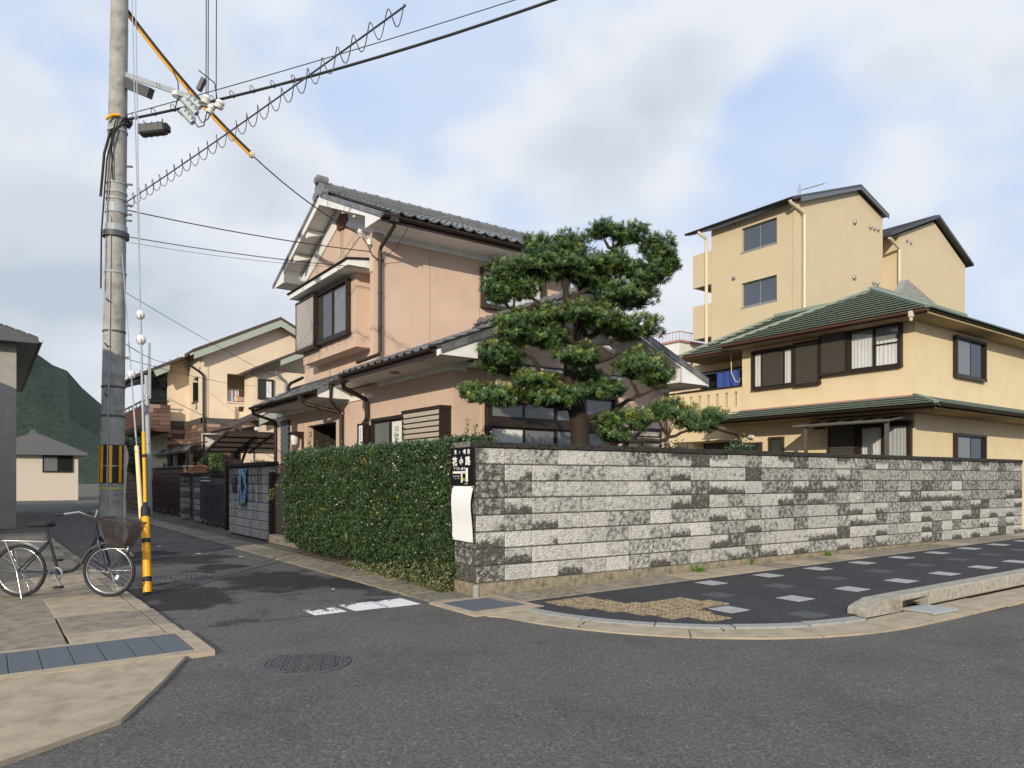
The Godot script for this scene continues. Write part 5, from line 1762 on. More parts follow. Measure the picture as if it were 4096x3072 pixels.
# roof over a ridge along x: two slabs with a flat eave edge
func roof_slab_x(u0: float, u1: float, ze: float, y0: float, zr: float, th: float) -> MB:
	var h := zr - ze
	var yr := y0 - h * 0.4375
	var mb := MB.new()
	mb.prism([Vector2(ze, y0), Vector2(zr, yr), Vector2(2.0 * zr - ze, y0), Vector2(2.0 * zr - ze, y0 - 0.03), Vector2(zr, yr - th), Vector2(ze, y0 - 0.03)], Vector3(u0, 0, 0), Vector3(0, 0, 1), Vector3.UP, u1 - u0)
	return mb


# ---------------------------------------------------------------- utility pole, wires, guys
func wire(label: String, a: Vector3, b: Vector3, sag: float, r: float, m: Material, group := "", n := 14) -> MeshInstance3D:
	var pts := []
	for i in n + 1:
		var t := float(i) / n
		pts.append(a.lerp(b, t) - Vector3(0, sag * 4.0 * t * (1.0 - t), 0))
	return single("overhead_wire", MB.new().tube(pts, r, r, 5), m, label, "wire", group)


func ball_insulator(parent: Node3D, at: Vector3, d: Vector3, r: float) -> void:
	part("insulator", MB.new().lathe([Vector2(0.012, -1.15 * r), Vector2(0.6 * r, -0.95 * r), Vector2(0.95 * r, -0.45 * r), Vector2(r, 0.0), Vector2(0.95 * r, 0.45 * r), Vector2(0.6 * r, 0.95 * r), Vector2(0.012, 1.15 * r)], at, 14, d.normalized()), mats["porcelain"], parent)
	var g := MB.new()
	g.tube([at - d.normalized() * r * 1.1, at + d.normalized() * r * 1.1], r * 0.28, r * 0.28, 6)
	var sd := d.normalized().cross(Vector3(0.81, 0, 0.59)).normalized()
	for s in [-0.5, 0.5]:
		var arc := []
		for k in 9:
			var a := PI * (k / 8.0) - PI * 0.5
			arc.append(at + d.normalized() * r * 1.08 * sin(a) + (Vector3(0.81, 0, 0.59) * s + Vector3(-0.59, 0, 0.81)).normalized() * r * 1.0 * cos(a))
		g.tube(arc, r * 0.09, r * 0.09, 5)
	part("groove_wire", g, mats["galv"], parent)


func utility_pole() -> void:
	var base := Vector3(-2.95, 0, -6.6)
	var lean := Vector3(0.0131, 1, 0.0095)
	var o := thing("utility_pole", "tall grey concrete utility pole at the left lane edge with yellow and black wrap", "utility pole", base)
	var im := Image.create(64, 256, false, Image.FORMAT_RGB8)
	part("shaft", MB.new().tube([base, base + lean * 4.0, base + lean * 8.0, base + lean * 12.5], 0.192, 0.112, 20), mats["polegrey"], o)
	var rad := func(y: float) -> float: return 0.192 - 0.0064 * y
	# wrap of the warning plate
	var ring := func(called: String, y0: float, y1: float, out: float, m: Material) -> void:
		part(called, MB.new().tube([base + lean * y0, base + lean * y1], rad.call(y0) + out, rad.call(y1) + out, 24), m, o)
	ring.call("warning_wrap", 1.32, 1.955, 0.006, mats["black"])
	for k in 8:
		var a := TAU * k / 8.0 + 0.25
		var d := Vector3(cos(a), 0, sin(a))
		part("yellow_stripe", MB.new().bar(base + lean * 1.33 + d * 0.192, base + lean * 1.94 + d * 0.188, 0.045, 0.012, d), mats["safety"], o)
	ring.call("yellow_tape", 1.22, 1.25, 0.003, plain("paleyellow", Color(0.55, 0.5, 0.08), 0.6))
	ring.call("band", 1.60, 1.615, 0.012, mats["steel"])
	for y in [2.42, 2.90, 3.82, 4.80, 5.92, 6.02, 6.13, 6.28, 7.15]:
		ring.call("band", y, y + 0.03, 0.010, mats["galv"] if y > 4.5 else mats["iron"])
	ring.call("collar", 5.40, 5.49, 0.045, mats["iron"])
	ring.call("band", 5.50, 5.60, 0.015, mats["galv"])
	ring.call("band", 5.80, 5.95, 0.014, mats["galv"])
	var bolts := MB.new()
	for q in [[6.60, 0.3], [5.80, 0.2], [5.95, 0.25], [5.70, 0.2], [3.42, 0.1], [6.30, 0.2]]:
		var p: Vector3 = base + lean * q[0]
		bolts.bar(p + Vector3(0.10, 0, 0.07), p + Vector3(0.21, -0.01, 0.15), 0.03, 0.025)
	part("bolt", bolts, mats["iron"], o)
	var tails := MB.new()
	var f := Vector3(-0.10, 0, 0.15)
	tails.tube([base + lean * 7.2 + Vector3(0.12, 0.1, 0.05), base + lean * 7.1 + f * 1.2, base + lean * 6.7 + f * 1.25 + Vector3(-0.08, 0, -0.03), base + lean * 6.0 + f * 1.25 + Vector3(-0.12, 0, -0.06)], 0.022, 0.02, 6)
	tails.tube([base + lean * 7.35 + Vector3(0.10, 0, 0.08), base + lean * 7.1 + f * 1.15 + Vector3(0.04, 0, 0.03), base + lean * 6.6 + f * 1.2 + Vector3(-0.05, 0, 0), base + lean * 5.4 + f * 1.25 + Vector3(-0.10, 0, -0.05), base + lean * 4.5 + f * 1.2 + Vector3(-0.1, 0, -0.05)], 0.014, 0.012, 6)
	tails.tube([base + lean * 7.4 + Vector3(-0.02, 0, 0.17), base + lean * 7.0 + f * 1.1, base + lean * 6.3 + f * 1.1 + Vector3(0.03, 0, 0)], 0.010, 0.010, 5)
	for k in 9:
		var a := -0.6 + k * 0.16
		tails.tube([base + lean * 7.3 + Vector3(cos(a) * 0.16, 0.03 * (k % 3), sin(a) * 0.16), base + lean * 7.36 + Vector3(cos(a + 0.5) * 0.22, 0.05 * (k % 2), sin(a + 0.5) * 0.2), base + lean * 7.2 + Vector3(cos(a + 0.9) * 0.17, 0.04, sin(a + 0.9) * 0.17)], 0.012, 0.008, 5)
	part("cable_tails", tails, mats["rubber"], o)
	part("yellow_sleeve", MB.new().tube([base + lean * 7.33 + f * 0.9 + Vector3(0.10, 0.05, 0.05), base + lean * 7.36 + f * 1.0, base + lean * 7.28 + f * 1.1 + Vector3(-0.08, 0, -0.04)], 0.024, 0.024, 7), mats["safety"], o)
	var cond := MB.new()
	var fc := Vector3(-0.11, 0, 0.16)
	cond.tube([base + fc * 1.05 + Vector3(0.02, 0, 0.01), base + lean * 3.0 + fc * 0.97 + Vector3(0.02, 0, 0.01), base + lean * 5.7 + fc * 0.86], 0.012, 0.012, 6)
	part("earth_wire_pipe", cond, mats["galv"], o)
	part("step_bolt", MB.new().tube([base + lean * 3.55 + fc * 0.9, base + lean * 3.60 + fc * 1.5], 0.012).tube([base + lean * 2.75 + fc * 0.9, base + lean * 2.78 + fc * 1.4], 0.012).tube([base + lean * 4.3 + fc * 0.9, base + lean * 4.33 + fc * 1.4], 0.012), mats["iron"], o)
	# clear plastic sheath hanging loose at the bottom
	var shm := plain("sheath", Color(0.62, 0.60, 0.55), 0.3)
	var sh := MB.new()
	var rows := 14
	for i in rows:
		var y0 := 1.95 - i * 0.12
		var y1 := y0 - 0.12
		var w0 := 0.02 + 0.05 * absf(sin(i * 0.9)) * (1.0 if i < 5 or i > 10 else 0.3)
		var w1 := 0.02 + 0.05 * absf(sin((i + 1) * 0.9)) * (1.0 if i + 1 < 5 or i + 1 > 10 else 0.3)
		var e := Vector3(0.155, 0, 0.113)
		sh.quad(base + lean * y1 + e * 1.0, base + lean * y1 + e * (1.0 + w1 * 5.0) + Vector3(0.01, 0, 0.03), base + lean * y0 + e * (1.0 + w0 * 5.0) + Vector3(0.01, 0, 0.03), base + lean * y0 + e * 1.0)
	part("plastic_sheath", sh, shm, o)
	# steel arm with tension clamps and insulators near its end
	var arm := thing("cross_arm", "grey steel channel arm reaching out from the pole towards the clamps", "cross arm", Vector3(-2.9, 8.3, -6.7))
	part("channel", MB.new().bar(Vector3(-2.86, 8.28, -6.75), Vector3(-2.08, 7.33, -4.96), 0.075, 0.075), mats["galv"], arm)
	part("brace_plate", MB.new().bar(Vector3(-2.80, 8.04, -6.55), Vector3(-2.46, 7.66, -5.9), 0.10, 0.16), mats["iron"], arm)
	part("insulator", MB.new().lathe([Vector2(0.02, 0.06), Vector2(0.085, 0.02), Vector2(0.09, -0.03), Vector2(0.06, -0.05), Vector2(0.0, -0.05)], Vector3(-2.18, 7.44, -5.25), 14, Vector3(0, -1, 0)), mats["porcelain"], arm)
	var cl := thing("tension_clamps", "cluster of pale grey tension clamps and white insulators hanging in the wires", "insulator", Vector3(-2.05, 7.15, -4.9))
	for q in [[Vector3(-2.11, 7.33, -5.0), Vector3(-1.93, 7.17, -4.88)], [Vector3(-2.17, 7.24, -4.93), Vector3(-2.00, 7.02, -4.80)], [Vector3(-2.21, 7.02, -4.83), Vector3(-2.07, 6.83, -4.73)]]:
		var a: Vector3 = q[0]
		var b: Vector3 = q[1]
		var mb := MB.new().tube([a, a.lerp(b, 0.15), a.lerp(b, 0.5), a.lerp(b, 0.9), b], 0.05, 0.045, 8)
		for k in 3:
			mb.box(a.lerp(b, 0.2 + 0.3 * k) + Vector3(0.02, 0.03, 0.02), Vector3(0.09, 0.06, 0.05), Basis(Vector3.UP, 0.6))
		part("clamp", mb, plain("clampgrey", Color(0.42, 0.47, 0.47), 0.4), cl)
	for q in [[Vector3(-1.86, 7.29, -4.83), 0.07], [Vector3(-1.69, 7.21, -4.70), 0.075], [Vector3(-1.80, 7.14, -4.79), 0.065]]:
		part("insulator", MB.new().lathe([Vector2(0.0, -0.07), Vector2(q[1] * 0.8, -0.06), Vector2(q[1], -0.02), Vector2(q[1] * 0.6, 0.0), Vector2(q[1], 0.02), Vector2(q[1] * 0.8, 0.06), Vector2(0.0, 0.07)], q[0], 12, Vector3(0.3, 0.9, 0.2).normalized()), mats["porcelain"], cl)
	part("strap", MB.new().bar(Vector3(-1.95, 7.44, -4.90), Vector3(-1.88, 7.62, -4.85), 0.09, 0.06).bar(Vector3(-1.92, 7.20, -4.86), Vector3(-1.68, 7.16, -4.68), 0.04, 0.03), mats["iron"], cl)
	var lp := MB.new()
	for q in [[Vector3(-2.18, 7.40, -5.25), Vector3(-2.25, 7.15, -5.1), Vector3(-2.2, 6.95, -4.85)], [Vector3(-2.05, 6.86, -4.73), Vector3(-2.0, 6.78, -4.72), Vector3(-1.90, 6.86, -4.80), Vector3(-1.85, 7.1, -4.80)], [Vector3(-2.0, 7.02, -4.80), Vector3(-1.93, 6.90, -4.80), Vector3(-1.84, 6.98, -4.80), Vector3(-1.79, 7.12, -4.79)], [Vector3(-1.95, 7.75, -4.9), Vector3(-1.75, 7.55, -4.75), Vector3(-1.72, 7.30, -4.72)], [Vector3(-2.25, 7.85, -5.3), Vector3(-2.18, 7.65, -5.25), Vector3(-2.17, 7.50, -5.25)]]:
		lp.tube(q, 0.009, 0.009, 5)
	for x in [-1.86, -1.83, -1.71]:
		lp.tube([Vector3(x, 7.30, -4.82), Vector3(x, 9.2, -4.80)], 0.008, 0.008, 5)
	part("jumper_wire", lp, mats["rubber"], cl)
	# black cable, messenger and splice box
	var A := Vector3(-2.80, 7.36, -6.50)
	var E := Vector3(-1.121, 7.735, -4.657)
	var B := A + (E - A) * 3.2
	wire("thick black cable climbing from the pole past the clamps to the upper right", A, B, 0.16, 0.022, mats["rubber"])
	wire("thin messenger wire just above the thick black cable", A + Vector3(0, 0.08, 0), B + Vector3(0, 0.16, 0), 0.06, 0.008, mats["iron"])
	var tie := MB.new()
	for k in 9:
		var t := 0.03 + k * 0.045
		var p := A.lerp(B, t) - Vector3(0, 0.16 * 4 * t * (1 - t) - 0.04, 0)
		var loop := []
		for j in 9:
			var a := TAU * j / 8.0
			loop.append(p + Vector3(cos(a) * 0.05 + 0.02 * j * 0.1, sin(a) * 0.05, -cos(a) * 0.036))
		tie.tube(loop, 0.006, 0.006, 5)
	single("cable_ties", tie, mats["rubber"], "small hanger loops tying the thick black cable to its messenger", "cable hanger").set_meta("kind", "stuff")
	var cb := thing("splice_box", "ribbed dark cable splice box hanging under the black cable beside the pole", "splice box", Vector3(-2.38, 7.21, -6.19))
	var sx := Vector3(0.80, 0.11, 0.585).normalized()
	var sb := Basis(sx, Vector3(-0.08, 1, -0.06).normalized(), sx.cross(Vector3.UP).normalized())
	part("body", MB.new().cbox(Vector3(-2.38, 7.21, -6.19), Vector3(0.46, 0.17, 0.19), 0.03, sb.orthonormalized()), plain("splice", Color(0.05, 0.055, 0.055), 0.55), cb)
	for k in 4:
		part("rib", MB.new().cbox(Vector3(-2.38, 7.21, -6.19) + sx * (-0.17 + 0.10 * k), Vector3(0.012, 0.176, 0.196), 0.004, sb.orthonormalized()), plain("splice", Color(0.05, 0.055, 0.055), 0.55), cb)
	part("end_cap", MB.new().cbox(Vector3(-2.38, 7.21, -6.19) + sx * 0.245, Vector3(0.06, 0.15, 0.17), 0.03, sb.orthonormalized()), mats["rubber"], cb)
	part("strap", MB.new().tube([Vector3(-2.50, 7.18, -6.28), Vector3(-2.50, 7.36, -6.28)], 0.010).tube([Vector3(-2.25, 7.21, -6.10), Vector3(-2.25, 7.40, -6.10)], 0.010), mats["galv"], cb)


func more_wires() -> void:
	var sa := Vector3(-2.72, 6.02, -6.45)
	var sb := sa + (Vector3(-1.825, 5.801, -0.839) - sa) * 1.35
	wire("straight messenger wire carrying the spiral hanger, rising right from the pole", sa, sb, 0.03, 0.010, mats["iron"])
	var L := sa.distance_to(sb)
	var d := (sb - sa).normalized()
	var sd := d.cross(Vector3.UP).normalized()
	var pts := []
	var turns := int(L / 0.29)
	for i in turns * 12:
		var t := float(i) / (turns * 12)
		var a := TAU * t * turns
		var r := 0.10
		pts.append(sa.lerp(sb, t) - Vector3(0, 0.03 * 4 * t * (1 - t), 0) + d * (0.075 * sin(a * 1.0)) + Vector3.UP * (cos(a) * r - 0.03) + sd * sin(a) * 0.06)
	single("spiral_hanger", MB.new().tube(pts, 0.0055, 0.0055, 4), mats["iron"], "looping spiral cable hanger winding along the rising messenger wire", "cable hanger")
	# service drop to the house with its yellow and black cover
	var h := Vector3(1.20, 6.06, -5.84)
	var top := Vector3(-2.86, 9.50, -6.68)
	var sag := func(t: float) -> Vector3: return h.lerp(top, t) - Vector3(0, 0.47 * 4.0 * t * (1.0 - t), 0)
	wire("service drop wire running down from the pole top to the house corner", h, top, 0.47, 0.012, mats["rubber"])
	var cover := thing("wire_cover", "black and yellow protective sleeve over the service drop wire", "wire cover", sag.call(0.48))
	var blk := []
	var yel := []
	for i in 11:
		var t := 0.48 + 0.52 * i / 10.0
		var p: Vector3 = sag.call(t)
		blk.append(p + Vector3(0.010, 0.014, 0))
		yel.append(p - Vector3(0.016, 0.020, 0))
	part("black_half", MB.new().tube(blk, 0.032, 0.032, 8), mats["rubber"], cover)
	part("yellow_half", MB.new().tube(yel, 0.022, 0.022, 8), mats["safety"], cover)
	part("end_clip", MB.new().cbox(sag.call(0.48), Vector3(0.08, 0.10, 0.08), 0.015), mats["cream"], cover)
	wire("upper thin telephone wire sagging from the pole to the house corner", Vector3(-2.72, 5.86, -6.42), Vector3(1.36, 5.78, -5.82), 0.06, 0.010, mats["rubber"])
	wire("lower thin telephone wire running from the pole collar to the house corner", Vector3(-2.72, 5.42, -6.42), Vector3(1.30, 5.46, -5.84), 0.05, 0.008, mats["rubber"])
	wire("faint second line just under the lower telephone wire", Vector3(-2.72, 5.33, -6.42), Vector3(1.30, 5.44, -5.84), 0.07, 0.004, mats["iron"])
	wire("dark wire crossing low from the pole to the beige house gable", Vector3(-2.80, 3.72, -6.65), Vector3(0.903, 5.80, -22.6), 0.10, 0.008, mats["rubber"])
	wire("thin wire crossing low from the pole towards the beige house eave", Vector3(-2.80, 3.44, -6.65), Vector3(4.3, 5.09, -22.0), 0.12, 0.006, mats["rubber"])
	wire("wire dropping across the beige house front to the carport", Vector3(0.42, 4.48, -21.5), Vector3(1.16, 2.87, -14.75), 0.03, 0.010, mats["rubber"])
	wire("thin wire in front of the beige house wall reaching the entry roof", Vector3(-2.8, 4.6, -6.7), Vector3(1.55, 3.74, -10.80), 0.05, 0.005, mats["rubber"])
	# stay wires with ball insulators and coloured guards
	var foot := Vector3(-3.05, 0.05, -2.56)
	var t1 := Vector3(-2.68, 11.6, -6.60)
	var gd := t1 - foot
	var g1 := thing("stay_wire", "steel stay wire with two white ball insulators dropping into the yellow guard pole", "stay wire", foot)
	part("strand", MB.new().tube([foot + gd * 0.08, t1], 0.008, 0.008, 5), mats["galv"], g1)
	part("strand", MB.new().tube([foot + gd * 0.30 + Vector3(0.0, 0, 0.0), t1 + Vector3(0.06, 0, 0.1)], 0.008, 0.008, 5), mats["galv"], g1)
	part("grip", MB.new().tube([foot + gd * 0.14, foot + gd * 0.30], 0.016, 0.016, 6).tube([foot + gd * 0.325, foot + gd * 0.36], 0.014, 0.012, 6), mats["galv"], g1)
	ball_insulator(g1, foot + gd * 0.308, gd, 0.058)
	ball_insulator(g1, foot + gd * 0.277, gd, 0.062)
	var yg := thing("guard_pole", "leaning yellow guard tube with black bands round the stay wire", "guard pole", foot)
	part("lower_tube", MB.new().tube([foot + Vector3(0, -0.03, 0), foot + gd * 0.077], 0.049, 0.046, 18), mats["safety"], yg)
	part("cone", MB.new().tube([foot + gd * 0.075, foot + gd * 0.083], 0.055, 0.055, 18).lathe([Vector2(0.055, 0.0), Vector2(0.050, 0.03), Vector2(0.024, 0.06), Vector2(0.021, 0.09), Vector2(0.0, 0.09)], foot + gd * 0.083, 18, gd.normalized()), mats["rubber"], yg)
	part("upper_tube", MB.new().tube([foot + gd * 0.088, foot + gd * 0.168], 0.021, 0.021, 14), mats["safety"], yg)
	for q in [[0.008, 0.013, 0.0505], [0.0475, 0.052, 0.050], [0.139, 0.1425, 0.0235]]:
		part("black_band", MB.new().tube([foot + gd * q[0], foot + gd * q[1]], q[2], q[2], 18), mats["rubber"], yg)
	var t2 := Vector3(-2.80, 5.2, -6.48)
	var gd2 := t2 - foot
	var g2 := thing("stay_wire", "shorter stay wire with a single white ball insulator beside the pole", "stay wire", foot + Vector3(-0.02, 0, 0))
	part("strand", MB.new().tube([foot + gd2 * 0.2, t2], 0.008, 0.008, 5), mats["galv"], g2)
	part("grip", MB.new().tube([foot + gd2 * 0.37, foot + gd2 * 0.53], 0.012, 0.010, 6), mats["galv"], g2)
	ball_insulator(g2, foot + gd2 * 0.555, gd2, 0.060)
	var cg := thing("guard_pole", "slim cream guard tube leaning behind the yellow one", "guard pole", foot + gd2 * 0.15)
	part("tube", MB.new().tube([foot + gd2 * 0.16 + Vector3(-0.01, 0, 0), foot + gd2 * 0.345], 0.028, 0.028, 14), mats["creampipe"], cg)
	part("hole", MB.new().tube([foot + gd2 * 0.19 + Vector3(-0.02, 0, 0.02), foot + gd2 * 0.192 + Vector3(-0.02, 0, 0.025)], 0.006).tube([foot + gd2 * 0.33 + Vector3(-0.018, 0, 0.02), foot + gd2 * 0.333 + Vector3(-0.018, 0, 0.026)], 0.007), mats["black"], cg)
	# slim galvanised pole farther up the lane
	var gp := thing("lane_pole", "slim galvanised steel pole at the right edge of the lane farther up", "pole", Vector3(-0.12, 0, -20.1))
	part("tube", MB.new().tube([Vector3(-0.12, 0, -20.1), Vector3(-0.20, 4.95, -20.3)], 0.085, 0.070, 14), mats["galv"], gp)
	part("mast", MB.new().box(Vector3(-0.12, 5.1, -20.22), Vector3(0.08, 1.9, 0.08)), mats["galv"], gp)
	for y in [2.6, 3.9, 4.2]:
		part("band", MB.new().tube([Vector3(-0.12 - 0.016 * y, y, -20.1 - 0.04 * y), Vector3(-0.12 - 0.016 * y, y + 0.04, -20.1 - 0.04 * y)], 0.092, 0.092, 14), mats["steel"], gp)


# ---------------------------------------------------------------- bicycle
func bicycle() -> void:
	var o := thing("bicycle", "dark city bicycle with a brown wire basket parked at the left kerb", "bicycle", Vector3(-3.48, 0.035, -2.355))
	o.rotation.y = deg_to_rad(-36.08)
	var r := 0.30
	var at := func(called: String, mb: MB, m: Material, p: Node3D) -> MeshInstance3D:
		return piece(called, mb.mesh(), m, p, Vector3.ZERO)
	var frame_m := plain("bikeframe", Color(0.02, 0.022, 0.035), 0.25)
	for k in 2:
		var cx := 0.0 if k == 0 else -1.02
		var w := Node3D.new()
		w.name = "wheel"
		o.add_child(w, true)
		var tyre := MB.new()
		var rim := MB.new()
		var tp := []
		var rp := []
		for i in 41:
			var a := TAU * i / 40.0
			tp.append(Vector3(cx + cos(a) * (r - 0.017), r + sin(a) * (r - 0.017), 0))
			rp.append(Vector3(cx + cos(a) * (r - 0.042), r + sin(a) * (r - 0.042), 0))
		at.call("tyre", tyre.tube(tp, 0.019, 0.019, 8, false), mats["rubber"], w)
		at.call("rim", rim.tube(rp, 0.012, 0.012, 6, false), mats["chrome"], w)
		var sp := MB.new()
		for i in 28:
			var a := TAU * i / 28.0
			var a2 := a + (0.45 if i % 2 == 0 else -0.45)
			var s := 0.025 if i % 4 < 2 else -0.025
			sp.tube([Vector3(cx + cos(a2) * 0.022, r + sin(a2) * 0.022, s), Vector3(cx + cos(a) * (r - 0.045), r + sin(a) * (r - 0.045), 0)], 0.0017, 0.0017, 4, false)
		at.call("spokes", sp, mats["chrome"], w)
		at.call("hub", MB.new().tube([Vector3(cx, r, -0.045), Vector3(cx, r, 0.045)], 0.022, 0.022, 10), mats["steel"], w)
		var fen := MB.new()
		for i in 14:
			var a0 := lerpf(0.55, 2.9, i / 14.0)
			var a1 := lerpf(0.55, 2.9, (i + 1) / 14.0)
			if k == 1:
				a0 += 0.25
				a1 += 0.25
			fen.bar(Vector3(cx + cos(a0) * (r + 0.022), r + sin(a0) * (r + 0.022), 0), Vector3(cx + cos(a1) * (r + 0.022), r + sin(a1) * (r + 0.022), 0), 0.055, 0.004, Vector3(cos(a0), sin(a0), 0))
		at.call("mudguard", fen, mats["steel"], o)
	at.call("reflector", MB.new().cbox(Vector3(0.095, r - 0.075, 0.012), Vector3(0.035, 0.06, 0.012), 0.006, Basis(Vector3(0, 0, 1), -0.5)), plain("reflector", Color(0.75, 0.76, 0.74), 0.3), o)
	var fr := MB.new()
	fr.tube([Vector3(0.0, r, 0.05), Vector3(-0.10, r + 0.34, 0.045), Vector3(-0.12, r + 0.40, 0.0)], 0.013, 0.013, 8)
	fr.tube([Vector3(0.0, r, -0.05), Vector3(-0.10, r + 0.34, -0.045), Vector3(-0.12, r + 0.40, 0.0)], 0.013, 0.013, 8)
	fr.tube([Vector3(-0.115, r + 0.33, 0), Vector3(-0.17, r + 0.56, 0)], 0.02, 0.02, 10)
	fr.tube([Vector3(-0.13, r + 0.42, 0), Vector3(-0.28, r + 0.12, 0), Vector3(-0.42, r + 0.0, 0), Vector3(-0.58, r - 0.03, 0)], 0.018, 0.018, 9)
	fr.tube([Vector3(-0.58, r - 0.03, 0), Vector3(-0.72, r + 0.48, 0)], 0.016, 0.016, 9)
	for s in [-0.055, 0.055]:
		fr.tube([Vector3(-0.58, r - 0.03, s * 0.4), Vector3(-1.02, r, s)], 0.010, 0.010, 7)
		fr.tube([Vector3(-0.68, r + 0.34, s * 0.4), Vector3(-1.02, r, s)], 0.009, 0.009, 7)
	at.call("frame", fr, frame_m, o)
	at.call("handlebar", MB.new().tube([Vector3(-0.36, r + 0.66, -0.26), Vector3(-0.24, r + 0.68, -0.18), Vector3(-0.17, r + 0.60, 0), Vector3(-0.24, r + 0.68, 0.18), Vector3(-0.36, r + 0.66, 0.26)], 0.011, 0.011, 8), mats["chrome"], o)
	for s in [-1.0, 1.0]:
		at.call("grip", MB.new().tube([Vector3(-0.36, r + 0.66, s * 0.26), Vector3(-0.46, r + 0.65, s * 0.275)], 0.016, 0.016, 8), mats["rubber"], o)
	at.call("saddle", MB.new().cbox(Vector3(-0.78, r + 0.53, 0), Vector3(0.25, 0.06, 0.19), 0.025), mats["rubber"], o)
	at.call("crank", MB.new().lathe([Vector2(0.07, -0.01), Vector2(0.085, 0.0), Vector2(0.07, 0.01)], Vector3(-0.58, r - 0.03, 0.06), 18, Vector3(0, 0, 1)).bar(Vector3(-0.58, r - 0.03, 0.08), Vector3(-0.50, r - 0.17, 0.08), 0.02, 0.02).bar(Vector3(-0.58, r - 0.03, -0.06), Vector3(-0.66, r + 0.11, -0.06), 0.02, 0.02), mats["steel"], o)
	for q in [[-0.50, -0.17, 0.13], [-0.66, 0.11, -0.11]]:
		at.call("pedal", MB.new().cbox(Vector3(q[0], r + q[1], q[2]), Vector3(0.09, 0.025, 0.08), 0.006), mats["rubber"], o)
	at.call("stand", MB.new().tube([Vector3(-1.02, r, 0.06), Vector3(-0.93, 0.0, 0.11)], 0.008), mats["steel"], o)
	at.call("lamp", MB.new().lathe([Vector2(0.0, -0.05), Vector2(0.03, -0.04), Vector2(0.04, 0.0), Vector2(0.038, 0.01), Vector2(0.0, 0.015)], Vector3(0.24, r + 0.25, 0.03), 12, Vector3(1, -0.1, 0).normalized()), mats["steel"], o)
	at.call("lamp_bracket", MB.new().tube([Vector3(0.20, r + 0.25, 0.03), Vector3(0.05, r + 0.26, 0.04), Vector3(-0.06, r + 0.24, 0.045)], 0.007), mats["steel"], o)
	# woven wire basket, flaring to the top
	var bk := MB.new()
	var y0 := 0.60
	var y1 := 0.86
	var rim_m := plain("basket", Color(0.055, 0.035, 0.028), 0.55)
	var corner := func(t: float, cx: int, cz: int) -> Vector3:
		var x := lerpf(0.01, -0.03, t) if cx == 0 else lerpf(0.22, 0.345, t)
		var z := lerpf(0.10, 0.17, t) * (1.0 if cz == 0 else -1.0)
		var y := lerpf(y0, y1, t) + (0.055 if cx == 0 else -0.02) * (1.0 if t > 0.5 else 1.3)
		return Vector3(x, y, z)
	var ring := [[0, 0], [1, 0], [1, 1], [0, 1]]
	for k in 4:
		var a = ring[k]
		var b = ring[(k + 1) % 4]
		for j in 12:
			var t := j / 11.0
			var rad := 0.006 if j == 11 or j == 0 else 0.0026
			bk.tube([corner.call(t, a[0], a[1]), corner.call(t, b[0], b[1])], rad, rad, 4)
		for j in 17:
			var u := j / 16.0
			bk.tube([corner.call(0.0, a[0], a[1]).lerp(corner.call(0.0, b[0], b[1]), u), corner.call(1.0, a[0], a[1]).lerp(corner.call(1.0, b[0], b[1]), u)], 0.0026, 0.0026, 4)
	for j in 9:
		var u := j / 8.0
		bk.tube([corner.call(0.0, 0, 0).lerp(corner.call(0.0, 1, 0), u), corner.call(0.0, 0, 1).lerp(corner.call(0.0, 1, 1), u)], 0.003, 0.003, 4)
	at.call("basket", bk, rim_m, o)
	at.call("basket_tray", MB.new().cbox(Vector3(0.10, y0 + 0.005, 0), Vector3(0.26, 0.008, 0.20), 0.003, Basis(Vector3(0, 0, 1), -0.25)), rim_m, o)
	at.call("rack", MB.new().tube([Vector3(-0.72, r + 0.33, 0.05), Vector3(-1.25, r + 0.34, 0.06), Vector3(-1.25, r + 0.34, -0.06), Vector3(-0.72, r + 0.33, -0.05)], 0.007).tube([Vector3(-1.15, r + 0.34, 0.06), Vector3(-1.02, r, 0.06)], 0.006), mats["steel"], o)


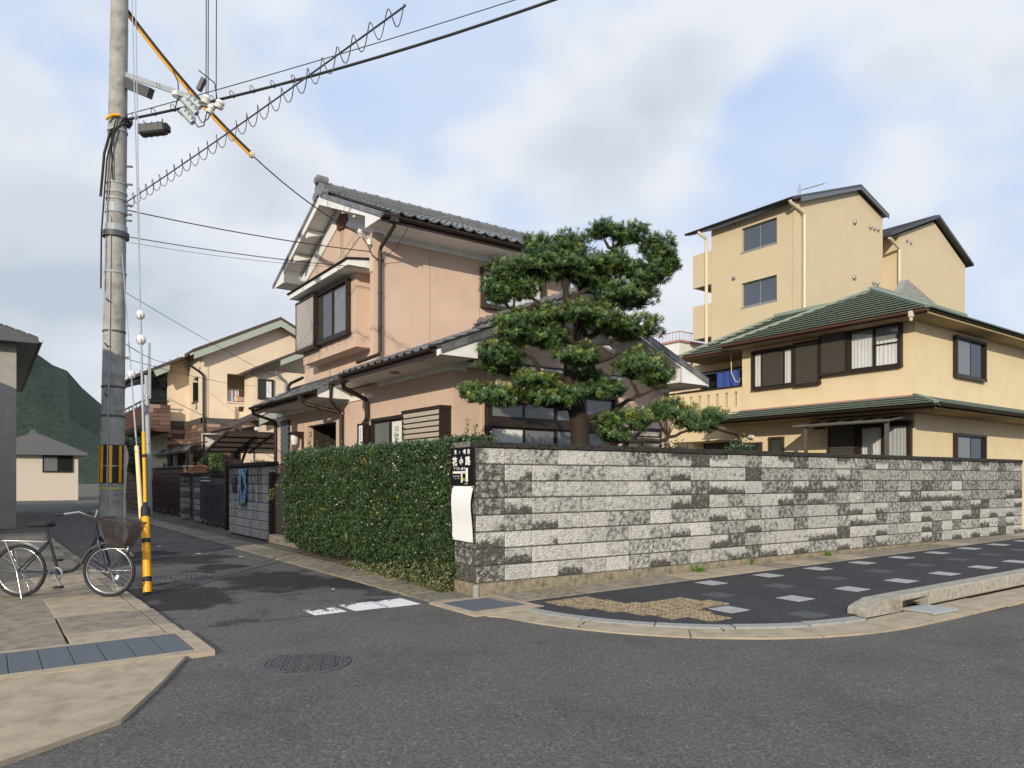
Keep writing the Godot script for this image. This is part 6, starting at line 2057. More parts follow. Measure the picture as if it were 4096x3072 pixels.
# ---------------------------------------------------------------- yellow house with the green roof
func green_roof_house() -> void:
	var o := thing("green_roof_house", "yellow plaster house with ribbed green roofs and dark shutters beyond the block wall", "house", Vector3(12.3, 0, -3))
	var ye: Material = mats["yellow"]
	var br: Material = mats["brown"]
	var w := MB.new()
	w.span(Vector3(12.3, 0, -5.34), Vector3(19.5, 5.02, -0.74))
	w.span(Vector3(13.5, 0, -9.0), Vector3(19.5, 4.99, -5.35))
	part("wall", w, ye, o)
	# balcony parapet with upright slots
	var holes := []
	for k in 7:
		var z := -7.493 + 0.3155 * k
		holes.append([z + 8.05, 0.92, z + 8.05 + 0.085, 1.34])
	var pp := part("balcony_parapet", MB.new().wall(Vector3(12.3, 2.5, -8.05), Vector3(0, 0, 1), 2.70, 1.46, 0.16, holes).span(Vector3(12.46, 2.5, -8.05), Vector3(13.5, 2.66, -5.35)).span(Vector3(12.31, 0, -8.04), Vector3(12.45, 2.5, -7.85)), ye, o)
	part("cap", MB.new().span(Vector3(12.26, 3.962, -8.08), Vector3(12.50, 4.0, -5.345)), br, pp)
	part("left_return", MB.new().span(Vector3(12.46, 2.66, -8.05), Vector3(13.5, 3.96, -7.9)), ye, pp)
	var bw := window(o, Vector3(13.498, 3.0, -7.7), Vector3(13.498, 4.72, -5.5), Vector3.LEFT, [[0.5, mats["darkglass"]], [0.5, mats["darkglass"]]], br, 0.08, 0.06, mats["interior"])
	var tw := thing("laundry_towel", "blue towel hanging on the balcony of the yellow house", "towel", Vector3(12.75, 4, -6.0))
	curtain(tw, Vector3(12.75, 4.52, -6.55), Vector3(12.75, 4.52, -5.75), 0.70, 3, 0.015, mats["bluecloth"], "cloth")
	part("pole", MB.new().tube([Vector3(12.75, 4.53, -7.9), Vector3(12.75, 4.53, -5.4)], 0.012), mats["steel"], tw)
	var hg := MB.new()
	hg.tube([Vector3(12.35, 4.9, -5.75), Vector3(12.33, 4.4, -5.72), Vector3(12.36, 4.15, -5.62), Vector3(12.40, 4.10, -5.50), Vector3(12.36, 4.2, -5.45)], 0.012, 0.012, 5)
	part("cable_drop", hg, mats["creampipe"], o)
	# upper windows
	var w1 := window(o, Vector3(12.298, 3.80, -4.98), Vector3(12.298, 4.86, -3.70), Vector3.LEFT, [[0.22, mats["pane"]], [0.56, mats["greyshutter"]], [0.22, mats["pane"]]], br, 0.10, 0.06, mats["curtain"])
	curtain(w1, Vector3(12.270, 4.78, -4.90), Vector3(12.270, 4.78, -4.66), 0.93, 3, 0.010, mats["curtain"])
	curtain(w1, Vector3(12.270, 4.78, -4.02), Vector3(12.270, 4.78, -3.76), 0.93, 3, 0.010, mats["curtain"])
	var sl := MB.new().cbox(Vector3.ZERO, Vector3(0.012, 0.026, 0.60), 0.003).mesh()
	for k in 24:
		piece("slat", sl, mats["greyshutter"], w1, Vector3(12.225, 3.90 + k * 0.037, -4.34) - origin_of(w1), Basis(Vector3(0, 0, 1), 0.3))
	shutter_box(o, Vector3(12.298, 3.78, -3.69), Vector3(12.298, 4.88, -3.0), Vector3(-0.11, 0, 0), 26, mats["greyshutter"], br)
	shutter_box(o, Vector3(12.298, 3.96, -2.98), Vector3(12.298, 5.0, -2.28), Vector3(-0.11, 0, 0), 26, mats["greyshutter"], br)
	var w2 := window(o, Vector3(12.298, 3.95, -2.27), Vector3(12.298, 5.01, -1.0), Vector3.LEFT, [[0.5, mats["pane"]], [0.5, mats["pane"]]], br, 0.11, 0.06, mats["interior"])
	part("glazing_bar", MB.new().span(Vector3(12.225, 4.52, -1.62), Vector3(12.25, 4.545, -1.08)), br, w2)
	curtain(w2, Vector3(12.268, 4.88, -2.20), Vector3(12.268, 4.80, -1.64), 0.86, 7, 0.010, mats["curtain"])
	curtain(w2, Vector3(12.268, 4.62, -1.60), Vector3(12.268, 4.62, -1.06), 0.60, 6, 0.010, mats["curtain"])
	# upper roof: hip to the front, ridge running back
	var e0 := Vector3(11.70, 5.06, -5.60)
	var e1 := Vector3(11.70, 5.06, -0.20)
	var ap := Vector3(14.58, 6.44, -2.90)
	var bk := Vector3(20.2, 6.44, -2.90)
	var r := part("upper_roof", MB.new(), mats["roofgreen"], o) if false else null
	var sh := MB.new()
	sh.tri(e0, e1, ap)
	sh.quad(Vector3(20.2, 5.06, -5.60), e0, ap, bk)
	sh.quad(e1, Vector3(20.2, 5.06, -0.20), bk, ap)
	sh.quad(e1, e0, Vector3(20.2, 5.06, -5.6), Vector3(20.2, 5.06, -0.2))
	r = part("upper_roof", sh, mats["roofgreen"], o)
	roof_courses(r, e0, e1, ap, ap, 13)
	roof_courses(r, e1, Vector3(20.2, 5.06, -0.20), ap, bk, 15)
	part("hip_cap", MB.new().bar(e0 + Vector3(0, 0.05, 0), ap + Vector3(0, 0.06, 0), 0.12, 0.06), mats["roofgreencap"], r)
	part("hip_cap", MB.new().bar(e1 + Vector3(0, 0.05, 0), ap + Vector3(0, 0.06, 0), 0.12, 0.06), mats["roofgreencap"], r)
	part("ridge_cap", MB.new().bar(ap + Vector3(0, 0.07, 0), bk + Vector3(0, 0.07, 0), 0.22, 0.10), mats["roofgreencap"], r)
	gutter(r, Vector3(11.66, 5.05, -5.62), Vector3(11.66, 5.05, -0.18), mats["gutterbrown"], 0.055)
	part("fascia", MB.new().span(Vector3(11.72, 4.97, -5.58), Vector3(11.76, 5.055, -0.22)), mats["gutterbrown"], r)
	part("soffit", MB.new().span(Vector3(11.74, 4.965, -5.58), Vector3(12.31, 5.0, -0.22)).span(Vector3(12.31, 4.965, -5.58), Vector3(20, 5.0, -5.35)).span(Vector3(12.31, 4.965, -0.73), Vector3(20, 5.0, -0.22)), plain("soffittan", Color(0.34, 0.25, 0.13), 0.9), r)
	part("rain_head", MB.new().cbox(Vector3(11.64, 4.98, -0.52), Vector3(0.10, 0.14, 0.10), 0.015).cbox(Vector3(11.64, 4.88, -0.52), Vector3(0.06, 0.10, 0.06), 0.01), mats["slatcream"], r)
	# left wing roof
	var f0 := Vector3(12.2, 5.04, -7.55)
	var f1 := Vector3(12.2, 5.04, -5.2)
	var a2 := Vector3(14.6, 6.25, -5.84)
	var b2 := Vector3(14.6, 6.25, -3.0)
	var s2 := MB.new()
	s2.quad(f0, f1 + Vector3(0, 0, 2.2), b2, a2)
	s2.tri(Vector3(19, 5.04, -9.4), f0, a2)
	s2.quad(f1, f0, Vector3(19, 5.04, -9.4), Vector3(19, 5.04, -5.2))
	s2.tri(Vector3(19, 5.04, -9.4), a2, Vector3(19, 6.25, -5.84))
	var r2 := part("wing_roof", s2, mats["roofgreen"], o)
	roof_courses(r2, f0, f1 + Vector3(0, 0, 2.2), a2, b2, 11)
	part("hip_cap", MB.new().bar(f0 + Vector3(0, 0.05, 0), a2 + Vector3(0, 0.06, 0), 0.12, 0.06), mats["roofgreencap"], r2)
	part("ridge_cap", MB.new().bar(a2 + Vector3(0, 0.06, 0), b2 + Vector3(0, 0.06, 0), 0.18, 0.09), mats["roofgreencap"], r2)
	gutter(r2, Vector3(12.16, 5.02, -7.57), Vector3(12.16, 5.02, -5.3), mats["gutterbrown"], 0.055)
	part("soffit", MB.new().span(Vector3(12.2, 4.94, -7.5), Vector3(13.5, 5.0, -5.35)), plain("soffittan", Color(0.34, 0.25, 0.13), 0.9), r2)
	# skirt roof over the ground floor
	var k0 := Vector3(11.50, 2.98, -5.95)
	var k1 := Vector3(11.50, 2.98, 0.06)
	var m0 := Vector3(12.30, 3.25, -5.40)
	var m1 := Vector3(12.30, 3.25, -0.74)
	var sk := MB.new()
	sk.quad(k0, k1, m1, m0)
	sk.quad(k1, k0, Vector3(12.32, 2.98, -5.95), Vector3(12.32, 2.98, -0.73))
	var k2 := Vector3(19.5, 2.98, 0.06)
	var m2 := Vector3(19.5, 3.25, -0.74)
	sk.quad(k1, k2, m2, m1)
	sk.quad(k2, k1, Vector3(12.32, 2.98, -0.73), Vector3(19.5, 2.98, -0.73))
	sk.tri(Vector3(12.32, 2.98, -5.95), k0, m0)
	var r3 := part("skirt_roof", sk, mats["roofgreen"], o)
	roof_courses(r3, k0, k1, m0, m1, 4)
	roof_courses(r3, k1, k2, m1, m2, 4)
	gutter(r3, k1 + Vector3(0, 0, 0.05), k2 + Vector3(0, 0, 0.05), br, 0.055)
	part("hip_cap", MB.new().bar(k1 + Vector3(0, 0.04, 0), m1 + Vector3(0, 0.05, 0), 0.10, 0.05), mats["roofgreencap"], r3)
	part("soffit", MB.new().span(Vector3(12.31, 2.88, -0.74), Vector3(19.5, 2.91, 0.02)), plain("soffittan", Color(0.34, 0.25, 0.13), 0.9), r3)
	window(o, Vector3(14.2, 3.85, -0.738), Vector3(15.9, 4.85, -0.738), Vector3(0, 0, 1), [[0.5, mats["frost"]], [0.5, mats["darkglass"]]], br, 0.10, 0.06, mats["interior"])
	window(o, Vector3(14.2, 1.5, -0.738), Vector3(15.9, 2.5, -0.738), Vector3(0, 0, 1), [[0.5, mats["frost"]], [0.5, mats["darkglass"]]], br, 0.10, 0.06, mats["interior"])
	part("flashing", MB.new().bar(m0 + Vector3(-0.02, 0.035, 0), m1 + Vector3(-0.02, 0.035, 0), 0.05, 0.03), mats["railred"], r3)
	gutter(r3, k0 + Vector3(-0.05, 0.0, 0), k1 + Vector3(-0.05, 0.0, 0), br, 0.055)
	part("fascia", MB.new().span(Vector3(11.51, 2.89, -5.93), Vector3(11.55, 2.975, 0.02)), br, r3)
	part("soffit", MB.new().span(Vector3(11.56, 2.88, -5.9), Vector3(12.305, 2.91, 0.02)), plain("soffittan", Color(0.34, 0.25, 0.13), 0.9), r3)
	part("rain_head", MB.new().cbox(Vector3(11.46, 2.94, -5.78), Vector3(0.12, 0.12, 0.12), 0.015), mats["slatcream"], r3)
	part("downpipe", MB.new().tube([Vector3(11.48, 2.86, -5.78), Vector3(11.55, 2.80, -5.75), Vector3(12.2, 2.60, -5.42), Vector3(12.26, 2.52, -5.40), Vector3(12.26, 0, -5.40)], 0.035, 0.035, 8), br, r3)
	# ground-floor windows, vents and shutters
	window(o, Vector3(12.298, 1.6, -5.24), Vector3(12.298, 2.39, -4.69), Vector3.LEFT, [[1.0, mats["darkglass"]]], mats["brown2"], 0.08, 0.06, mats["interior"])
	window(o, Vector3(12.298, 1.6, -4.46), Vector3(12.298, 2.51, -4.03), Vector3.LEFT, [[1.0, mats["greenglass"]]], mats["brown2"], 0.08, 0.06, mats["interior"])
	shutter_box(o, Vector3(12.298, 0.8, -2.76), Vector3(12.298, 2.73, -2.05), Vector3(-0.11, 0, 0), 40, mats["greyshutter"], br)
	var w4 := window(o, Vector3(12.298, 0.5, -2.04), Vector3(12.298, 2.72, -0.79), Vector3.LEFT, [[0.48, mats["pane"]], [0.52, mats["pane"]]], br, 0.10, 0.07, mats["interior"])
	curtain(w4, Vector3(12.272, 2.60, -1.94), Vector3(12.272, 2.60, -1.45), 1.6, 6, 0.010, mats["curtain"])
	curtain(w4, Vector3(12.272, 2.60, -1.38), Vector3(12.272, 2.60, -0.88), 1.6, 6, 0.010, plain("curtaingrey", Color(0.42, 0.43, 0.43), 0.9))
	part("vent_hood", MB.new().lathe([Vector2(0.09, 0.0), Vector2(0.095, 0.06), Vector2(0.07, 0.10), Vector2(0.0, 0.11)], Vector3(12.30, 2.57, -5.0), 16, Vector3.LEFT), mats["porcelain"], o)
	part("vent_hood", MB.new().prism([Vector2(-3.16, 2.64), Vector2(-2.88, 2.64), Vector2(-2.94, 2.70), Vector2(-3.10, 2.70)], Vector3(12.18, 0, 0), Vector3(0, 0, 1), Vector3.UP, 0.12), br, o)
	part("meter", MB.new().lathe([Vector2(0.06, 0.0), Vector2(0.06, 0.05), Vector2(0.0, 0.06)], Vector3(13.49, 2.74, -5.63), 12, Vector3.LEFT), mats["brown"], o)
	shutter_box(o, Vector3(13.498, 0.6, -7.6), Vector3(13.498, 2.5, -5.75), Vector3(-0.05, 0, 0), 34, mats["greyshutter"], br)
	# awning over the garden door
	var aw := thing("door_awning", "dark translucent awning on slim posts over the ground-floor window of the yellow house", "awning", Vector3(11.3, 0, -1.6))
	for k in 5:
		part("panel", MB.new().prism([Vector2(11.2, 2.66), Vector2(12.29, 2.82), Vector2(12.29, 2.828), Vector2(11.2, 2.668)], Vector3(0, 0, -0.80 - 0.45 * k - 0.01), Vector3.RIGHT, Vector3.UP, 0.43), mats["canopy"], aw)
	for k in 6:
		part("rafter", MB.new().bar(Vector3(11.19, 2.667, -0.80 - 0.45 * k), Vector3(12.29, 2.83, -0.80 - 0.45 * k), 0.03, 0.04), mats["greyshutter"], aw)
	part("front_beam", MB.new().tube([Vector3(11.18, 2.655, -3.08), Vector3(11.18, 2.655, -0.77)], 0.035, 0.035, 8), mats["greyshutter"], aw)
	part("post", MB.new().box(Vector3(11.25, 1.31, -2.77), Vector3(0.07, 2.62, 0.07)), mats["greyshutter"], aw)
	part("post", MB.new().box(Vector3(11.25, 1.31, -0.85), Vector3(0.07, 2.62, 0.07)), mats["greyshutter"], aw)


# stepped metal courses between an eave line and a top line
func roof_courses(parent: Node3D, e0: Vector3, e1: Vector3, t0: Vector3, t1: Vector3, n: int) -> void:
	var nrm := (e1 - e0).cross(t0 - e0).normalized()
	if nrm.y < 0.0:
		nrm = -nrm
	for k in n:
		var a := float(k) / n
		var b := float(k + 1) / n
		var p := e0.lerp(t0, a)
		var q := e1.lerp(t1, a)
		var s := e1.lerp(t1, b)
		var t := e0.lerp(t0, b)
		var mb := MB.new()
		var hi := nrm * 0.068
		var lo := nrm * 0.012
		mb.quad(p + hi, q + hi, s + lo, t + lo) if (q - p).cross(s - p).dot(nrm) > 0.0 else mb.quad(q + hi, p + hi, t + lo, s + lo)
		mb.quad(p + hi - nrm * 0.03, q + hi - nrm * 0.03, q + hi, p + hi)
		mb.quad(q + hi - nrm * 0.03, p + hi - nrm * 0.03, t, s)
		part("roof_course", mb, mats[["roofgreen", "roofgreen", "roofgreencap"][2 if k % 5 == 4 else 0]] if false else mats["roofgreen"], parent)


# ---------------------------------------------------------------- tan apartment block
func apartment() -> void:
	var o := thing("apartment_block", "tall tan rendered apartment block with dark roof edge behind the green-roofed house", "building", Vector3(26.8, 0, -12.95))
	var tan: Material = mats["tan"]
	var w := MB.new()
	w.wall(Vector3(26.8, 0, -17.90), Vector3(0, 0, 1), 4.65, 14.75, 0.3, [[1.91, 13.05, 3.96, 14.30], [1.91, 10.21, 3.96, 11.47]])
	w.prism([Vector2(27.1, 0), Vector2(35.15, 0), Vector2(35.15, 15.80), Vector2(32.4, 16.62), Vector2(27.1, 14.88)], Vector3(0, 0, -12.95), Vector3.RIGHT, Vector3.UP, 0.3)
	w.span(Vector3(26.8, 0, -13.25), Vector3(27.1, 14.8, -12.95))
	w.wall(Vector3(35.15, 0, -13.25), Vector3.FORWARD, 7.0, 15.7, 0.3)
	w.span(Vector3(27.1, 0, -18.0), Vector3(35.1, 14.8, -17.8))
	part("wall", w, tan, o)
	part("corner_pier", MB.new().span(Vector3(26.74, 0, -13.02), Vector3(27.18, 14.6, -12.90)), tan, o)
	for y in [13.05, 10.21]:
		var rv := MB.new().wall(Vector3(26.93, y, -15.99), Vector3(0, 0, 1), 2.05, 1.26, 0.04, [[0.05, 0.09, 1.01, 1.21], [1.04, 0.09, 2.0, 1.21]])
		var win := part("window", rv, mats["aluminium"], o)
		for s in [[-15.94, -14.98], [-14.95, -13.99]]:
			part("pane", MB.new().span(Vector3(26.95, y + 0.09, s[0]), Vector3(26.965, y + 1.21, s[1])), mats["aptglass"], win)
		part("sill", MB.new().span(Vector3(26.78, y - 0.05, -16.03), Vector3(26.93, y + 0.02, -13.90)), mats["aluminium"], win)
	part("interior", MB.new().span(Vector3(27.0, 0.1, -17.7), Vector3(27.05, 14.6, -13.3)), mats["interior"], o)
	# roof: ridge along z
	var rf := MB.new()
	rf.prism([Vector2(26.25, 14.70), Vector2(32.4, 16.72), Vector2(35.35, 15.80), Vector2(35.35, 15.92), Vector2(32.4, 16.86), Vector2(26.25, 14.82)], Vector3(0, 0, -12.68), Vector3.RIGHT, Vector3.UP, 6.5)
	var rr := part("roof", rf, mats["navyroof"], o)
	part("verge_trim", MB.new().prism([Vector2(26.9, 14.70), Vector2(32.4, 16.58), Vector2(35.30, 15.68), Vector2(35.30, 15.80), Vector2(32.4, 16.71), Vector2(26.9, 14.92)], Vector3(0, 0, -12.66), Vector3.RIGHT, Vector3.UP, 0.05), plain("navytrim", Color(0.12, 0.14, 0.16), 0.5), rr)
	gutter(rr, Vector3(26.2, 14.76, -19.16), Vector3(26.2, 14.76, -12.7), mats["black"], 0.09)
	part("soffit", MB.new().prism([Vector2(26.27, 14.68), Vector2(26.9, 14.88), Vector2(26.9, 14.86), Vector2(26.27, 14.66)], Vector3(0, 0, -12.7), Vector3.RIGHT, Vector3.UP, 6.4), mats["navyroof"], rr)
	# balconies
	for y in [11.88, 9.06, 6.2]:
		var b := part("balcony", MB.new().wall(Vector3(26.8, y, -19.15), Vector3(0, 0, 1), 1.26, 1.80, 0.15).span(Vector3(26.95, y, -19.15), Vector3(29.0, y + 1.78, -19.0)), tan, o)
		part("slab", MB.new().span(Vector3(26.95, y + 0.10, -19.0), Vector3(29.0, y + 0.26, -18.0)), mats["aluminium"], b)
	part("downpipe", MB.new().tube([Vector3(26.2, 14.66, -12.85), Vector3(26.25, 14.55, -12.83), Vector3(27.25, 14.30, -12.80), Vector3(27.36, 14.15, -12.80), Vector3(27.36, 7.0, -12.80)], 0.085, 0.085, 9), mats["cream"], o)
	part("downpipe", MB.new().tube([Vector3(26.2, 14.66, -18.3), Vector3(26.3, 14.5, -18.2), Vector3(26.62, 14.35, -18.12), Vector3(26.66, 14.2, -18.12), Vector3(26.66, 7.0, -18.12)], 0.085, 0.085, 9), mats["cream"], o)
	for q in [[32.18, 14.89], [33.78, 14.96], [34.18, 14.97], [34.59, 14.99], [32.12, 11.98], [34.10, 12.03], [34.51, 12.04]]:
		var big := 0.13 if q[0] < 33 else 0.095
		part("vent_cap", MB.new().lathe([Vector2(big, 0.0), Vector2(big, 0.06), Vector2(big * 0.6, 0.13), Vector2(0.0, 0.14)], Vector3(q[0], q[1], -12.95), 14, Vector3(0, -0.25, 1).normalized()), mats["aluminium"], o)
	for q in [[14.60, -16.43], [11.87, -16.44]]:
		part("vent_cap", MB.new().lathe([Vector2(0.11, 0.0), Vector2(0.11, 0.06), Vector2(0.06, 0.12), Vector2(0.0, 0.13)], Vector3(26.8, q[0], q[1]), 14, Vector3(-1, -0.25, 0).normalized()), mats["aluminium"], o)
	var an := thing("tv_antenna", "thin yagi television antenna standing on the apartment roof", "antenna", Vector3(32.0, 16.8, -15.95))
	part("mast", MB.new().tube([Vector3(32.05, 16.6, -15.95), Vector3(32.05, 17.75, -15.95)], 0.03), mats["aluminium"], an)
	part("boom", MB.new().tube([Vector3(31.9, 17.45, -15.95), Vector3(34.4, 18.45, -15.95)], 0.02), mats["aluminium"], an)
	for k in 14:
		var p := Vector3(32.1 + 0.165 * k, 17.53 + 0.066 * k, -15.95)
		part("element", MB.new().tube([p + Vector3(0, 0, -0.3), p + Vector3(0, 0, 0.3)], 0.010, 0.010, 5), mats["aluminium"], an)
	part("reflector", MB.new().tube([Vector3(31.95, 17.1, -15.95), Vector3(31.80, 17.45, -15.95), Vector3(32.0, 17.85, -15.95)], 0.02), mats["aluminium"], an)
	# second wing to the right
	var p := thing("apartment_wing", "second tan apartment gable with dark roof at the right behind the first block", "building", Vector3(39, 0, -14))
	var w2 := MB.new()
	w2.span(Vector3(35.16, 0, -19), Vector3(39.0, 16.0, -15.2))
	w2.prism([Vector2(39.0, 0), Vector2(48, 0), Vector2(48, 15.6), Vector2(43.5, 17.6), Vector2(39.0, 15.9)], Vector3(0, 0, -13.95), Vector3.RIGHT, Vector3.UP, 6.0)
	part("wall", w2, tan, p)
	var r2 := part("roof", MB.new().prism([Vector2(37.5, 15.45), Vector2(43.5, 17.75), Vector2(48.5, 15.6), Vector2(48.5, 15.75), Vector2(43.5, 17.95), Vector2(37.5, 15.62)], Vector3(0, 0, -13.6), Vector3.RIGHT, Vector3.UP, 6.6), mats["navyroof"], p)
	for k in 12:
		part("seam", MB.new().bar(Vector3(37.6 + 0.5 * k, 15.68 + 0.194 * k, -13.62), Vector3(37.6 + 0.5 * k, 15.68 + 0.194 * k, -19.9), 0.04, 0.05), mats["navyroof"], r2)
	part("downpipe", MB.new().tube([Vector3(37.6, 15.4, -13.8), Vector3(38.9, 15.0, -13.85), Vector3(38.9, 15.0, -13.85), Vector3(38.9, 6, -13.85)], 0.085, 0.085, 9), mats["cream"], p)
	for q in [[40.0, 15.7], [40.45, 15.65]]:
		part("vent_cap", MB.new().lathe([Vector2(0.1, 0.0), Vector2(0.1, 0.06), Vector2(0.0, 0.13)], Vector3(q[0], q[1], -13.95), 12, Vector3(0, 0, 1)), mats["aluminium"], p)
	# grey concrete gable peeping over the green roof
	var cg := thing("concrete_gable", "grey weathered concrete gable end peeping over the green roof at the right", "wall", Vector3(26, 0, -7.5))
	part("wall", MB.new().prism([Vector2(25.0, 0), Vector2(31.5, 0), Vector2(31.5, 8.4), Vector2(26.35, 9.72), Vector2(25.0, 8.4)], Vector3(0, 0, -7.5), Vector3.RIGHT, Vector3.UP, 0.3), surf("greywall", Color(0.30, 0.30, 0.28), 0.95, 2.0, 0.3, 0.02), cg)
	part("vent_cap", MB.new().lathe([Vector2(0.1, 0.0), Vector2(0.1, 0.05), Vector2(0.0, 0.10)], Vector3(26.6, 8.7, -7.5), 12, Vector3(0, 0, 1)), mats["slatcream"], cg)
	# pale building with a roof terrace railing
	var wb := thing("terrace_building", "cream flat-roofed building with pink roof railing left of the apartment block", "building", Vector3(30.3, 0, -23.2))
	part("wall", MB.new().span(Vector3(30.35, 0, -40), Vector3(42, 9.98, -23.2)), mats["white"], wb)
	part("coping", MB.new().span(Vector3(30.25, 9.985, -40), Vector3(42, 10.12, -23.1)), mats["railred"], wb)
	var rl := part("railing", MB.new().bar(Vector3(30.35, 10.66, -23.2), Vector3(30.35, 10.66, -40), 0.05, 0.05).bar(Vector3(30.35, 10.66, -23.2), Vector3(41.9, 10.66, -23.2), 0.05, 0.05), mats["railred"], wb)
	var bal := MB.new().box(Vector3.ZERO, Vector3(0.022, 0.52, 0.022)).mesh()
	for k in 60:
		piece("baluster", bal, mats["railred"], rl, Vector3(30.35, 10.39, -23.2 - 0.27 * k) - origin_of(rl))
	for k in 40:
		piece("baluster", bal, mats["railred"], rl, Vector3(30.35 + 0.28 * k, 10.39, -23.2) - origin_of(rl))
	part("downpipe", MB.new().tube([Vector3(30.28, 9.5, -25.2), Vector3(30.22, 9.45, -25.0), Vector3(30.22, 6.0, -25.0)], 0.07), mats["white"], wb)


# ---------------------------------------------------------------- beige house up the lane
func brick_panel(parent: Node3D, o: Vector3, ex: Vector3, w: float, h: float, sd: int) -> void:
	var r := RandomNumberGenerator.new()
	r.seed = sd
	var ez := ex.cross(Vector3.UP)
	var bs := Basis(ex, Vector3.UP, ez)
	var rows := int(h / 0.15)
	for j in rows:
		var x := -r.randf() * 0.4
		while x < w:
			var l := r.randf_range(0.45, 0.95)
			var a := maxf(x, 0.0)
			var b := minf(x + l, w)
			if b - a > 0.05:
				var m: Material = mats["bricklight"] if r.randf() < 0.2 else mats[["brickdark", "brickmid"][r.randi() % 2]]
				var c := o + ex * (a + b) * 0.5 + Vector3.UP * (j + 0.5) * h / rows + ez * (0.012 + r.randf() * 0.006)
				piece("brick_tile", MB.new().box(Vector3.ZERO, Vector3(b - a - 0.012, h / rows - 0.014, 0.024)).mesh(), m, parent, c - origin_of(parent), bs)
			x += l


func lane_house() -> void:
	var o := thing("beige_house", "beige two-storey house with brown tile base and long sloping roof farther up the lane", "house", Vector3(2.3, 0, -24))
	var be: Material = mats["beige"]
	var w := MB.new()
	w.wall(Vector3(2.35, 0, -23.60), Vector3.RIGHT, 7.0, 6.1, 0.2, [[0.96, 4.58, 2.02, 5.70], [1.42, 4.18, 1.66, 4.40]])
	w.prism([Vector2(2.35, 6.1), Vector2(9.35, 6.1), Vector2(5.36, 7.90), Vector2(2.35, 6.40)], Vector3(0, 0, -23.60), Vector3.RIGHT, Vector3.UP, 0.2)
	w.wall(Vector3(2.35, 0, -26.0), Vector3(0, 0, 1), 2.2, 6.6, 0.2, [[0.75, 4.62, 1.75, 5.60]])
	w.prism([Vector2(1.52, 0), Vector2(2.35, 0), Vector2(2.35, 6.55), Vector2(1.9, 6.37), Vector2(1.52, 6.17)], Vector3(0, 0, -26.0), Vector3.RIGHT, Vector3.UP, 0.2)
	w.span(Vector3(1.52, 0, -30), Vector3(1.7, 6.0, -26.2))
	w.span(Vector3(9.15, 0, -30), Vector3(9.35, 6.0, -23.8))
	part("wall", w, be, o)
	part("interior", MB.new().span(Vector3(2.6, 3.9, -25.2), Vector3(4.8, 6.0, -25.1)).span(Vector3(2.9, 4.4, -25.1), Vector3(2.95, 5.8, -23.8)).span(Vector3(4.6, 4.4, -25.1), Vector3(4.65, 5.8, -23.8)), be, o)
	part("opening_trim", MB.new().span(Vector3(3.28, 4.50, -23.62), Vector3(4.40, 4.575, -23.56)).span(Vector3(3.28, 5.705, -23.62), Vector3(4.40, 5.74, -23.57)), mats["slatcream"], o)
	part("opening_trim", MB.new().span(Vector3(2.31, 4.55, -25.3), Vector3(2.36, 4.615, -24.2)), mats["brown2"], o)
	part("window", MB.new().span(Vector3(2.352, 4.66, -25.24), Vector3(2.54, 5.45, -25.21)).span(Vector3(2.54, 4.6, -25.25), Vector3(2.56, 5.62, -24.2)), mats["darkglass"], o)
	part("small_window", MB.new().span(Vector3(2.33, 4.25, -24.65), Vector3(2.349, 4.6, -24.45)), mats["darkglass"], o)
	part("band", MB.new().span(Vector3(2.30, 3.64, -23.599), Vector3(9.4, 3.86, -23.55)).span(Vector3(2.30, 3.64, -25.99), Vector3(2.349, 3.86, -23.55)).span(Vector3(1.5, 3.64, -25.999), Vector3(2.30, 3.86, -25.95)), plain("bandgrey", Color(0.08, 0.075, 0.065), 0.7), o)
	brick_panel(o, Vector3(2.45, 0.8, -23.59), Vector3.RIGHT, 3.6, 2.84, 1)
	brick_panel(o, Vector3(2.345, 0.8, -25.99), Vector3(0, 0, 1), 2.39, 2.84, 2)
	brick_panel(o, Vector3(1.50, 0.8, -25.99), Vector3.RIGHT, 0.85, 2.84, 3)
	part("canopy_edge", MB.new().span(Vector3(2.30, 3.16, -23.55), Vector3(5.5, 3.20, -22.9)).span(Vector3(2.30, 2.6, -23.5), Vector3(5.5, 3.155, -23.48)), mats["slatwhite"], o)
	part("wall_light", MB.new().span(Vector3(6.9, 7.0, -23.59), Vector3(7.0, 7.1, -23.45)), mats["slatwhite"], o)
	# roof with wide pale verge
	var rf := part("roof", MB.new().prism([Vector2(1.9, 6.38), Vector2(5.36, 8.08), Vector2(9.9, 5.85), Vector2(9.9, 5.97), Vector2(5.36, 8.22), Vector2(1.9, 6.50)], Vector3(0, 0, -23.15), Vector3.RIGHT, Vector3.UP, 7.8), mats["roofbrown"], o)
	part("roof_slope", MB.new().prism([Vector2(0.15, 5.45), Vector2(1.9, 6.36), Vector2(1.9, 6.48), Vector2(0.15, 5.58)], Vector3(0, 0, -25.2), Vector3.RIGHT, Vector3.UP, 6.0), mats["roofbrown"], rf)
	part("verge_board", MB.new().prism([Vector2(1.95, 6.11), Vector2(5.36, 7.80), Vector2(5.36, 8.075), Vector2(1.95, 6.375)], Vector3(0, 0, -23.12), Vector3.RIGHT, Vector3.UP, 0.06), mats["greenfascia"], rf)
	part("verge_board", MB.new().prism([Vector2(5.36, 7.80), Vector2(9.9, 5.60), Vector2(9.9, 5.84), Vector2(5.36, 8.075)], Vector3(0, 0, -23.12), Vector3.RIGHT, Vector3.UP, 0.06), mats["greenfascia"], rf)
	part("verge_board", MB.new().prism([Vector2(0.95, 5.58), Vector2(1.45, 5.85), Vector2(1.45, 6.10), Vector2(0.85, 5.80)], Vector3(0, 0, -25.17), Vector3.RIGHT, Vector3.UP, 0.05), mats["greenfascia"], rf)
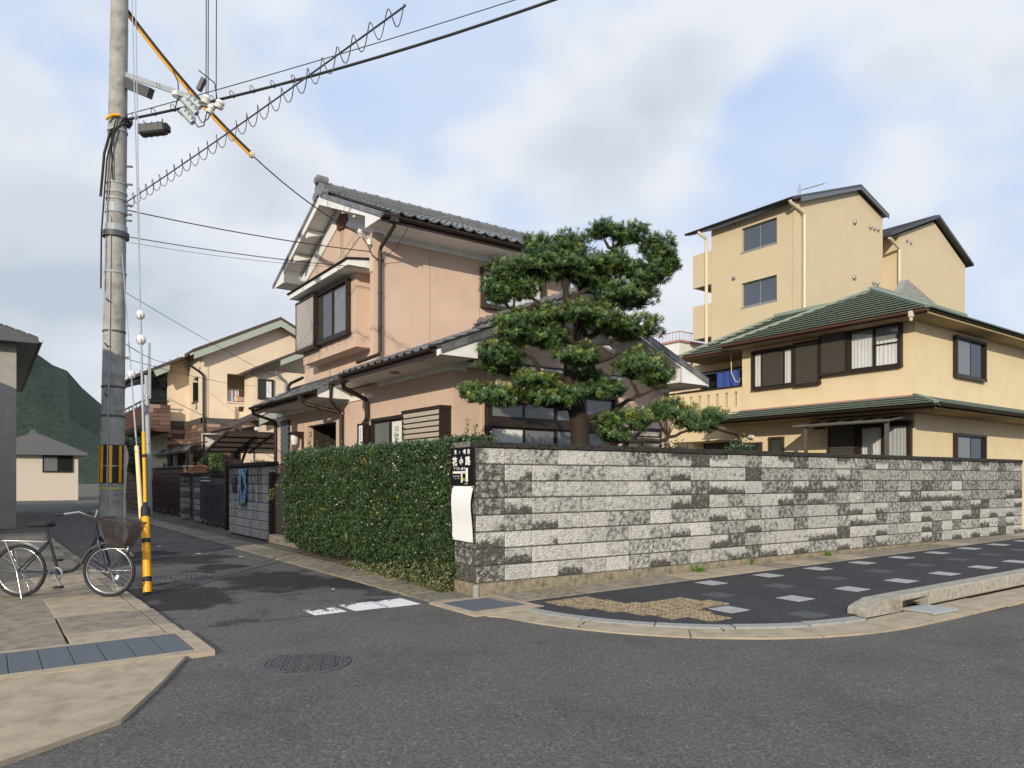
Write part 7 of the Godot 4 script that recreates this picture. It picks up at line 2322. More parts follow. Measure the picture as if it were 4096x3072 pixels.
	part("soffit", MB.new().prism([Vector2(1.9, 6.30), Vector2(5.36, 8.0), Vector2(9.9, 5.78), Vector2(9.9, 5.80), Vector2(5.36, 8.06), Vector2(1.9, 6.37)], Vector3(0, 0, -23.19), Vector3.RIGHT, Vector3.UP, 0.42), mats["slatcream"], rf)
	gutter(rf, Vector3(0.12, 5.53, -31), Vector3(0.12, 5.53, -25.2), mats["brown2"], 0.07)
	var st := MB.new()
	for k in 10:
		st.box(Vector3(0.4 + 0.28 * k, 5.78 + 0.141 * k, -25.5), Vector3(0.03, 0.08, 0.03))
	part("snow_stop", st, mats["steel"], rf)
	part("downpipe", MB.new().tube([Vector3(1.55, 6.15, -23.3), Vector3(1.65, 6.0, -23.3), Vector3(2.30, 5.62, -23.48), Vector3(2.38, 5.5, -23.50), Vector3(2.38, 0.2, -23.50)], 0.05, 0.05, 8), mats["brown2"], o)
	part("rain_head", MB.new().cbox(Vector3(1.55, 6.22, -23.3), Vector3(0.16, 0.14, 0.14), 0.02), mats["slatwhite"], o)
	part("corner_strip", MB.new().span(Vector3(2.42, 3.86, -23.599), Vector3(2.56, 6.35, -23.57)), be, o)
	# bay with its own small gable roof
	var by := part("bay", MB.new().span(Vector3(4.0, 3.86, -23.6), Vector3(6.6, 5.75, -22.15)), be, o)
	var bw := window(o, Vector3(4.10, 4.60, -22.148), Vector3(4.72, 5.40, -22.148), Vector3(0, 0, 1), [[0.5, mats["darkglass"]], [0.5, mats["pane"]]], mats["brown2"], 0.08, 0.05, mats["interior"])
	curtain(bw, Vector3(4.42, 5.34, -22.115), Vector3(4.68, 5.34, -22.115), 0.7, 4, 0.012, mats["curtain"])
	part("bay_roof", MB.new().prism([Vector2(3.72, 5.62), Vector2(6.9, 7.15), Vector2(6.9, 7.25), Vector2(3.72, 5.72)], Vector3(0, 0, -21.75), Vector3.RIGHT, Vector3.UP, 1.9), mats["roofbrown"], by)
	part("bay_verge", MB.new().prism([Vector2(4.9, 5.95), Vector2(6.9, 6.9), Vector2(6.9, 7.14), Vector2(4.9, 6.18)], Vector3(0, 0, -21.77), Vector3.RIGHT, Vector3.UP, 0.05), mats["greenfascia"], by)
	part("bay_soffit", MB.new().prism([Vector2(3.76, 5.60), Vector2(4.9, 6.14), Vector2(4.9, 5.95), Vector2(3.9, 5.52)], Vector3(0, 0, -21.80), Vector3.RIGHT, Vector3.UP, 0.5), mats["brown2"], by)
	part("downpipe", MB.new().tube([Vector3(4.75, 5.72, -21.9), Vector3(4.8, 5.6, -21.95), Vector3(5.15, 5.42, -22.08), Vector3(5.2, 5.3, -22.10), Vector3(5.2, 2.0, -22.10)], 0.05, 0.05, 8), mats["aluminium"], o)
	# balcony with tiled front and slatted side
	var bc := part("balcony", MB.new().span(Vector3(0.52, 3.42, -25.55), Vector3(1.52, 4.46, -25.40)).span(Vector3(0.50, 3.42, -30.4), Vector3(0.62, 4.42, -25.40)).span(Vector3(0.5, 3.36, -30.4), Vector3(1.55, 3.46, -25.41)), mats["brickdark"], o)
	brick_panel(bc, Vector3(0.50, 3.46, -25.398), Vector3.RIGHT, 1.02, 1.0, 4)
	for k in 7:
		part("siding_board", MB.new().cbox(Vector3(0.485, 3.50 + 0.142 * k, -27.9), Vector3(0.03, 0.13, 4.9), 0.006), mats["siding"], bc)
	var rail := MB.new().bar(Vector3(0.55, 4.62, -30.4), Vector3(0.55, 4.62, -25.45), 0.05, 0.05).bar(Vector3(0.55, 4.62, -25.45), Vector3(1.5, 4.62, -25.45), 0.05, 0.05)
	for k in 6:
		rail.box(Vector3(0.55, 4.53, -25.5 - k * 0.95), Vector3(0.03, 0.18, 0.03))
	rail.box(Vector3(1.4, 4.53, -25.45), Vector3(0.03, 0.18, 0.03))
	part("handrail", rail, mats["brown"], bc)
	part("balcony_door", MB.new().span(Vector3(1.48, 3.5, -29.5), Vector3(1.515, 5.5, -26.1)).span(Vector3(0.8, 4.4, -26.0), Vector3(1.25, 5.5, -25.95)), mats["darkglass"], bc)
	var cv := MB.new()
	for k in 6:
		var t0 := k / 6.0
		var t1 := (k + 1) / 6.0
		var p0 := Vector2(1.50 - 1.5 * t0, 5.80 - 0.55 * t0 * t0)
		var p1 := Vector2(1.50 - 1.5 * t1, 5.80 - 0.55 * t1 * t1)
		cv.quad(Vector3(p1.x, p1.y, -25.4), Vector3(p0.x, p0.y, -25.4), Vector3(p0.x, p0.y, -30), Vector3(p1.x, p1.y, -30))
		cv.quad(Vector3(p0.x, p0.y - 0.04, -25.4), Vector3(p0.x, p0.y, -25.4), Vector3(p1.x, p1.y, -25.4), Vector3(p1.x, p1.y - 0.04, -25.4))
	part("balcony_canopy", cv, plain("greycanopy", Color(0.10, 0.105, 0.10), 0.4), bc)
	# laundry in the opening
	var la := thing("laundry", "row of small coloured towels hung in the opening of the beige house", "laundry", Vector3(3.9, 4.6, -23.7))
	var cols := [Color(0.55, 0.56, 0.62), Color(0.6, 0.28, 0.08), Color(0.4, 0.33, 0.42), Color(0.62, 0.26, 0.18), Color(0.25, 0.55, 0.62), Color(0.7, 0.66, 0.4)]
	for k in 6:
		curtain(la, Vector3(3.62 + 0.12 * k, 4.80, -23.72), Vector3(3.73 + 0.12 * k, 4.80, -23.72), 0.18, 1, 0.01, plain("towel%d" % k, cols[k], 0.9), "towel")
	curtain(la, Vector3(3.66, 5.10, -23.8), Vector3(3.82, 5.10, -23.8), 0.28, 1, 0.02, plain("towel6", Color(0.62, 0.5, 0.5), 0.9), "towel")
	part("rail", MB.new().tube([Vector3(3.34, 5.10, -23.75), Vector3(4.34, 5.08, -23.75)], 0.012).tube([Vector3(3.6, 4.81, -23.72), Vector3(4.34, 4.81, -23.72)], 0.008), mats["steel"], la)
	part("panel", MB.new().span(Vector3(3.32, 4.6, -23.79), Vector3(3.60, 5.06, -23.77)), plain("milkpanel", Color(0.42, 0.44, 0.46), 0.4), la)
	# small entry roof nearer the lane
	var er := thing("entry_canopy_roof", "brown tiled entry roof with pale verge left of the plaster house", "roof", Vector3(2.5, 0, -17))
	var ert := part("roof", MB.new().prism([Vector2(1.75, 2.98), Vector2(4.4, 4.30), Vector2(4.4, 4.40), Vector2(1.75, 3.06)], Vector3(0, 0, -17.0), Vector3.RIGHT, Vector3.UP, 2.6), mats["roofbrown"], er)
	for k in 11:
		part("roof_course", MB.new().bar(Vector3(1.80 + 0.24 * k, 3.10 + 0.1205 * k, -17.02), Vector3(1.80 + 0.24 * k, 3.10 + 0.1205 * k, -19.58), 0.23, 0.02, Vector3(-0.45, 0.9, 0)), mats["roofbrown"], ert)
	part("verge_board", MB.new().prism([Vector2(2.62, 3.17), Vector2(4.4, 4.06), Vector2(4.4, 4.29), Vector2(2.62, 3.40)], Vector3(0, 0, -16.97), Vector3.RIGHT, Vector3.UP, 0.05), mats["greenfascia"], er)
	part("gutter_pipe", MB.new().bar(Vector3(2.55, 3.46, -16.96), Vector3(4.4, 4.38, -16.96), 0.07, 0.05).cbox(Vector3(2.52, 3.04, -16.95), Vector3(0.14, 0.12, 0.1), 0.02), mats["slatwhite"], er)
	part("wall", MB.new().span(Vector3(2.7, 0, -19.4), Vector3(4.6, 3.2, -17.3)), be, er)
	part("post", MB.new().box(Vector3(2.0, 1.5, -17.2), Vector3(0.12, 3.0, 0.12)), mats["brown2"], er)


# ---------------------------------------------------------------- gates, walls and canopies along the lane
func lane_side() -> void:
	# block gate pillar with its stains
	var o := thing("gate_wall", "grey block gate wall with dark coping and rain streaks beside the hedge end", "wall", Vector3(0.5, 0, -10.7))
	var streak := []
	for k in 4:
		var im := Image.create(288, 32, false, Image.FORMAT_RGB8)
		var f := noise(0.09, 4, FastNoiseLite.TYPE_SIMPLEX_SMOOTH, 300 + k)
		for y in 32:
			for x in 288:
				var s := f.get_noise_2d(x * 1.3, y * 0.10 + k * 40) + 0.35 * f.get_noise_2d(x * 3.0, y * 2.0)
				var c := Color(0.52, 0.51, 0.485).lerp(Color(0.10, 0.097, 0.088), smoothstep(0.05 - 0.05 * (3 - k) + 0.02 * k, 0.40, s + [0.32, 0.16, 0.0, -0.12][k]))
				im.set_pixel(x, y, c.linear_to_srgb())
		streak.append(image_mat("streak%d" % k, im, 0.95))
	for r in 8:
		var y := 0.02 + 0.208 * (7 - r)
		var kind := 0 if r < 2 else 1 if r < 4 else 2 if r < 6 else 3
		part("block", MB.new().cbox(Vector3(0.53, y + 0.104, -9.32), Vector3(0.39, 0.194, 0.20), 0.010, Basis(Vector3.UP, -PI / 2)), streak[mini(kind + 1, 3)], o)
		part("block", MB.new().cbox(Vector3(0.52, y + 0.104, -10.895), Vector3(2.75, 0.194, 0.18), 0.010, Basis(Vector3.UP, -PI / 2)), streak[kind], o)
	part("mortar", MB.new().span(Vector3(0.46, 0, -12.26), Vector3(0.60, 1.69, -9.14)), mats["mortar"], o)
	part("coping", MB.new().cbox(Vector3(0.52, 1.735, -10.7), Vector3(0.30, 0.095, 3.26), 0.015), mats["coping"], o)
	var ic := part("intercom", MB.new().cbox(Vector3(0.415, 1.255, -11.72), Vector3(0.03, 0.40, 0.36), 0.006), mats["brown2"], o)
	part("screen", MB.new().span(Vector3(0.396, 1.30, -11.80), Vector3(0.402, 1.40, -11.66)), mats["frost"], ic)
	part("name_plate", MB.new().span(Vector3(0.396, 1.415, -11.83), Vector3(0.402, 1.435, -11.66)), mats["steel"], ic)
	var bn := thing("banner_poster", "narrow blue cloth banner with a dark figure fixed to the gate wall", "banner", Vector3(0.40, 0.75, -10.93))
	var im := Image.create(64, 96, false, Image.FORMAT_RGB8)
	var bf := noise(0.05, 3, FastNoiseLite.TYPE_SIMPLEX_SMOOTH, 310)
	for y in 96:
		for x in 64:
			var k := bf.get_noise_2d(x * 1.6, y)
			var c := Color(0.62, 0.76, 0.84).lerp(Color(0.30, 0.52, 0.66), smoothstep(-0.1, 0.3, k))
			if y > 62:
				c = Color(0.06, 0.30, 0.52).lerp(Color(0.18, 0.45, 0.62), smoothstep(-0.2, 0.3, k))
			im.set_pixel(x, y, c)
	stroke(im, [Vector2(30, 16), Vector2(30, 19)], 4.0, Color(0.20, 0.22, 0.30))
	stroke(im, [Vector2(29, 26), Vector2(28, 60)], 9.0, Color(0.08, 0.13, 0.27))
	stroke(im, [Vector2(38, 30), Vector2(44, 54)], 4.0, Color(0.09, 0.14, 0.28))
	stroke(im, [Vector2(22, 30), Vector2(14, 52)], 4.0, Color(0.09, 0.14, 0.28))
	stroke(im, [Vector2(42, 5), Vector2(56, 5)], 2.0, Color(0.05, 0.30, 0.50))
	for r in 3:
		for k in 4:
			glyph(im, [KISSA, SHO, MICHI, HE][(r + k) % 4], Vector2(10 + k * 12, 63 + r * 8), 7.0, 0.7, Color(0.86, 0.92, 0.95))
	stroke(im, [Vector2(14, 90), Vector2(50, 86)], 2.5, Color(0.62, 0.72, 0.45))
	var bm := MB.new()
	for i in 10:
		var y0 := 1.64 - 0.089 * i
		var y1 := y0 - 0.089
		var o0 := 0.015 * sin(i * 0.8)
		var o1 := 0.015 * sin((i + 1) * 0.8)
		var w0 := 0.01 * sin(i * 1.7)
		var w1 := 0.01 * sin((i + 1) * 1.7)
		var st := bm.t.size()
		bm.quad(Vector3(0.392 - o1 * 0.6, y1, -11.22 + w1), Vector3(0.392 - o1 * 0.6, y1, -10.64 + w1), Vector3(0.392 - o0 * 0.6, y0, -10.64 + w0), Vector3(0.392 - o0 * 0.6, y0, -11.22 + w0))
		for j in range(st, bm.t.size()):
			bm.t[j].y = (bm.t[j].y + i) / 10.0
	part("cloth", bm, image_mat("bannerprint", im, 0.6), bn)
	# dark side gate between gate wall and hedge
	var sg := thing("side_gate", "dark brown panel gate between the block gate wall and the hedge", "gate", Vector3(0.52, 0, -8.2))
	part("post", MB.new().cbox(Vector3(0.50, 0.80, -9.02), Vector3(0.11, 1.48, 0.14), 0.01), mats["brown"], sg)
	part("post_cap", MB.new().cbox(Vector3(0.50, 1.56, -9.02), Vector3(0.12, 0.03, 0.15), 0.008), mats["kerbgrey"], sg)
	part("panel", MB.new().span(Vector3(0.54, 0.22, -8.93), Vector3(0.57, 1.50, -6.9)), plain("gatepanel", Color(0.045, 0.042, 0.042), 0.4), sg)
	part("handle", MB.new().bar(Vector3(0.51, 0.85, -8.80), Vector3(0.51, 0.85, -8.60), 0.02, 0.03), mats["steel"], sg)
	part("step", MB.new().cbox(Vector3(0.50, 0.09, -7.95), Vector3(0.30, 0.18, 1.9), 0.01), mats["concrete3"], sg)
	var ft := thing("bamboo_screen", "brown slatted screen above the side gate behind the gate wall", "fence", Vector3(1.0, 0, -9.6))
	for k in 7:
		part("slat", MB.new().box(Vector3(1.02, 1.52 + 0.036 * k, -9.7), Vector3(0.02, 0.028, 1.6)), mats["lattice"], ft)
	part("rail", MB.new().tube([Vector3(0.75, 1.66, -10.2), Vector3(0.75, 1.66, -8.6)], 0.012), mats["steel"], ft)
	# carport roof
	var cp := thing("carport", "brown translucent carport roof on a ribbed frame behind the gate wall", "carport", Vector3(1.2, 0, -15.0))
	var carport_m := plain("carportpanel", Color(0.17, 0.14, 0.115), 0.5)
	carport_m.backlight_enabled = true
	carport_m.backlight = Color(0.38, 0.33, 0.28)
	var cy := func(z: float) -> float: return 2.69 + (z + 13.5) * 0.196
	for i in 3:
		for j in 4:
			var z0 := -13.5 - 0.6 * j
			var u0 := 0.70 + 1.3 * i
			var pb := MB.new()
			pb.quad(Vector3(u0 + 0.03, cy.call(z0) + 0.03, z0), Vector3(u0 + 1.27, cy.call(z0) + 0.03, z0), Vector3(u0 + 1.27, cy.call(z0 - 0.6) + 0.03, z0 - 0.6), Vector3(u0 + 0.03, cy.call(z0 - 0.6) + 0.03, z0 - 0.6))
			part("panel", pb, carport_m, cp)
	for j in 5:
		var z0 := -13.5 - 0.6 * j
		part("purlin", MB.new().box(Vector3(2.65, cy.call(z0), z0), Vector3(3.95, 0.045, 0.05)), mats["brown2"], cp)
	for i in 4:
		var u0 := 0.70 + 1.3 * i
		part("rafter", MB.new().bar(Vector3(u0, cy.call(-13.45), -13.45), Vector3(u0, cy.call(-15.95), -15.95), 0.05, 0.07), mats["brown2"], cp)
	part("main_beam", MB.new().bar(Vector3(1.55, cy.call(-13.8) - 0.08, -13.8), Vector3(1.55, cy.call(-15.9) - 0.08, -15.9), 0.10, 0.12), mats["brown2"], cp)
	part("post", MB.new().box(Vector3(1.55, 1.05, -15.7), Vector3(0.13, 2.1, 0.13)).bar(Vector3(1.55, 1.55, -15.6), Vector3(1.55, 2.35, -14.6), 0.06, 0.07), mats["brown2"], cp)
	part("post", MB.new().box(Vector3(3.6, 1.05, -15.7), Vector3(0.13, 2.1, 0.13)), mats["brown2"], cp)
	# wall with the arrow sign, folding gate in front
	var dw := thing("dark_boundary_wall", "low dark boundary wall with heavy coping behind the folding gate", "wall", Vector3(0.95, 0, -16.3))
	part("wall", MB.new().span(Vector3(0.92, 0, -18.2), Vector3(1.06, 1.47, -14.5)), mats["mossblock"], dw)
	part("coping", MB.new().cbox(Vector3(0.98, 1.515, -16.35), Vector3(0.26, 0.09, 3.7), 0.012), mats["coping"], dw)
	var ar := thing("arrow_sign", "small white sign with a black arrow pointing left on the dark boundary wall", "sign", Vector3(0.89, 1.4, -17.0))
	var ai := Image.create(160, 40, false, Image.FORMAT_RGB8)
	ai.fill(Color(0.93, 0.93, 0.93))
	for x in 160:
		for y in 40:
			var dy := absf(y - 19.5)
			if (x > 8 and x < 48 and dy < (x - 8) * 0.46) or (x >= 48 and dy < 11.5):
				ai.set_pixel(x, y, Color(0.03, 0.03, 0.035))
	for k in 5:
		glyph(ai, [HANA, TO, KISSA, CHA, SU][k], Vector2(60 + k * 18, 10), 7.0, 0.6, Color(0.9, 0.9, 0.9))
	for k in 3:
		glyph(ai, [HANA, SHO, MICHI][k], Vector2(76 + k * 26, 19), 9.0, 0.8, Color(0.95, 0.95, 0.95))
	var aq := MB.new()
	aq.quad(Vector3(0.878, 1.325, -17.85), Vector3(0.878, 1.325, -16.18), Vector3(0.878, 1.475, -16.18), Vector3(0.878, 1.475, -17.85))
	part("print", aq, image_mat("arrowprint", ai), ar)
	part("board", MB.new().span(Vector3(0.880, 1.322, -17.855), Vector3(0.90, 1.478, -16.175)), mats["paper"], ar)
	folding_gate("black folding gate of close upright bars between the grey block pillars", 0.75, -16.66, -13.9, 0.07, 1.26, 26, mats["iron"])
	folding_gate("brown folding gate with rusty bars farther up the lane", 1.05, -27.0, -21.1, 0.10, 1.36, 44, plain("rustbar", Color(0.075, 0.042, 0.03), 0.6))
	var gp := thing("gate_post", "dark post at the right end of the black folding gate", "post", Vector3(0.78, 0, -13.4))
	part("post", MB.new().cbox(Vector3(0.72, 0.95, -13.55), Vector3(0.14, 1.9, 0.16), 0.01), mats["brown"], gp)
	part("stake", MB.new().box(Vector3(0.74, 1.1, -13.85), Vector3(0.05, 1.45, 0.07)), mats["creampipe"], gp)
	for q in [[-17.77, 0.47, "grey block gate pillar left of the black folding gate"], [-20.03, 0.33, "narrow grey block pillar right of the brown folding gate"]]:
		var pl := thing("block_pillar", q[2], "pillar", Vector3(0.95, 0, q[0]))
		for r in 8:
			part("block", MB.new().cbox(Vector3(0.98, 0.10 + 0.186 * r, q[0]), Vector3(0.24, 0.170, q[1] * (1.9 if q[1] > 0.4 else 1.5)), 0.02), mats[["kerbgrey", "mossblock", "kerbgrey"][r % 3]] if r < 6 else mats["mossblock"], pl)
		part("core", MB.new().span(Vector3(0.93, 0, q[0] - q[1] * 0.55), Vector3(1.05, 1.5, q[0] + q[1] * 0.55)), mats["mossblock"], pl)
		part("cap", MB.new().cbox(Vector3(0.98, 1.56, q[0]), Vector3(0.28, 0.08, q[1] * 2.0), 0.01), mats["coping"], pl)
	var rw := thing("recess_wall", "dark recessed wall with a letterbox between the two grey block pillars", "wall", Vector3(1.2, 0, -19))
	part("wall", MB.new().span(Vector3(1.15, 0, -19.9), Vector3(1.25, 1.5, -18.0)), mats["mossblock"], rw)
	part("letterbox", MB.new().cbox(Vector3(1.12, 1.30, -18.9), Vector3(0.06, 0.20, 0.24), 0.01), mats["creampipe"], rw)
	# tiled garden wall above the brown gate
	var tw := thing("garden_wall", "brown block garden wall rising behind the brown folding gate", "wall", Vector3(1.5, 0, -25))
	for r in 9:
		for c in 15:
			part("block", MB.new().cbox(Vector3(1.45, 0.11 + 0.20 * r, -21.7 - 0.47 * c), Vector3(0.14, 0.185, 0.455), 0.012), mats[["brickdark", "brickdark", "brickmid"][(r * 7 + c * 3) % 3]], tw)
	part("mortar", MB.new().span(Vector3(1.41, 0, -28.5), Vector3(1.50, 1.82, -21.5)), mats["concrete3"], tw)
	part("coping", MB.new().cbox(Vector3(1.46, 1.87, -25.0), Vector3(0.24, 0.08, 7.1), 0.012), mats["mossblock"], tw)
	var fw := thing("far_wall", "reddish brown block wall at the far end of the lane", "wall", Vector3(0.9, 0, -33))
	for r in 8:
		for c in 18:
			part("block", MB.new().cbox(Vector3(0.9, 0.12 + 0.22 * r, -28.8 - 0.6 * c), Vector3(0.16, 0.205, 0.585), 0.012), mats[["brickmid", "brickdark", "brickmid", "siding"][(r * 5 + c * 3) % 4]], fw)
	# lattice arch panel and plants
	var lt := thing("lattice_panel", "arched brown lattice panel standing above the grey pillar coping", "trellis", Vector3(1.3, 1.5, -19.3))
	var fr := []
	for k in 13:
		var t := k / 12.0
		fr.append(Vector3(1.3, 1.60 + 0.26 * sin(PI * t), -21.6 + 4.5 * t))
	part("frame", MB.new().tube(fr, 0.035, 0.035, 6).tube([Vector3(1.3, 1.58, -21.6), Vector3(1.3, 1.58, -17.1)], 0.035, 0.035, 6), mats["lattice"], lt)
	for k in 26:
		var z := -21.5 + 4.3 * k / 25.0
		var top := 1.60 + 0.26 * sin(PI * clampf((z + 21.6) / 4.5, 0, 1))
		if top - 1.6 > 0.05:
			part("lath", MB.new().bar(Vector3(1.30, 1.58, z), Vector3(1.30, top, minf(z + (top - 1.58), -17.2)), 0.012, 0.035), mats["lattice"], lt)
			part("lath", MB.new().bar(Vector3(1.315, 1.58, z), Vector3(1.315, top, maxf(z - (top - 1.58), -21.5)), 0.012, 0.035), mats["lattice"], lt)
	shrub("planter_shrub", "dark clipped shrub spilling over the lattice panel beside the gate", Vector3(1.25, 1.50, -17.0), Vector3(0.25, 0.18, 0.7), Color(0.035, 0.06, 0.025), 260, 0.05)
	shrub("planter_shrub", "round dark conifer in front of the brick tile wall above the lattice", Vector3(2.0, 1.7, -21.3), Vector3(0.3, 0.33, 0.35), Color(0.025, 0.045, 0.02), 300, 0.05)
	shrub("planter_shrub", "bright green climbing plant beside the carport post", Vector3(1.7, 1.6, -18.8), Vector3(0.22, 0.45, 0.3), Color(0.09, 0.16, 0.04), 260, 0.06)
	shrub("planter_shrub", "reddish green creepers massed on the beige house wall behind the pots", Vector3(2.2, 1.75, -22.9), Vector3(0.35, 0.35, 1.6), Color(0.11, 0.085, 0.03), 520, 0.06)
	shrub("planter_shrub", "leafy green bush at the garden wall left of the flower pots", Vector3(1.7, 1.75, -26.4), Vector3(0.3, 0.22, 0.6), Color(0.07, 0.10, 0.03), 240, 0.06)
	shrub("planter_shrub", "tall dark garden tree behind the far lane wall beside the pole", Vector3(1.2, 0.6, -35.0), Vector3(1.2, 1.8, 2.4), Color(0.035, 0.06, 0.02), 1200, 0.11)
	shrub("planter_shrub", "fern-like plants hanging over the far brown wall", Vector3(0.85, 1.55, -29.5), Vector3(0.35, 0.35, 0.9), Color(0.06, 0.09, 0.025), 420, 0.07)
	shrub("planter_shrub", "pale yellowish bush above the gate wall coping by the house entry", Vector3(1.3, 1.55, -12.6), Vector3(0.25, 0.18, 0.9), Color(0.12, 0.11, 0.04), 240, 0.05)
	for q in [[2.05, 2.0, -24.6, mats["porcelain"], "white hanging flower pot left of the downpipe on the brick tile wall"], [2.05, 1.95, -23.2, plain("potred", Color(0.55, 0.06, 0.05), 0.4), "white and red hanging flower pot beside the grey canopy post"]]:
		var at := Vector3(q[0], q[1], q[2])
		var pt := thing("flower_pot", q[4], "flower pot", at)
		part("pot", MB.new().lathe([Vector2(0.0, -0.12), Vector2(0.11, -0.12), Vector2(0.17, 0.09), Vector2(0.185, 0.09), Vector2(0.18, 0.13), Vector2(0.0, 0.10)], at, 14), mats["porcelain"], pt)
		part("band", MB.new().lathe([Vector2(0.137, -0.06), Vector2(0.160, 0.03)], at + Vector3(0, 0, 0), 14), q[3], pt)
		var xf := []
		var cols := []
		for k in 60:
			xf.append(Transform3D(Basis(Vector3.UP, rng.randf() * TAU), at + Vector3(rng.randf_range(-0.2, 0.2), 0.12 + rng.randf() * 0.2, rng.randf_range(-0.2, 0.2))))
			cols.append(Color(0.09, 0.11, 0.03) * rng.randf_range(0.6, 1.3))
		scatter("leaves", leaf_cluster(5, 0.05, 0.07, 0.04, 51), leaf_mat("shrubleaf", 0.45, 0.5), pt, xf, cols)
	# curved bronze canopy in front of the brick tiles
	var cn := thing("curved_canopy", "curved bronze plastic canopy on grey posts before the brown tile wall", "canopy", Vector3(1.2, 0, -24))
	for i in 4:
		var z0 := -28.4 + 1.75 * i
		var pb := MB.new()
		for k in 6:
			var a0 := 0.15 + k * 0.2
			var a1 := a0 + 0.2
			var p0 := Vector2(2.30 - cos(a0 - 0.15) * 1.0 + 0.1, 2.42 + sin(a0) * 0.36)
			var p1 := Vector2(2.30 - cos(a1 - 0.15) * 1.0 + 0.1, 2.42 + sin(a1) * 0.36)
			pb.quad(Vector3(p0.x, p0.y, z0), Vector3(p0.x, p0.y, z0 + 1.73), Vector3(p1.x, p1.y, z0 + 1.73), Vector3(p1.x, p1.y, z0))
		part("panel", pb, plain("bronzepanel", Color(0.17, 0.135, 0.11), 0.4), cn)
		var rb := []
		for k in 7:
			var a0 := 0.15 + k * 0.2
			rb.append(Vector3(2.30 - cos(a0 - 0.15) * 1.0 + 0.1, 2.435 + sin(a0) * 0.36, z0 + 1.74))
		part("rib", MB.new().tube(rb, 0.03, 0.03, 6), mats["brown2"], cn)
	part("front_beam", MB.new().bar(Vector3(1.40, 2.44, -28.4), Vector3(1.40, 2.44, -21.4), 0.08, 0.09), mats["brown2"], cn)
	part("post", MB.new().box(Vector3(1.42, 1.22, -24.9), Vector3(0.09, 2.44, 0.09)), mats["brown2"], cn)
	part("post", MB.new().box(Vector3(1.55, 1.22, -24.6), Vector3(0.14, 2.3, 0.14)), mats["aluminium"], cn)
	part("post", MB.new().box(Vector3(1.45, 1.22, -21.6), Vector3(0.2, 2.44, 0.2)), mats["brown2"], cn)
	# house closing the end of the lane, hidden side houses, hills
	simple_house("end_house", "small grey-roofed house closing the far end of the lane", Vector3(-2.2, 0, -52), Vector3(5.0, 3.0, 6.0), mats["slatcream"], mats["kawara"], 1.3, true)
	simple_house("left_house", "plain grey plaster house on the left of the lane behind the pole", Vector3(-9.2, 0, -24), Vector3(10.5, 5.2, 13.0), surf("greyplaster", Color(0.36, 0.345, 0.31), 0.93, 3.0, 0.10, 0.01), mats["kawara3"], 1.8, true)
	simple_house("near_left_house", "plain house left of the lane outside the view that shades the lane", Vector3(-10.5, 0, -9.2), Vector3(8.0, 4.7, 13.0), mats["slatcream"], mats["kawara3"], 1.6, false)
	hills()


func folding_gate(label: String, u: float, z0: float, z1: float, y0: float, y1: float, n: int, m: Material) -> void:
	var o := thing("folding_gate", label, "gate", Vector3(u, 0, (z0 + z1) * 0.5))
	var bar := MB.new().box(Vector3.ZERO, Vector3(0.025, y1 - y0 - 0.1, 0.03)).mesh()
	for k in n + 1:
		var z := lerpf(z0, z1, float(k) / n)
		piece("bar", bar, m, o, Vector3(u + (0.03 if k % 2 else -0.03), (y0 + y1) * 0.5 + 0.05, z) - origin_of(o))
	for k in n:
		var za := lerpf(z0, z1, float(k) / n)
		var zb := lerpf(z0, z1, float(k + 1) / n)
		for s in 2:
			var ya := y0 + 0.25 + s * 0.5
			var x0 := u + 0.015
			part("cross_link", MB.new().bar(Vector3(x0, ya, za), Vector3(x0, ya + 0.42, zb), 0.006, 0.02).bar(Vector3(u - 0.015, ya + 0.42, za), Vector3(u - 0.015, ya, zb), 0.006, 0.02), m, o)
	for k in 5:
		var z := lerpf(z0 + 0.2, z1 - 0.2, k / 4.0)
		part("caster", MB.new().lathe([Vector2(0.0, -0.02), Vector2(0.045, -0.02), Vector2(0.045, 0.02), Vector2(0.0, 0.02)], Vector3(u, 0.065, z), 12, Vector3(1, 0, 0.3).normalized()), mats["rubber"], o)
		part("caster_fork", MB.new().bar(Vector3(u, 0.06, z), Vector3(u, y0 + 0.1, z), 0.05, 0.02, Vector3.RIGHT), mats["steel"], o)


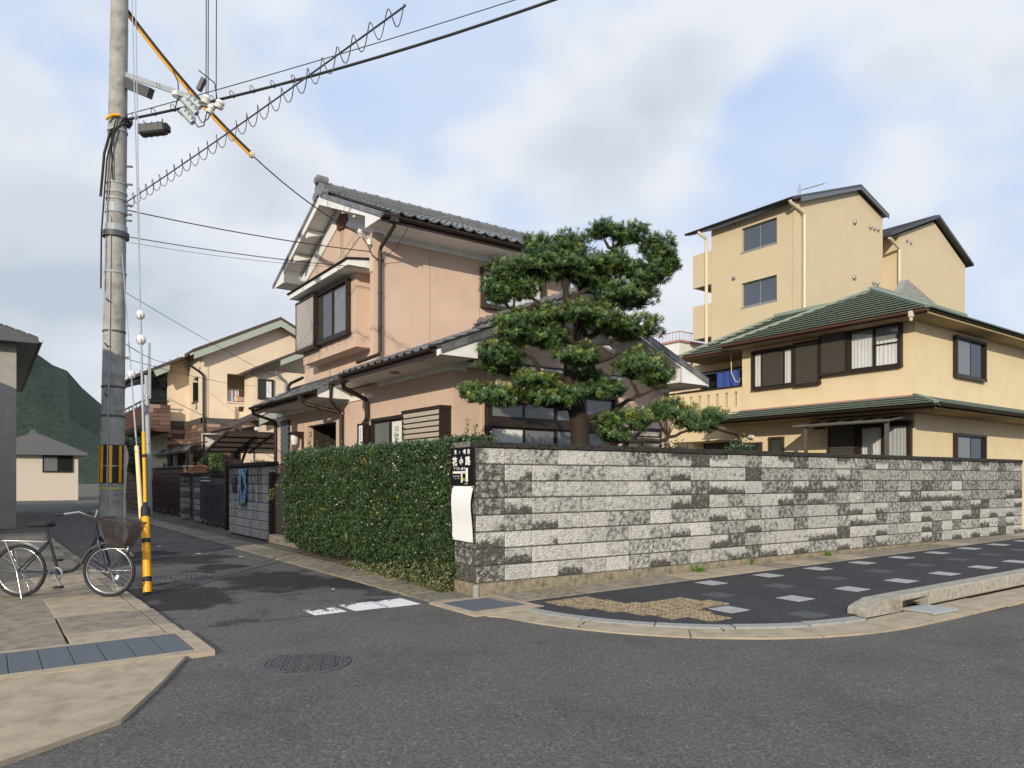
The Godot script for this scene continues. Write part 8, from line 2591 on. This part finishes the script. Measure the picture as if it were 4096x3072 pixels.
func simple_house(called: String, label: String, c: Vector3, s: Vector3, wall_m: Material, roof_m: Material, rise_m: float, detail: bool) -> void:
	var o := thing(called, label, "house", c)
	var h := s * 0.5
	var mb := MB.new()
	mb.wall(c + Vector3(-h.x, 0, h.z), Vector3.RIGHT, s.x, s.y, 0.2)
	mb.wall(c + Vector3(h.x, 0, h.z - 0.2), Vector3.FORWARD, s.z - 0.4, s.y, 0.2)
	mb.wall(c + Vector3(h.x, 0, -h.z), Vector3.LEFT, s.x, s.y, 0.2)
	mb.wall(c + Vector3(-h.x, 0, -h.z + 0.2), Vector3(0, 0, 1), s.z - 0.4, s.y, 0.2)
	part("wall", mb, wall_m, o)
	var e := 0.5
	var x0 := c.x - h.x - e
	var x1 := c.x + h.x + e
	var y := s.y - 0.02
	var rf := part("roof", MB.new().prism([Vector2(x0, y), Vector2(x1, y), Vector2(x1, y + 0.15), Vector2(c.x, y + rise_m + 0.15), Vector2(x0, y + 0.15)], Vector3(0, 0, c.z + h.z + e), Vector3.RIGHT, Vector3.UP, s.z + 2.0 * e), roof_m, o)
	if detail:
		var n := int((h.x + e) / 0.26)
		for k in n:
			var t := (k + 0.5) / n
			part("roof_course", MB.new().bar(Vector3(lerpf(x1, c.x, t), y + 0.165 + rise_m * t, c.z + h.z + e + 0.02), Vector3(lerpf(x1, c.x, t), y + 0.165 + rise_m * t, c.z - h.z - e), 0.25, 0.03, Vector3(0.35, 0.93, 0)), roof_m, rf)
		part("ridge_cap", MB.new().bar(Vector3(c.x, y + rise_m + 0.2, c.z + h.z + e), Vector3(c.x, y + rise_m + 0.2, c.z - h.z - e), 0.22, 0.18), roof_m, rf)
		gutter(rf, Vector3(x1 + 0.05, y + 0.08, c.z - h.z - e), Vector3(x1 + 0.05, y + 0.08, c.z + h.z + e), mats["brown2"], 0.055)
		for q in [[-0.25, 0.62], [0.2, 0.62], [-0.1, 0.2]]:
			var cz: float = c.z + s.z * q[0]
			window(o, Vector3(c.x + h.x + 0.002, s.y * q[1], cz - 0.8), Vector3(c.x + h.x + 0.002, s.y * q[1] + 1.1, cz + 0.8), Vector3.RIGHT, [[0.5, mats["frost"]], [0.5, mats["darkglass"]]], mats["brown"], 0.08, 0.05, mats["interior"])
		window(o, Vector3(c.x + h.x * 0.2, s.y * 0.62, c.z + h.z + 0.002), Vector3(c.x + h.x * 0.2 + 1.7, s.y * 0.62 + 1.1, c.z + h.z + 0.002), Vector3(0, 0, 1), [[0.5, mats["frost"]], [0.5, mats["darkglass"]]], mats["brown"], 0.08, 0.05, mats["interior"])


func hills() -> void:
	var mb := MB.new()
	var f := noise(0.006, 5, FastNoiseLite.TYPE_SIMPLEX_SMOOTH, 400)
	var g := noise(0.05, 3, FastNoiseLite.TYPE_SIMPLEX_SMOOTH, 401)
	var n := 140
	var p := func(i: int, j: int) -> Vector3:
		var a := lerpf(-1.9, 0.25, float(i) / n)
		var r := 260.0 + 26.0 * j
		var t := j / 7.0
		var env := smoothstep(0.25, -0.1, a)
		var y := (20.0 + 46.0 * env + f.get_noise_1d(i * 9.0) * 34.0 * (0.5 + env)) * sin(t * PI * 0.5) + g.get_noise_2d(i * 22.0, j * 22.0) * 6.0 * t
		return Vector3(sin(a) * r, maxf(y, -1.0), -cos(a) * r)
	for i in n:
		for j in 7:
			mb.quad(p.call(i, j), p.call(i + 1, j), p.call(i + 1, j + 1), p.call(i, j + 1))
	struct("hills", mb, mats["hill"])


func garden_extras() -> void:
	shrub("garden_shrub", "dense dark round shrub behind the wall between the pine and the yellow house", Vector3(5.4, 0.6, -1.8), Vector3(0.55, 0.80, 0.6), Color(0.035, 0.065, 0.025), 700, 0.05)
	shrub("garden_shrub", "wispy young conifer behind the wall in front of the slatted screen", Vector3(6.6, 0.7, -1.2), Vector3(0.42, 0.80, 0.4), Color(0.05, 0.09, 0.035), 420, 0.06)
	shrub("garden_shrub", "light green leafy shrub rising behind the wall beside the pink house end", Vector3(4.7, 0.9, -1.9), Vector3(0.28, 0.62, 0.3), Color(0.09, 0.12, 0.04), 260, 0.06)
	struct("garden_soil", MB.new().span(Vector3(0.14, -0.02, -2.95), Vector3(12.2, 0.06, -0.16)), mats["soil"])


func _ready() -> void:
	rng.seed = 20240
	setup()
	make_materials()
	ground()
	block_wall()
	main_house()
	green_roof_house()
	apartment()
	lane_house()
	lane_side()
	hedge()
	garden_tree()
	garden_extras()
	utility_pole()
	more_wires()
	bicycle()
